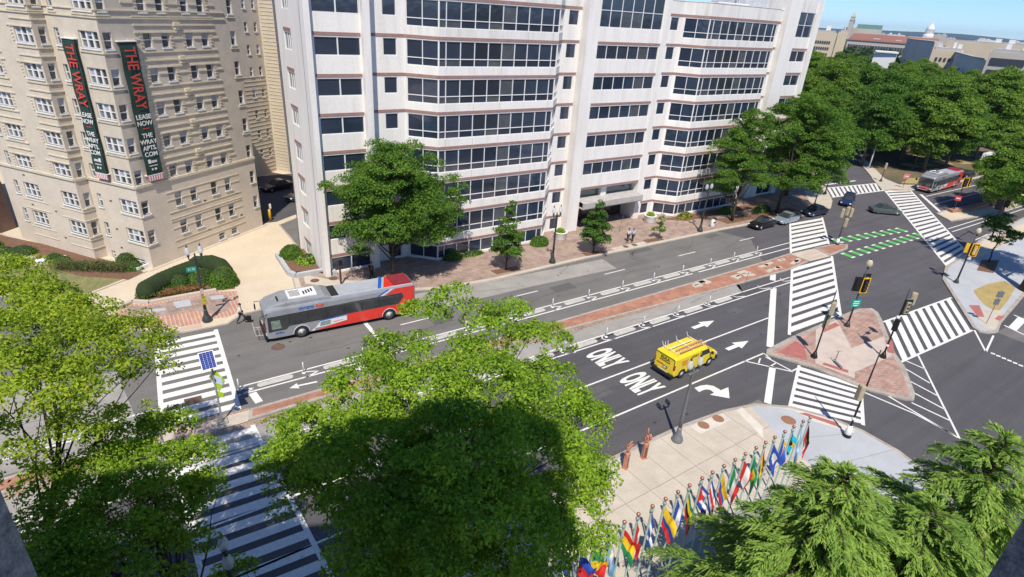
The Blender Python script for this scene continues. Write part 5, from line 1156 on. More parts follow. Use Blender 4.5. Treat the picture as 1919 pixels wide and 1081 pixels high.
def make_van():
    t = thing('utility_van', 'bright yellow work van with ladder on its roof rack', 'van', (34.6, 23.85, .004), R_(1.5))
    m_y = mat('van_yellow', (.82, .62, .02), .35, coat=.4, var=.04)
    b = MB(); W_ = .98
    loft(b, [sect(-2.72, W_ - .06, .55, 1.95, .12), sect(-2.6, W_, .38, 2.02, .16), sect(.75, W_, .38, 2.02, .18), sect(1.15, W_, .38, 1.96, .3), sect(1.62, W_, .38, 1.62, .34), sect(1.95, W_ - .01, .38, 1.32, .2), sect(2.55, W_ - .10, .40, 1.14, .16), sect(2.72, W_ - .2, .5, .98, .1)])
    b.build('body', m_y, t)
    b = MB(); b.add([(1.02, -.78, 1.93), (1.02, .78, 1.93), (1.80, .86, 1.42), (1.80, -.86, 1.42)], [(0, 3, 2, 1)]); b.v = [(x + .035, y, z + .03) for x, y, z in b.v]; b.build('windscreen', m_cglass, t)
    for y in (W_, -W_):
        b = MB(); side_panel(b, [(.35, 1.32), (1.55, 1.32), (1.22, 1.78), (.42, 1.82)], y, 0, .012); b.build('side_window', m_cglass, t)
        b = MB(); side_panel(b, [(.28, .5), (.30, .5), (.30, 1.9), (.28, 1.9)], y); b.build('door_seam', m_black, t)
        s = 1 if y > 0 else -1
        b = MB(); b.tube([(1.5, y, 1.35), (1.55, y + s * .22, 1.38)], .02, 5); b.box(1.47, 1.6, y + s * .12 if s > 0 else y - .3, y + .3 if s > 0 else y - .12, 1.32, 1.52); b.build('mirror', m_black, t)
    m_red2 = mat('van_lettering_red', (.55, .10, .02), .5)
    for s in (-1, 1):
        text('KULA', 'lettering', m_black, t, frame((-.35, s * (W_ + .01), 1.62), (-s, 0, 0), (0, 0, 1)), .30, 1, .004, bold=.008)
        b = MB()
        for k in range(4): b.box(-1.95 + .05 * k, -1.15 - .1 * (k % 2), min(s * (W_ + .008), s * W_), max(s * (W_ + .008), s * W_), 1.5 - .13 * k, 1.56 - .13 * k)
        b.build('side_script', m_red2, t)
    text('KULA', 'lettering', m_black, t, frame((-2.735, 0, 1.62), (0, -1, 0), (0, 0, 1)), .34, 1, .004, bold=.01)
    b = MB()
    for k in range(6): b.box(-2.75, -2.70, -.5 + .17 * k, -.38 + .17 * k, 1.36, 1.42)
    b.build('rear_script', m_black, t); b = MB()
    for k in range(5): b.box(-2.75, -2.70, .1 + .13 * k, .18 + .13 * k, .98, 1.1)
    b.build('rear_script_red', m_red2, t)
    b = MB(); b.box(-2.76, -2.70, -.32, .08, .82, 1.0); b.build('number_plate_frame', m_black, t); b = MB(); b.box(-2.77, -2.72, -.26, .02, .86, .96); b.build('number_plate', m_wht, t)
    b = MB(); b.box(-2.74, -2.69, -.9, .9, 1.84, 1.88); b.box(-2.74, -2.69, -.93, -.89, 1.0, 1.86); b.build('rear_door_seam', m_black, t)
    for y in (-.92, .92): b = MB(); b.box(-2.72, -2.6, y - .06, y + .06, 1.0, 1.42); b.build('tail_light', m_tail, t)
    b = MB(); b.box(-2.9, -2.66, -.98, .98, .36, .58); b.box(2.66, 2.86, -.9, .9, .34, .6); b.build('bumper', m_black, t)
    b = MB(); b.box(-2.86, -2.8, -.5, .5, .6, .64); b.build('step_plate', m_rim, t)
    for y in (-.68, .68): b = MB(); b.box(2.66, 2.78, y - .17, y + .17, .72, .92); b.build('headlight', m_light, t)
    b = MB(); b.box(2.70, 2.76, -.48, .48, .68, .92); b.build('grille', m_black, t)
    for x in (-1.68, 1.72):
        for y in (.90, -.90):
            wheel(.37, .22, t, Matrix.Translation((x, y, .37)))
            b = MB(); s = 1 if y > 0 else -1; side_panel(b, [(x + .46 * math.cos(a), .37 + .46 * math.sin(a)) for a in [math.pi * k / 9 for k in range(10)]], s * W_, 0, .006); b.build('wheel_arch', m_black, t)
    # ladder rack and ladder
    b = MB()
    for x in (-2.2, -.6, .7):
        b.tube([(x, -.82, 2.0), (x, -.78, 2.22), (x, .78, 2.22), (x, .82, 2.0)], .022, 5); b.tube([(x, .8, 2.2), (x, .95, 2.5)], .02, 5)
    for x in (-2.2, -1.9): b.tube([(x, .6, 2.2), (x + .1, .75, 2.55)], .018, 5)
    b.build('roof_rack', m_wht, t)
    m_lad = mat('ladder_wood', (.62, .33, .20), .6); b = MB()
    for y in (-.75, -.32): b.box(-2.1, 1.0, y - .03, y + .03, 2.26, 2.34)
    for k in range(11): b.box(-2.0 + .29 * k, -1.95 + .29 * k, -.75, -.32, 2.28, 2.32)
    b.build('ladder', m_lad, t)
    b = MB(); b.tube([(-2.3, .1, 2.27), (.4, .1, 2.27)], .04, 6); b.build('roof_pipe', m_wht, t)
    return t
make_van()

def make_car(label, colr, loc, rz, suv=False, Ls=4.6, group='parked and waiting cars'):
    t = thing('car', label, 'car', (*loc, .006), rz, group); W_ = .90; h = 1.68 if suv else 1.45; hb = .98 if suv else .90; L = Ls / 2
    m = mat('car_paint', colr, .28, metal=.3, coat=.8, var=.03)
    b = MB(); rg_ = [(-L, .62, .42, .80), (-L + .15, .82, .28, hb - .05), (-L + .9, W_, .22, hb + .02), (-.3, W_, .2, hb + .02), (L - 1.45, W_, .2, hb), (L - .7, W_ - .03, .22, hb - .10), (L - .15, .80, .28, hb - .22), (L, .62, .40, .62)]
    loft(b, [sect(x, w_, z0, z1, .12, .06) for x, w_, z0, z1 in rg_]); b.build('body', m, t, False)
    xr = -L + (.25 if suv else .85); xf = L - 1.35
    b = MB(); rr = [(xr, .76, hb - .05, hb + .02), (xr + (.25 if suv else .62), .66, hb - .05, h - .03), (-.2, .67, hb - .05, h), (xf - .75, .66, hb - .05, h - .04), (xf, .76, hb - .08, hb)]
    loft(b, [sect(x, w_, z0, z1, .05, .01) for x, w_, z0, z1 in rr]); b.build('glasshouse', m_cglass, t)
    b = MB(); rr = [(xr + (.28 if suv else .66), .60, h - .06, h - .015), (-.2, .63, h - .03, h + .02), (xf - .78, .60, h - .07, h - .025)]; loft(b, [sect(x, w_, z0, z1, .03, .01) for x, w_, z0, z1 in rr]); b.build('roof', m, t)
    b = MB()
    for s in (-1, 1):
        for x in (-.1, ): b.tube([(x, s * .69, hb), (x, s * .68, h - .03)], .035, 5)
    b.build('pillars', m, t)
    for y in (-.62, .62):
        b = MB(); b.ball((L - .1, y, .62), (.12, .17, .09), 10, 6); b.build('headlight', m_light, t, True); b = MB(); b.box(-L - .01, -L + .1, y - .16, y + .16, .68, .82); b.build('tail_light', m_tail, t)
    b = MB(); b.box(L - .05, L + .02, -.42, .42, .45, .60); b.build('grille', m_black, t)
    for y in (-1, 1): b = MB(); b.ball((xf - .2, y * 1.0, hb + .05), (.08, .12, .07), 8, 5); b.build('mirror', m, t, True)
    for x in (-L + .85, L - .9):
        for y in (.78, -.78): wheel(.33, .2, t, Matrix.Translation((x, y, .33)))
    return t
make_car('black parked car under the tree, furthest left in the row', (.012, .013, .016), (71.9, 42.55), R_(181))
make_car('silver blue parked car between the black and dark blue ones', (.30, .36, .42), (77.2, 42.35), R_(182))
make_car('dark blue car stopped just behind the north crosswalk', (.02, .035, .07), (85.0, 42.6), R_(178), Ls=4.9)
make_car('dark blue car entering the junction from the side street', (.015, .035, .12), (95.9, 43.4), R_(200), suv=True)
make_car('grey green car crossing the open junction', (.10, .13, .12), (96.9, 38.0), R_(-38))
make_car('black sports car parked in the shaded alley', (.012, .012, .014), (18.0, 83.5), R_(200), group='cars in the alley')
make_car('dark blue car parked behind the black one in the alley', (.03, .05, .09), (19.8, 78.2), R_(205), group='cars in the alley')
make_car('silver car parked under the trees at the near kerb', (.36, .38, .40), (-4.2, 20.3), R_(0), group='cars in the near lane')
make_car('grey car partly hidden under the foreground tree', (.16, .17, .18), (-11.2, 20.4), R_(0), group='cars in the near lane')
for i, (x, y, c) in enumerate(((146, 33.0, (.35, .02, .03)), (152, 42.5, (.02, .02, .025)), (160, 40.2, (.05, .08, .14)), (170, 42.6, (.03, .03, .03)), (141, 43.0, (.02, .02, .03)))):
    make_car(['dark red car on the far avenue', 'black car behind the distant bus', 'blue grey car far along the avenue', 'black car furthest along the avenue', 'dark car beside the distant bus'][i], c, (x, y), R_(180), group='distant cars on the avenue')
t = thing('box_truck', 'white and magenta delivery truck far down the avenue', 'truck', (156, 45.0, .14), R_(182)); b = MB(); b.box(-3, 1.2, -1.1, 1.1, .8, 3.1); bevel(b.build('cargo_box', m_wht, t), .06); b = MB(); b.box(-2.9, .4, -1.12, 1.12, .9, 2.4); b.build('magenta_panel', mat('magenta', (.65, .02, .25), .5), t)
b = MB(); loft(b, [sect(1.25, 1.0, .5, 2.2, .1), sect(2.1, 1.0, .5, 2.1, .2), sect(2.9, .95, .5, 1.2, .15)]); b.build('cab', m_wht, t)
for x in (-2, 2.1):
    for y in (.95, -.95): wheel(.42, .25, t, Matrix.Translation((x, y, .42)))

# ================================================================ street furniture
m_pole_d = mat('pole_dark_green', (.055, .065, .062), .5, metal=.3, fine=.2); m_pole_g = mat('pole_grey', (.22, .235, .25), .5, metal=.4, fine=.15); m_blk = mat('signal_black', (.012, .012, .013), .5)
m_globe = mat('globe_glass', (.72, .76, .80), .08, spec=.8, var=.05)
_gb = m_globe.node_tree.nodes['Principled BSDF']; _gb.inputs['Alpha'].default_value = .5; m_globe_t = mat('globe_amber', (.55, .50, .36), .3, fine=.15); m_sgy = mat('signal_yellow', (.80, .45, .02), .5); m_bag = mat('signal_cover_tan', (.42, .36, .24), .9, scale=5, fine=.2)
m_sign_g = mat('street_sign_green', (.0, .30, .22), .5); m_signw = mat('sign_white', (.8, .8, .8), .5); m_lens = mat('signal_lens', (.10, .09, .09), .2)
def globe(b_parent, x, y, z, m=None, r=.2):
    b = MB(); b.lathe([(.06, -.12), (.09, -.02), (r * .75, .05), (r, .22), (r * .96, .38), (r * .7, .56), (r * .35, .68), (.03, .78)], (x, y, z), 14); g = b.build('globe', m or m_globe, b_parent, True)
    b = MB(); b.lathe([(.07, -.2), (.11, -.08), (.10, .0)], (x, y, z), 10); b.lathe([(r * .42, .66), (.05, .76), (.012, .92)], (x, y, z), 8); b.build('globe_collar', m_pole_d, g, True)
def lamp_pole(label, x, y, m, h=6.4, rz=0, z0=.13, extras=None):
    t = thing('street_lamp', label, 'street lamp', (x, y, z0), rz, 'twin globe street lamps'); H = h - .95
    b = MB(); b.lathe([(.36, 0), (.38, .12), (.33, .3), (.27, .42), (.20, .55), (.145, .9), (.13, 1.1)], seg=16); b.build('base', m, t, True)
    b = MB(); b.lathe([(.125, 1.05), (.11, 2.2), (.095, 3.6), (.075, H - .35), (.10, H - .3), (.10, H - .18), (.05, H + .2), (.02, H + .32)], seg=12); b.build('pole', m, t, True)
    b = MB(); b.tube([(-.46, 0, H - .02), (-.46, 0, H - .16), (-.3, 0, H - .26), (0, 0, H - .2), (.3, 0, H - .26), (.46, 0, H - .16), (.46, 0, H - .02)], [.05, .05, .055, .07, .055, .05, .05], 8); b.box(-.42, .42, -.035, .035, H - .3, H - .2); b.build('crossarm', m, t, True)
    for sx in (-.46, .46): globe(t, sx, 0, H + .18)
    return t
l1 = lamp_pole('dark twin globe lamp with green street sign on the corner island', 3.6, 48.2, m_pole_d, 6.75)
b = MB(); b.box(-.78, -.08, -.02, .02, 4.55, 4.95); s_ = b.build('street_sign', m_sign_g, l1); text('21 St', 'sign_lettering', m_signw, s_, frame((-.43, -.028, 4.76), (1, 0, 0), (0, 0, 1)), .26, 1, .003)
b = MB(); b.box(-.12, .2, -.16, -.12, 1.55, 2.4); b.build('yellow_notice', mat('notice_yellow', (.75, .62, .05), .6, scale=12, col2=(.05, .05, .03)), l1); b = MB(); b.box(-.1, .12, -.15, -.12, 2.5, 3.0); b.build('pink_notice', m_tac_p, l1)
lamp_pole('dark twin globe lamp by the kerb left of the office entrance', 37.5, 45.2, m_pole_d, 6.5)
lamp_pole('dark twin globe lamp right of the office entrance', 61.8, 44.9, m_pole_d, 6.5)
lamp_pole('grey twin globe lamp standing on the pale plaza corner', 26.9, 17.85, m_pole_g, 6.5)
lamp_pole('dark twin globe lamp by the south crosswalk seen from above', .45, 17.6, m_pole_d, 6.7, R_(90))
lamp_pole('dark twin globe lamp beside the park footway', 134.8, 50.6, m_pole_d, 6.4)
t = thing('street_lamp', 'single globe lamp half hidden behind cedar branches', 'street lamp', (34.9, 5.1, .13), 0)
b = MB(); b.lathe([(.3, 0), (.3, .2), (.18, .5), (.1, .9), (.075, 4.6)], seg=12); b.build('pole', m_pole_g, t, True); globe(t, 0, 0, 4.8, r=.26)
def sig_head(parent, M, m=m_blk, m_l=None, backplate=None, nm='signal_head', bag=False):
    b = MB(); b.box(-.17, .17, -.13, .13, -.52, .52, 0, M)
    if bag: b.box(-.22, .22, -.2, .16, -.6, .56, 0, M)
    o = b.build(nm, m_bag if bag else m, parent)
    if bag: bevel(o, .08); return o
    if backplate:
        b = MB(); b.box(-.36, .36, .02, .05, -.70, .70, 0, M); bp = b.build('backplate', m_blk, o)
        if backplate != 'black':
            b = MB()
            for q in ((-.38, .38, .66, .74), (-.38, .38, -.74, -.66), (-.38, -.30, -.66, .66), (.30, .38, -.66, .66)): b.box(q[0], q[1], -.01, .06, q[2], q[3], 0, M)
            b.build('yellow_border', m_sgy, o)
    b = MB(); v = MB()
    for z in (-.33, 0, .33):
        b.lathe([(.11, 0), (.02, .012)], seg=10, M=M @ Matrix.Translation((0, -.131, z)) @ Matrix.Rotation(R_(90), 4, 'X'))
        v.tube([Vector(M @ Vector((.125 * math.cos(a), -.22, z + .125 * math.sin(a)))) for a in [math.pi * k / 6 for k in range(7)]], .02, 4)
    b.build('lens', m_light if m_l is None else m_l, o); v.build('visor', m_blk, o); return o
def spole(label, x, y, h, m=m_pole_d, r=.07, top=True, z0=.14, rz=0, base=True, lean=(0, 0)):
    t = thing('traffic_signal', label, 'traffic signal', (x, y, z0), rz, 'traffic signals at the junction')
    if base: b = MB(); b.lathe([(.26, 0), (.27, .12), (.18, .32), (.11, .55)], seg=14); b.build('base', m, t, True)
    b = MB(); b.tube([(0, 0, 0), (lean[0] * .5, lean[1] * .5, h * .5), (lean[0], lean[1], h)], [r * 1.25, r, r * .6], 10); b.build('pole', m, t, True)
    return t
def RZ(a): return Matrix.Rotation(R_(a), 4, 'Z')
T_ = Matrix.Translation
# A: on the north tip of the island
a = spole('signal pole with yellow bordered head and green street sign on the island', 53.7, 20.8, 6.2)
sig_head(a, T_((-.05, -.3, 4.35)) @ RZ(-25), m_blk, m_lens, 'y'); sig_head(a, T_((-.72, .1, 4.5)) @ RZ(140), m_blk, m_lens, 'black'); sig_head(a, T_((.75, .1, 4.5)) @ RZ(-30), m_blk, None, 'black')
b = MB(); b.tube([(-.7, .1, 4.9), (0, 0, 5.05), (.75, .1, 4.9)], .035, 6); b.build('bracket', m_pole_g, a)
globe(a, 0, 0, 6.1, m_globe_t, .28)
b = MB(); b.box(-.5, .45, -.14, -.10, 2.1, 2.85, 0, RZ(-25)); s_ = b.build('street_sign', m_sign_g, a)
for k, wd_ in ((0, .30), (1, .32), (2, .25)): b = MB(); b.box(-.02 - wd_, -.02 + wd_, -.15, -.14, 2.62 - .2 * k, 2.70 - .2 * k, 0, RZ(-25)); b.build('sign_line', m_signw, s_)
# B: thin black mast with covered heads
bq = spole('thin black mast with tan covered signals at the west of the island', 45.4, 19.2, 6.3, m_blk, .055); sig_head(bq, T_((.1, -.1, 4.7)) @ RZ(20), bag=True); sig_head(bq, T_((.35, .1, 3.3)) @ RZ(120), bag=True)
c = spole('black mast with tan boxes and a side arm on the east of the island', 50.9, 16.2, 6.5, m_blk, .06); sig_head(c, T_((.1, -.25, 4.9)) @ RZ(-30), m_bag, m_lens, 'black'); sig_head(c, T_((-.25, -.1, 3.3)) @ RZ(80), m_blk, m_lens, None); sig_head(c, T_((2.6, .35, 4.9)) @ RZ(-60), bag=True)
b = MB(); b.tube([(0, 0, 5.2), (1.4, .2, 5.15), (2.6, .35, 5.2)], .03, 6); b.box(1.1, 1.6, .0, .25, 5.0, 5.2); b.build('arm', m_pole_g, c)
b = MB(); b.ball((-.15, 0, 3.95), .16, 10, 6); b.ball((0, 0, 1.2), .13, 8, 6); b.build('white_cap', m_signw, c, True)
d = spole('thin black mast rising from the plaza corner with one tan head', 37.6, 12.2, 6.9, m_blk, .06, z0=.14); sig_head(d, T_((-.2, .15, 3.65)) @ RZ(60), bag=True)
b = MB(); b.lathe([(.24, 0), (.2, .5), (.13, .9)], seg=10); b.build('white_base', m_signw, d, True); b = MB(); b.ball((0, 0, 1.5), .14, 8, 6); b.build('white_box', m_signw, d, True)
e = spole('signal pole with yellow head and tan globe on the southeast corner', 76.1, 20.2, 6.0, m_pole_d, .08); sig_head(e, T_((.1, -.35, 4.1)) @ RZ(-45), m_sgy, m_light, 'y'); sig_head(e, T_((-.3, .3, 4.2)) @ RZ(120), m_sgy, m_lens, None); globe(e, 0, 0, 5.9, m_globe_t, .28); b = MB(); b.box(.05, .35, -.3, .05, 2.9, 3.3); b.build('walk_signal', m_signw, e)
f = spole('short pole with three tan covered signals at the tip of the median', 75.1, 33.6, 4.3, m_pole_d, .06)
for q in ((-.85, .1, 4.3, 200), (0, 0, 4.5, 0), (.85, -.1, 4.2, 40), (.05, -.2, 3.0, 0)): sig_head(f, T_(q[:3]) @ RZ(q[3]), bag=True)
b = MB(); b.tube([(-.85, 0, 4.0), (.85, 0, 4.0)], .03, 6); b.build('bracket', m_pole_g, f)
b = MB(); b.lathe([(.22, 0), (.22, .55), (.12, .8)], seg=10); b.build('white_base', m_signw, f, True)
g = spole('pole with two yellow signals and a red sign on the far median', 109.1, 33.2, 5.4, m_pole_d, .07); sig_head(g, T_((-.35, -.2, 4.8)) @ RZ(-70), m_blk, m_lens, 'y'); sig_head(g, T_((.6, -.2, 4.8)) @ RZ(-70), m_blk, m_lens, 'y'); b = MB(); b.box(-.4, .4, -.12, -.08, 1.8, 2.6, 0, RZ(-70)); s_ = b.build('red_sign', mat('sign_red', (.6, .05, .05), .5), g); b = MB(); b.box(-.28, .28, -.14, -.12, 2.13, 2.27, 0, RZ(-70)); b.build('white_bar', m_signw, s_)
h_ = spole('dark mast arm signal above the far right footway', 98.2, 24.4, 7.5, m_blk, .08); b = MB(); b.tube([(0, 0, 5.9), (-3.2, -.4, 6.15), (-5.6, -.7, 6.2)], [.06, .05, .035], 6); b.build('arm', m_blk, h_); sig_head(h_, T_((-5.5, -.7, 6.1)) @ RZ(90), m_blk, m_lens, 'black'); sig_head(h_, T_((-.5, -.2, 5.6)) @ RZ(60), m_blk, m_lens, 'black')
i_ = spole('dark pole on the northwest corner before the park crosswalk', 97.8, 48.2, 3.2, m_pole_d, .07); sig_head(i_, T_((0, 0, 3.0)), m_blk, m_lens, None)
j_ = spole('dark pole at the office corner kerb behind the parked cars', 89.3, 45.1, 3.9, m_pole_d, .07); sig_head(j_, T_((0, .1, 3.6)) @ RZ(90), m_blk, m_lens, None)
k_ = spole('short pedestrian signal pole on the park corner', 117.6, 48.6, 3.0, m_pole_d, .06); sig_head(k_, T_((0, 0, 2.9)) @ RZ(30), bag=True)
t = thing('road_sign', 'pole with red and white sign at the park corner kerb', 'sign', (116.7, 44.3, .14)); b = MB(); b.tube([(0, 0, 0), (0, 0, 2.6)], .04, 8); b.build('post', m_pole_d, t); b = MB(); b.box(-.45, .45, -.05, -.02, 1.7, 2.6, 0, RZ(-60)); b.build('sign_plate', mat('sign_pink', (.65, .2, .2), .5), t); b = MB(); b.box(-.3, .3, -.07, -.05, 2.08, 2.22, 0, RZ(-60)); b.build('sign_bar', m_signw, t)
t = thing('lamp_mast', 'slim white mast beside the park crosswalk', 'pole', (126.3, 55.2, .14)); b = MB(); b.tube([(0, 0, 0), (0, 0, 5.2)], [.14, .10], 10); b.build('mast', m_signw, t, True); b = MB(); b.lathe([(.16, 5.1), (.26, 5.4), (.2, 5.75), (.05, 5.95)], seg=12); b.build('mast_head', m_globe, t, True)
t = thing('road_sign', 'thin grey post with two small grey sign plates on the southeast corner', 'sign', (67.3, 14.2, .14), 0); b = MB(); b.tube([(0, 0, 0), (0, 0, 3.6)], .03, 6); b.build('post', m_pole_g, t); b = MB(); b.box(-.3, .3, -.03, 0, 2.9, 3.5, 0, RZ(-40)); b.build('sign_plate', m_pole_g, t); b = MB(); b.box(-.25, .25, -.03, 0, 2.1, 2.7, 0, RZ(-40)); b.build('sign_plate', m_pole_g, t)
# solar powered crossing sign on the median
t = thing('crossing_sign', 'solar powered yellow green crossing sign on the median', 'sign', (2.3, 34.1, .03)); b = MB(); b.tube([(0, 0, 0), (0, 0, 4.4)], .06, 8); b.build('post', mat('galvanised', (.42, .43, .44), .5, metal=.5, fine=.1), t); b = MB(); b.box(-.32, .32, -.3, .3, 0, .08); b.build('footing', m_conc_o, t)
M = T_((-.15, -.05, 4.75)) @ RZ(2) @ Matrix.Rotation(R_(48), 4, 'X'); b = MB(); b.box(-.42, .42, -.56, .56, -.03, .03, 0, M); p_ = b.build('solar_panel', m_signw, t); b = MB()
for i in range(4):
    for j in range(9): b.box(-.38 + .19 * i + .006, -.38 + .19 * (i + 1) - .006, -.52 + .1155 * j + .004, -.52 + .1155 * (j + 1) - .004, .031, .036, 0, M)
b.build('cells', mat('solar_blue', (.02, .05, .28), .2, fine=.1, coat=.5), p_)
m_fyg = mat('fluorescent_sign', (.38, .56, .02), .5, var=.02); M = T_((.16, -.12, 3.15)) @ RZ(-52) ; b = MB(); k = len(b.v)
b.v += [M @ Vector(q) for q in ((0, -.03, .85), (.62, -.03, .2), (0, -.03, -.75), (-.62, -.03, .2), (0, .0, .85), (.62, 0, .2), (0, 0, -.75), (-.62, 0, .2))]; b.f += [(0, 3, 2, 1), (4, 5, 6, 7), (0, 1, 5, 4), (1, 2, 6, 5), (2, 3, 7, 6), (3, 0, 4, 7)]; b.m += [0] * 6; s_ = b.build('diamond_sign', m_fyg, t)
b = MB(); b.box(-.42, .42, -.05, -.032, -.12, .42, 0, M); pl_ = b.build('sign_panel', mat('sign_pale_blue', (.55, .66, .80), .5), s_); b = MB(); b.lathe([(.17, 0), (.01, .01)], seg=14, M=M @ T_((-.2, -.055, .1)) @ Matrix.Rotation(R_(90), 4, 'X')); b.build('sign_disc', mat('sign_purple', (.12, .04, .22), .5), pl_)
M = T_((.16, -.12, 2.2)) @ RZ(-52); b = MB(); b.box(-.3, .3, -.03, 0, -.18, .2, 0, M); b.build('arrow_plate', m_fyg, t)
# flexible posts and rubber kerbs of the bike lane
def fpost(x, y, first=[None]):
    if first[0]:
        return copy_tree(first[0], (x, y, .01))
    t = thing('flexible_post', 'thin white flexible post beside the bike lane', 'bollard', (x, y, .01), 0, 'flexible posts along the bike lanes'); b = MB(); b.lathe([(.16, 0), (.13, .04), (.06, .06)], seg=10); b.build('foot', m_signw, t, True); b = MB(); b.lathe([(.048, .05), (.045, .9), (.02, .93)], seg=8); b.build('post', m_signw, t, True); first[0] = t; return t
for x in (3.9, 8.3, 12.8, 17.4, 21.9, 26.5, 31.2, 35.6, 40.1, 44.6, 49.1, 53.7, 57.9, 62.3): fpost(x, 37.2 - .009 * x)
for x in (4.4, 9.0, 13.5, 18.1, 22.8, 27.5, 32.0, 36.5, 41.0, 45.5): fpost(x, 30.6 - .008 * x)
fc_ = [None]
m_curb = mat('pale_divider', (.52, .50, .46), .85, scale=2, fine=.12)
def curb(x, y, wd=2.5):
    if fc_[0]: return copy_tree(fc_[0], (x, y, .01))
    b = MB(); b.prism([(-wd / 2 + .22 - .22 * math.cos(a), .26 * math.sin(a)) for a in [math.pi * (k / 6 - .5) for k in range(7)]] + [(wd / 2 - .22 + .22 * math.cos(a), .26 * math.sin(a)) for a in [math.pi * (.5 - k / 6) for k in range(7)]], 0, .075)
    o = b.build('lane_divider', m_curb); o.location = (x, y, .01); bevel(o, .03); tag(o, 'long pale rounded concrete divider beside the bike lane', 'lane divider', 'lane dividers along the bike lanes'); fc_[0] = o; return o
for x in (6.3, 10.95, 15.3, 19.8, 24.2, 29.0, 33.8, 38.4, 42.9, 47.3, 51.5, 55.8, 60.2): curb(x, 37.12 - .009 * x)
for x in (11.2, 15.7, 20.4, 25.0, 29.6, 34.1, 38.5, 43.1, 47.6): curb(x, 30.5 - .008 * x)
for x in (-6.0, -10.6, -15.2): curb(x, 37.0); curb(x, 30.6)
# two copper hand sculptures on posts
m_cop = mat('copper_painted', (.50, .215, .15), .55, scale=5, fine=.2)
def hand_sculpture(label, x, y, pointing, rz):
    t = thing('hand_sculpture', label, 'sculpture', (x, y, .134), rz, 'copper hand sculptures by the kerb'); b = MB(); b.box(-.15, .15, -.13, .13, 0, .95); b.box(-.2, .2, -.18, .18, 0, .05); bevel(b.build('pedestal', m_cop, t), .02)
    b = MB(); b.box(-.09, .09, -.135, -.131, .1, .9); b.build('pedestal_slot', m_iron, t)
    b = MB(); b.lathe([(.17, .95), (.2, 1.0), (.13, 1.06), (.19, 1.15), (.12, 1.22)], seg=12); b.build('cuff', m_cop, t, True)
    b = MB(); b.lathe([(.10, 1.2), (.13, 1.32), (.19, 1.5), (.20, 1.7), (.16, 1.82)], seg=12, sy=.6); 
    fx = (-.13, -.045, .045, .13)
    for i, x_ in enumerate(fx):
        L_ = (.36, .43, .41, .33)[i]
        if pointing and i == 1: b.tube([(x_, 0, 1.75), (x_, 0, 2.05), (x_, 0, 2.36)], [.05, .045, .03], 8)
        elif pointing: b.tube([(x_, 0, 1.78), (x_, -.12, 1.90), (x_, -.2, 1.80), (x_, -.13, 1.66)], [.052, .05, .048, .04], 8)
        else: b.tube([(x_, 0, 1.76), (x_ * .9, -.05, 1.76 + L_ * .5), (x_ * .75, -.13, 1.76 + L_ * .9)], [.05, .045, .03], 8)
    b.tube([(.15, -.02, 1.42), (.26, -.06, 1.6), (.24, -.14, 1.78)] if not pointing else [(.15, -.02, 1.42), (.2, -.14, 1.58), (.05, -.2, 1.68)], [.07, .055, .035], 8)
    b.build('hand', m_cop, t, True); return t
hand_sculpture('copper coloured open hand on a post by the kerb', 22.1, 17.75, False, R_(20)); hand_sculpture('copper coloured hand with one finger pointing up', 23.75, 17.8, True, R_(-15))
# planters, bollard, small things
for i, (x, y) in enumerate(((42.9, 50.7), (58.3, 50.6))):
    t = thing('planter', ['round white planter of grasses left of the entrance', 'round white planter of grasses right of the entrance'][i], 'planter', (x, y, .14), 0, 'round planters at the entrance'); b = MB(); b.lathe([(.72, 0), (.78, .1), (.82, .82), (.86, .86), (.86, .95), (.76, .95), (.74, .85)], seg=22); b.build('pot', m_white, t, True)
    rng = np.random.default_rng(i); u = rng.normal(size=(900, 3)); u /= np.linalg.norm(u, axis=1)[:, None]; u[:, 2] = np.abs(u[:, 2]); V, n = leaves(u * [.62, .62, .5] * rng.uniform(.5, 1, (900, 1)) + [0, 0, .9], u, .16, rng, .3); o = bpy.data.objects.new('plants', quads_mesh('plants', V, n, L_bright)); COL.objects.link(o); o.parent = t
b = MB()
for p, q in (((11.95, 59.3), (11.85, 54.4)), ((11.85, 54.4), (12.25, 53.4)), ((12.25, 53.4), (15.7, 53.4)), ((15.7, 53.4), (15.7, 52.2))):
    d_ = (Vector(q) - Vector(p)).normalized(); n_ = Vector((-d_.y, d_.x)) * .2; b.prism([tuple(Vector(p) - n_), tuple(Vector(q) - n_), tuple(Vector(q) + n_), tuple(Vector(p) + n_)], 0, .55)
tag(b.build('planter_wall', m_conc_g), 'grey stone planter wall at the office corner', 'wall'); struct('corner_mulch', MB().prism([(12.0, 59.4), (11.9, 54.4), (12.3, 53.5), (15.6, 53.5), (15.2, 52.8), (14.8, 59.8)], 0, .34), m_mulch)
t = thing('bollard', 'yellow bollard at the mouth of the alley', 'bollard', (14.0, 70.8, .07)); b = MB(); b.lathe([(.16, 0), (.16, 1.3), (.12, 1.42), (.02, 1.46)], seg=12); b.build('post', m_sgy, t, True)
t = thing('barrier_arm', 'dark gate post and raised white barrier arm by the alley', 'gate', (13.2, 71.5, .07)); b = MB(); b.box(-.25, .25, -.2, .2, 0, 1.1); b.build('cabinet', m_blk, t); b = MB(); b.tube([(0, 0, 1.0), (-.2, 2.6, 2.6)], .06, 6); b.build('arm', m_signw, t); b = MB(); b.box(.9, 1.2, -.05, 0, 1.3, 1.9); b.tube([(1.05, 0, 0), (1.05, 0, 1.4)], .03, 6); b.build('notice', m_signw, t)
t = thing('bus_stop_post', 'slim brown post behind the bus', 'post', (15.5, 49.9, .14)); b = MB(); b.box(-.08, .08, -.05, .05, 0, 2.5); b.build('post', mat('brown_post', (.09, .035, .03), .5), t); b = MB(); b.box(-.09, .25, -.07, .07, 2.05, 2.5); b.build('flag_plate', m_blk, t)
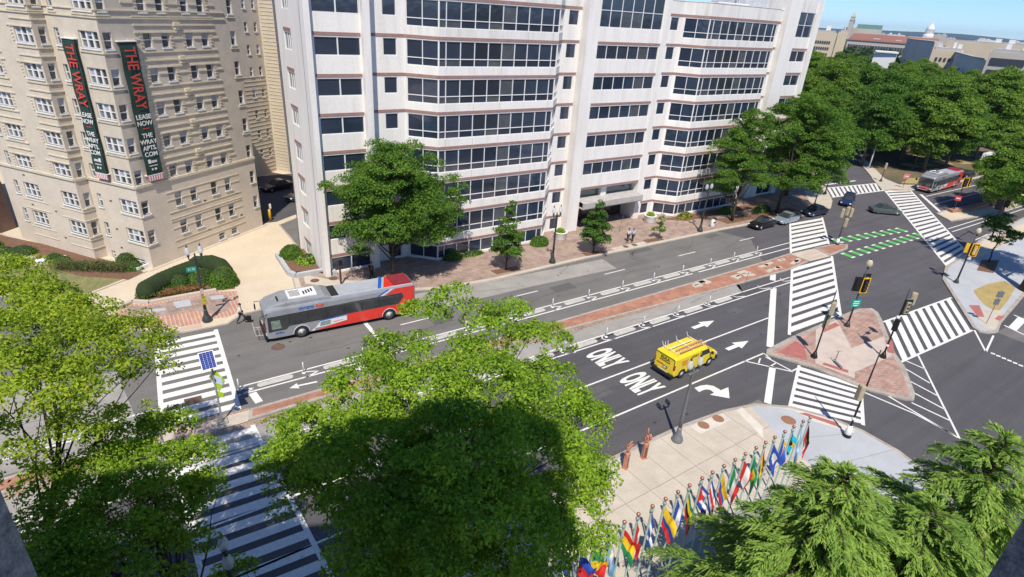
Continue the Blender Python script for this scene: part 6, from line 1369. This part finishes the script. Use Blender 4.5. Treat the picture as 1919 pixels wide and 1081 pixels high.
t = thing('kick_scooter', 'grey kick scooter parked on the pale island path', 'scooter', (46.0, 17.5, .15), R_(60)); b = MB(); b.box(-.4, .4, -.08, .08, .12, .18); b.build('deck', m_pole_g, t); b = MB(); b.tube([(.42, 0, .12), (.36, 0, 1.15)], .035, 6); b.tube([(.36, -.28, 1.15), (.36, .28, 1.15)], .025, 6); b.build('stem', m_pole_g, t)
for x in (-.48, .5): wheel(.12, .06, t, T_((x, 0, .12)))
t = thing('litter_bin', 'small white bin on the mulch near the lamp', 'bin', (64.9, 45.4, .14)); b = MB(); b.lathe([(.24, 0), (.28, .1), (.28, .85), (.2, 1.0)], seg=14); b.build('bin', m_signw, t, True); b = MB(); b.box(-.2, .2, -.3, -.27, .6, .78); b.build('opening', m_blk, t)
for i, (x, y) in enumerate(((51.5, 49.3), (60.4, 47.7), (50.7, 30.2))):
    t = thing('thin_post', ['thin bare post in the office paving', 'slanting thin stake near the second lamp', 'thin dark stake at the end of the worn bike lane'][i], 'post', (x, y, .1)); b = MB(); b.tube([(0, 0, 0), (.25, 0, 2.4)], .025, 5); b.build('stake', m_pole_g, t)

# ================================================================ people
m_skin = mat('skin', (.42, .25, .17), .6); m_hair = mat('dark_hair', (.02, .015, .012), .7)
def person(label, x, y, rz, shirt, trousers, stride=.28, arm=.2, carry=None, z0=.14, skin=m_skin):
    t = thing('person', label, 'person', (x, y, z0), rz)
    V = dict(pel=(0, 0, .95), sp=(0, 0, 1.15), ch=(0, 0, 1.36), nk=(.01, 0, 1.5), hb=(.03, 0, 1.58), hd=(.04, 0, 1.68), ht=(.03, 0, 1.75))
    for s, k in ((1, 'l'), (-1, 'r')):
        f = stride * s
        V['hip' + k] = (0, .1 * s, .9); V['kn' + k] = (f * .55 + .05, .1 * s, .5); V['an' + k] = (f - .04, .1 * s, .09); V['to' + k] = (f + .14, .11 * s, .04)
        V['sh' + k] = (0, .19 * s, 1.42); V['el' + k] = (-f * arm * 2 - .02, .25 * s, 1.14); V['wr' + k] = (-f * arm * 3 + .08, .25 * s, .90); V['pa' + k] = (-f * arm * 3 + .1, .25 * s, .83)
        for j in range(4): V['f%d%s' % (j, k)] = (-f * arm * 3 + .07 + j * .025, (.25 - .01) * s, .745 + .008 * abs(j - 1.5))
        V['th' + k] = (-f * arm * 3 + .15, .225 * s, .80)
    names = list(V); E_ = [('pel', 'sp'), ('sp', 'ch'), ('ch', 'nk'), ('nk', 'hb'), ('hb', 'hd'), ('hd', 'ht')]
    for k in 'lr':
        E_ += [('pel', 'hip' + k), ('hip' + k, 'kn' + k), ('kn' + k, 'an' + k), ('an' + k, 'to' + k), ('ch', 'sh' + k), ('sh' + k, 'el' + k), ('el' + k, 'wr' + k), ('wr' + k, 'pa' + k)] + [('pa' + k, 'f%d%s' % (j, k)) for j in range(4)] + [('pa' + k, 'th' + k)]
    rad = dict(pel=.14, sp=.125, ch=.15, nk=.06, hb=.075, hd=.095, ht=.07, hip=.095, kn=.06, an=.042, to=.035, sh=.06, el=.042, wr=.028, pa=.034, th=.012)
    def skin_obj(nm, keys, mats, grow=0.0):
        ks = [n for n in names if n in keys]; me = bpy.data.meshes.new(nm); me.from_pydata([V[n] for n in ks], [(ks.index(a), ks.index(c)) for a, c in E_ if a in keys and c in keys], [])
        o = bpy.data.objects.new(nm, me); COL.objects.link(o); o.modifiers.new('skin', 'SKIN')
        for n, sv in zip(ks, me.skin_vertices[0].data):
            r = rad.get(n, rad.get(n[:-1], .009)); r += grow * (1 if r > .03 else .3); sv.radius = (r, r); sv.use_root = (n == ks[0])
        ss = o.modifiers.new('sub', 'SUBSURF'); ss.levels = ss.render_levels = 1
        dg = bpy.context.evaluated_depsgraph_get(); m2 = bpy.data.meshes.new_from_object(o.evaluated_get(dg)); bpy.data.objects.remove(o); m2.materials.clear(); m2.materials.append(mats)
        o = bpy.data.objects.new(nm, m2); COL.objects.link(o); o.parent = t; m2.polygons.foreach_set('use_smooth', [True] * len(m2.polygons)); return o
    skin_obj('body', set(names), skin)
    skin_obj('shirt', {'pel', 'sp', 'ch', 'shl', 'shr', 'ell', 'elr'}, shirt, .018); skin_obj('trousers', {'pel', 'hipl', 'hipr', 'knl', 'knr', 'anl', 'anr'}, trousers, .02)
    b = MB(); b.ball((.02, 0, 1.71), (.11, .098, .105), 12, 8); b.build('hair', m_hair, t, True)
    b = MB(); b.ball((.135, 0, 1.66), (.022, .016, .025), 6, 4); b.build('nose', skin, t, True); b = MB()
    for y_ in (.035, -.035): b.ball((.125, y_, 1.69), .011, 6, 4)
    b.build('eyes', m_hair, t, True); b = MB(); b.box(.12, .132, -.025, .025, 1.615, 1.623); b.build('mouth', m_tac, t)
    b = MB()
    for s in (1, -1): b.box(stride * s - .1, stride * s + .17, .1 * s - .05, .1 * s + .05, -.003, .07)
    bevel(b.build('shoes', m_blk, t), .02)
    return t
m_sw = mat('shirt_white', (.72, .74, .78), .8); m_sb = mat('shirt_blue', (.45, .55, .75), .8); m_td = mat('trousers_dark', (.035, .035, .045), .9); m_tb = mat('black_cloth', (.015, .015, .018), .9)
person('person in pale shirt and dark trousers striding off the corner', 6.0, 46.75, R_(-25), m_sw, m_td, .32, z0=.07)
b = MB(); b.box(-.12, .26, -.08, .08, 0, .42); o = bevel(b.build('briefcase', m_blk), .02); o.location = (6.45, 46.55, .25); o.rotation_euler = (0, 0, R_(-25)); tag(o, 'dark bag hanging at the hand of the striding person', 'bag')
person('person in white shirt walking, left of the pair at the entrance', 49.95, 46.25, R_(190), m_sw, m_td, .2); person('person in light blue shirt walking, right of the pair at the entrance', 50.5, 46.0, R_(195), m_sb, m_td, .22)
person('person dressed in black walking in the tree shade behind the bus', 18.6, 50.0, R_(20), m_tb, m_tb, .34)
person('person in white shirt under the foreground tree canopy', 9.2, 16.6, R_(100), m_sw, m_td, .2)

# ================================================================ flags along the plaza
m_fp = mat('flagpole_green', (.36, .50, .46), .45, metal=.3, fine=.1); m_ball = mat('copper_ball', (.50, .24, .17), .35, metal=.5)
FC = dict(R=(.62, .03, .03), B=(.03, .08, .45), L=(.25, .48, .78), W=(.78, .78, .78), Y=(.80, .52, .02), G=(.02, .26, .10), K=(.012, .012, .012), A=(.01, .42, .55), P=(.72, .22, .28), O=(.75, .22, .03), N=(.03, .04, .20))
FM = {k: mat('flag_' + k.lower(), v, .7, fine=.08, fscale=3, var=.05) for k, v in FC.items()}
def flag_col(pat, u, v):
    if pat == 'antigua':
        e = abs(v - .5) + (1 - 0) * 0; s = .5 * (1 - u)
        d = abs(u - .5) * 2
        if v < d * .95: pass
        if (v > 1 - (1 - d) * .0) : pass
        if abs(u - .5) > .5 * (1 - v) + .02: return 'R'
        return 'Y' if (.42 < v < .62 and abs(u - .5) < .13) or (.36 < v < .68 and abs(u - .5) < .05) else ('K' if v < .48 else ('B' if v < .7 else 'W'))
    if pat == 'bahamas': return 'K' if u < .55 * (1 - abs(v - .5) * 2) else ('Y' if .36 < v < .64 else 'A')
    if pat[0] == 'h': s = pat[1:]; return s[min(len(s) - 1, int(v * len(s)))]
    if pat[0] == 'v': s = pat[1:]; return s[min(len(s) - 1, int(u * len(s)))]
    if pat[0] == 'd': s = pat[1:]; q = u + v; return s[0] if q < .8 else (s[1] if q < 1.2 else s[2])
    if pat[0] == 'c': s = pat[1:]; return s[1] if (u - .5) ** 2 + (v - .5) ** 2 < .06 else s[0]
    if pat[0] == 't': s = pat[1:]; return s[0] if u < .5 * (1 - abs(v - .5) * 2) else s[1:][min(len(s) - 2, int(v * (len(s) - 1)))]
flags = [(32.03, 'antigua', 'black and red flag with yellow sun'), (31.26, 'hLWL', 'light blue and white striped flag'), (30.28, 'bahamas', 'turquoise and yellow flag with black triangle'), (29.35, 'vBYB', 'blue and yellow vertical striped flag'), (28.36, 'cBW', 'blue flag with white disc'), (27.47, 'hRYG', 'red, yellow and green flag'), (26.58, 'cGY', 'green flag with yellow centre'), (25.6, 'vRWR', 'red and white flag'), (24.7, 'vGWR', 'green, white and red flag'), (23.74, 'hYYBR', 'yellow flag with blue and red edge'), (22.8, 'hBWRWB', 'blue, white and red striped flag'), (21.96, 'tRBWBWB', 'blue and white striped flag with red triangle'), (20.98, 'hGYKR', 'dark green and yellow flag'), (20.11, 'vBWB', 'blue and white flag with quarters'), (19.2, 'hYYBR', 'mostly yellow flag hanging in folds'), (18.28, 'hBWB', 'blue and white banded flag'),
    (17.32, 'vRWR', 'white and red flag'), (16.4, 'hRYG', 'red, yellow and green banded flag'), (15.49, 'vLWL', 'pale blue and white flag'), (14.5, 'dGYR', 'green flag with yellow diagonal'), (13.65, 'hBR', 'blue and red flag'), (12.68, 'hBWB', 'deep blue flag with white stripe'), (11.8, 'dKYG', 'dark flag with yellow diagonal'), (10.9, 'hRRW', 'red and white flag lowest in the row')]
def make_flag(i, xh, pat, lab):
    # the pole foot is set from where its ball at 6.1 m shows
    p = at(CX, CY, 0); y0 = 12.6 * (25 - 6.0) / (25 - 3.6); x0 = xh * (25 - 6.0) / (25 - 3.6)
    t = thing('flagpole', 'green flagpole with a copper ball and ' + lab, 'flagpole', (x0, y0, .134), 0, 'flagpoles along the plaza'); rr = random.Random(i * 7 + 1)
    b = MB(); b.lathe([(.12, 0), (.12, .06), (.05, .12), (.045, 5.6), (.03, 5.62)], seg=8); b.build('pole', m_fp, t, True); b = MB(); b.lathe([(.03, 5.58), (.085, 5.62), (.085, 5.72), (.02, 5.76), (.02, 5.84)], seg=8); b.build('truck', m_fp, t, True); b = MB(); b.ball((0, 0, 5.92), .095, 12, 8); b.build('ball', m_ball, t, True)
    nu, nv = 24, 16; Hh, Lf = 1.15, 1.85; az = R_(rr.uniform(-75, 5)); droop = rr.uniform(.55, .86); ph = rr.uniform(0, 6); b = MB(); keys = []
    for q in range(nv + 1):
        for p_ in range(nu + 1):
            u, v = p_ / nu, q / nv; s = u * Lf; out = s * (1 - droop) * (1 - .25 * v) + .04; down = s * droop * (.96 + .1 * math.sin(ph)) + v * Hh * (1 - .35 * u * (1 - v)); fo = .17 * u * math.sin(u * 9 + v * 2.2 + ph) + .06 * u * math.sin(v * 7 + ph * 2)
            b.v.append((math.cos(az) * out - math.sin(az) * fo + .05 * math.cos(az), math.sin(az) * out + math.cos(az) * fo, 5.5 - down))
    for q in range(nv):
        for p_ in range(nu):
            c_ = flag_col(pat, (p_ + .5) / nu, (q + .5) / nv); keys.append(c_) if c_ not in keys else None
            k = q * (nu + 1) + p_; b.f.append((k, k + 1, k + nu + 2, k + nu + 1)); b.m.append(keys.index(c_))
    b.build('flag', [FM[k] for k in keys], t, True)
    return t
for i, (x, pat, lab) in enumerate(flags): make_flag(i, x, pat, lab)
struct('flag_terrace', MB().sheet([(8, 11.9), (29.5, 11.9), (31, 10.0), (30, 4), (8, 4)], .1375), mat('terrace', (.36, .33, .30), .9, scale=1.5, col2=(.25, .24, .23), fine=.15))
# ================================================================ the city far beyond the park
m_fc = mat('far_cream', (.62, .52, .38), .9, scale=.05, var=.06); m_fs = mat('far_stone', (.50, .46, .40), .9, scale=.03, var=.06); m_fg = mat('far_shaded_stone', (.60, .56, .52), .9, scale=.05, var=.06)
m_fr = mat('far_red_roof', (.28, .13, .10), .9, scale=.03, var=.1); m_fw = mat('far_white', (.74, .74, .72), .8, var=.04); m_fwin = mat('far_window', (.06, .065, .08), .4); m_fgr = mat('far_green_roof', (.16, .32, .28), .8); m_froof = mat('far_roof', (.42, .41, .40), .9, scale=.05)
def fbox(name, label, u0, u1, vt, dist, depth, m, mr=None, dist1=None, roof=None, vt1=None):
    """a far building: front wall between two surveyed bearings, its top at the surveyed height"""
    p, q = far(u0, vt, dist), far(u1, vt if vt1 is None else vt1, dist1 or dist); h = p.z if vt1 is None else (p.z + q.z) / 2
    t = thing(name, label, 'building', (p.x, p.y, 0)); d = Vector((q.x - p.x, q.y - p.y)); L = d.length; d.normalize(); n = Vector((-d.y, d.x)); 
    if n.dot(Vector((p.x, p.y))) < 0: n = -n
    b = MB(); b.prism([(0, 0), tuple(d * L), tuple(d * L + n * depth), tuple(n * depth)], 0, h); b.build('wall', m, t)
    b = MB(); b.prism([tuple(d * 1 + n), tuple(d * (L - 1) + n), tuple(d * (L - 1) + n * (depth - 1)), tuple(d + n * (depth - 1))], h, h + 1.2); b.build('roof', mr or m_froof, t)
    rq = random.Random(int(u0)); 
    for k in range(3 if L > 12 else 1):
        a_, w_ = rq.uniform(.1, .8) * L, rq.uniform(.06, .14) * L; b = MB(); b.prism([tuple(d * a_ + n * 4), tuple(d * (a_ + w_) + n * 4), tuple(d * (a_ + w_) + n * 12), tuple(d * a_ + n * 12)], h + 1.1, h + 1.1 + rq.uniform(1.2, 3)); b.build('roof_equipment', m_fg if k % 2 else m_fw, t)
    return t, d, n, L, h
def fwin(t, d, n, L, h, cols, rows, w_, wh, top, pitch, s0=3, s1=None, deep=.3, nm='window'):
    b = MB(); b.box(-w_ / 2, w_ / 2, -.3, .3, -wh / 2, wh / 2); me = b.mesh(nm, m_fwin); s1 = s1 or L - 3
    for r in range(rows):
        for c in range(cols):
            s = s0 + (s1 - s0) * c / max(1, cols - 1); p = d * s - n * deep * .2; ang = math.atan2(d.y, d.x)
            inst(me, nm, t, Matrix.Translation((p.x, p.y, h - top - r * pitch)) @ Matrix.Rotation(ang, 4, 'Z'))
a = fbox('far_office_block', 'cream office block with rows of small square windows behind the park', 1500, 1571, 57, 430, 50, m_fc); fwin(*a, 13, 5, .85, 1.4, 5.5, 3.4)
a = fbox('far_office_end', 'sunlit narrow end wall of the cream office block', 1572, 1590, 59, 431, 40, m_fc)
a = fbox('red_roofed_building', 'very long pale building with red tiled roof', 1588, 1765, 75, 800, 60, m_fs, m_fr, vt1=85.5); t, d, n, L, h = a; fwin(*a, 32, 1, 2.2, 6, 7.5, 6)
b = MB(); b.add([tuple((d * 0 - n * 1).to_3d() + Vector((0, 0, h))), tuple((d * L - n * 1).to_3d() + Vector((0, 0, h))), tuple((d * (L - 4) + n * 14).to_3d() + Vector((0, 0, h + 7))), tuple((d * 4 + n * 14).to_3d() + Vector((0, 0, h + 7))), tuple((d * (L) + n * 60).to_3d() + Vector((0, 0, h))), tuple((n * 60).to_3d() + Vector((0, 0, h))), tuple((d * (L - 4) + n * 40).to_3d() + Vector((0, 0, h + 7))), tuple((d * 4 + n * 40).to_3d() + Vector((0, 0, h + 7)))], [(0, 1, 2, 3), (3, 2, 6, 7), (7, 6, 4, 5), (1, 4, 6, 2), (0, 3, 7, 5)]); b.build('tiled_roof', m_fr, t)
a = fbox('grey_stone_hall', 'pale stone hall with green copper roof beside the clock tower', 1582, 1655, 51, 1900, 60, m_fs); t, d, n, L, h = a; b = MB(); b.prism([tuple(d * 30), tuple(d * 88), tuple(d * 84 + n * 50), tuple(d * 34 + n * 50)], h, h + 10); b.build('green_roof', m_fgr, t)
p = far(1591, 60, 1880); t = thing('clock_tower', 'tall pale clock tower with pointed top on the skyline', 'tower', (p.x, p.y, 0), R_(20)); t.scale = (.8, .8, far(1592, 21, 1880).z / 104); b = MB(); b.box(-7, 7, -7, 7, 0, 78); b.box(-8, 8, -8, 8, 74, 76); b.build('shaft', m_fs, t); b = MB(); b.box(-6, 6, -6, 6, 78, 86); b.build('belfry', m_fs, t); b = MB(); b.add([(-7, -7, 86), (7, -7, 86), (7, 7, 86), (-7, 7, 86), (0, 0, 104)], [(0, 1, 4), (1, 2, 4), (2, 3, 4), (3, 0, 4), (3, 2, 1, 0)]); b.build('spire', m_fs, t); b = MB()
for x in (-3, 0, 3): b.box(x - .8, x + .8, -8.1, -7.0, 64, 72)
b.build('belfry_openings', m_fwin, t)
p = far(1740, 66, 3400); t = thing('domed_building', 'white domed building on the skyline', 'building', (p.x, p.y, 0)); z0 = far(1740, 72, 3400).z; zt = far(1740, 40, 3400).z; r = 21; b = MB(); b.box(-120, 150, -30, 30, 0, z0 + 4); b.build('wings', m_fw, t); b = MB(); H_ = zt - z0
b.lathe([(r, 0), (r, H_ * .22), (r * .82, H_ * .24), (r * .82, H_ * .44), (r * .88, H_ * .46)], (0, 0, z0 + 2), 24); b.build('drum', m_fw, t, True); b = MB(); b.lathe([(r * .84, H_ * .46), (r * .8, H_ * .55), (r * .62, H_ * .68), (r * .35, H_ * .78), (r * .14, H_ * .82), (r * .14, H_ * .90), (.5, H_ * .98)], (0, 0, z0 + 2), 24); b.build('dome', m_fw, t, True)
b = MB()
for k in range(24): b.box(r * .82 * math.cos(k * .2618) - 1.2, r * .82 * math.cos(k * .2618) + 1.2, r * .82 * math.sin(k * .2618) - 1.2, r * .82 * math.sin(k * .2618) + 1.2, z0 + 4 + H_ * .26, z0 + 2 + H_ * .42)
b.build('colonnade', m_fg, t)
fbox('pale_low_building', 'low pale building between the clock tower and the dome', 1662, 1698, 64.5, 1500, 50, m_fw); fbox('skyline_block', 'grey green roofed hall right of the dome', 1752, 1776, 64, 2600, 60, m_fs, m_fgr)
fbox('skyline_block', 'pale flat block far right on the skyline', 1832, 1870, 74, 2200, 60, m_fw); fbox('skyline_block', 'long pale block at the right end of the skyline', 1870, 1935, 79, 1800, 60, m_fs)
a = fbox('beige_hall', 'long flat roofed beige building crossing the right of the view', 1776, 1945, 76.5, 620, 70, m_fc, vt1=88)
a = fbox('beige_office', 'beige office with grey shaded side above the park trees', 1748, 1808, 92, 400, 45, m_fc); fwin(*a, 5, 2, 1.0, 1.6, 4.5, 5)
p, q = far(1697, 84, 520), far(1748, 92, 401); b = MB(); 
t = thing('shaded_block', 'blue grey shaded long wall left of the beige office', 'building', (p.x, p.y, 0)); q = q - p; b.prism([(0, 0), (q.x, q.y), (q.x + 30, q.y + 8), (30, 8)], 0, 22.5); b.build('wall', m_fg, t); b = MB(); b.prism([(1, 1), (q.x + 1, q.y + 1), (q.x + 29, q.y + 8), (29, 8)], 22.5, 23); b.build('roof', m_froof, t)
a = fbox('columned_office', 'pale office with tall dark window slots at the right edge', 1855, 1945, 97, 300, 40, m_fs, vt1=103); fwin(*a, 14, 2, .7, 2.4, 3.2, 4.2, 1.5)
p, q = far(1806, 92, 395), far(1854, 97, 301); t = thing('shaded_block', 'blue grey shaded side of the columned office', 'building', (p.x, p.y, 0)); q = q - p; b = MB(); b.prism([(0, 0), (q.x, q.y), (q.x + 20, q.y + 12), (20, 12)], 0, 18.3); b.build('wall', m_fg, t); b = MB(); b.prism([(1, 1), (q.x + 1, q.y + 1), (q.x + 19, q.y + 12), (19, 12)], 18.3, 18.8); b.build('roof', m_froof, t)
p = far(1640, 95, 330); t = thing('white_pavilion', 'low white flat roofed pavilion among the park trees', 'building', (p.x, p.y, 0)); q = far(1682, 97, 330) - p; b = MB(); b.prism([(0, 0), (q.x, q.y), (q.x + 14, q.y + 6), (14, 6)], 0, p.z - .5); b.build('wall', m_fw, t); b = MB(); b.prism([(-1, -1), (q.x - .5, q.y - 1), (q.x + 15, q.y + 7), (14, 7)], p.z - .5, p.z); b.build('roof', m_fw, t)
rs = random.Random(6)
for k in range(16):
    u = 1600 + 21 * k + rs.uniform(-6, 6); dist = rs.uniform(1100, 2600); v = 52 + (u - 1560) * .0715 + rs.uniform(3, 9)
    fbox('skyline_block', 'small pale building in the low skyline, number of roofs %s the dome' % ('left of' if u < 1740 else 'right of') if 0 else 'small %s building low on the skyline %s the dome' % (('white', 'beige', 'grey')[k % 3], 'left of' if u < 1740 else 'right of'), u, u + rs.uniform(9, 24), v, dist, 40, (m_fw, m_fc, m_fs)[k % 3])[0]['group'] = 'small skyline buildings'
# distant tree cover and hills
b = MB(); rh = random.Random(2)
for ring, (dist, hb, hv) in enumerate(((9000, 34, 40), (6500, 20, 18))):
    pts = []
    for k in range(90):
        az = R_(-35 + 150 * k / 89); h = hb + hv * (math.sin(k * .23 + ring) * .5 + .5) * (.6 + .4 * math.sin(k * .61)) + rh.uniform(-3, 3); pts.append((dist * math.cos(az), dist * math.sin(az), h))
    k0 = len(b.v)
    for x, y, z in pts: b.v += [(x * .93, y * .93, -2), (x, y, z), (x * 1.1, y * 1.1, -2)]
    for k in range(89):
        for j in (0, 1): b.f.append((k0 + 3 * k + j, k0 + 3 * k + 3 + j, k0 + 3 * k + 4 + j, k0 + 3 * k + 1 + j)); b.m.append(0)
struct('hills', b, mat('hill_woods', (.03, .06, .06), .95, scale=.004))
m_leafmass = mat_leaf('distant_leaf', (.025, .06, .02), (.07, .12, .03), .2, .01)
rng = np.random.default_rng(3); n_ = 60000; ang = rng.uniform(R_(-8), R_(70), n_); ds = rng.uniform(360, 1500, n_) ** 1.0; X = ds * np.cos(ang); Y = ds * np.sin(ang); Zt = 6 + 3 * np.sin(X * .05) * np.cos(Y * .043) + rng.normal(0, 1.2, n_)
V, k = leaves(np.column_stack([X, Y, Zt]), np.tile([0, 0, 1.0], (n_, 1)), 4.5, rng, .8, .5); o = bpy.data.objects.new('distant_woods', quads_mesh('distant_woods', V, k, m_leafmass)); COL.objects.link(o); tag(o, 'distant tree cover between the far city buildings', 'woods', kind='stuff')
# the air
b = MB(); b.box(-9600, 10600, -9600, 10600, -70, 140); hz = b.build('haze', []); tag(hz, 'thin blue summer haze over the distance', 'haze', kind='stuff')
hm = bpy.data.materials.new('haze_air'); hm.use_nodes = True; hn = hm.node_tree; hn.nodes.clear(); pv = hn.nodes.new('ShaderNodeVolumePrincipled'); pv.inputs['Color'].default_value = (.62, .78, 1, 1); pv.inputs['Density'].default_value = .00006; pv.inputs['Anisotropy'].default_value = .2
ho = hn.nodes.new('ShaderNodeOutputMaterial'); hn.links.new(pv.outputs[0], ho.inputs['Volume']); hz.data.materials.append(hm)
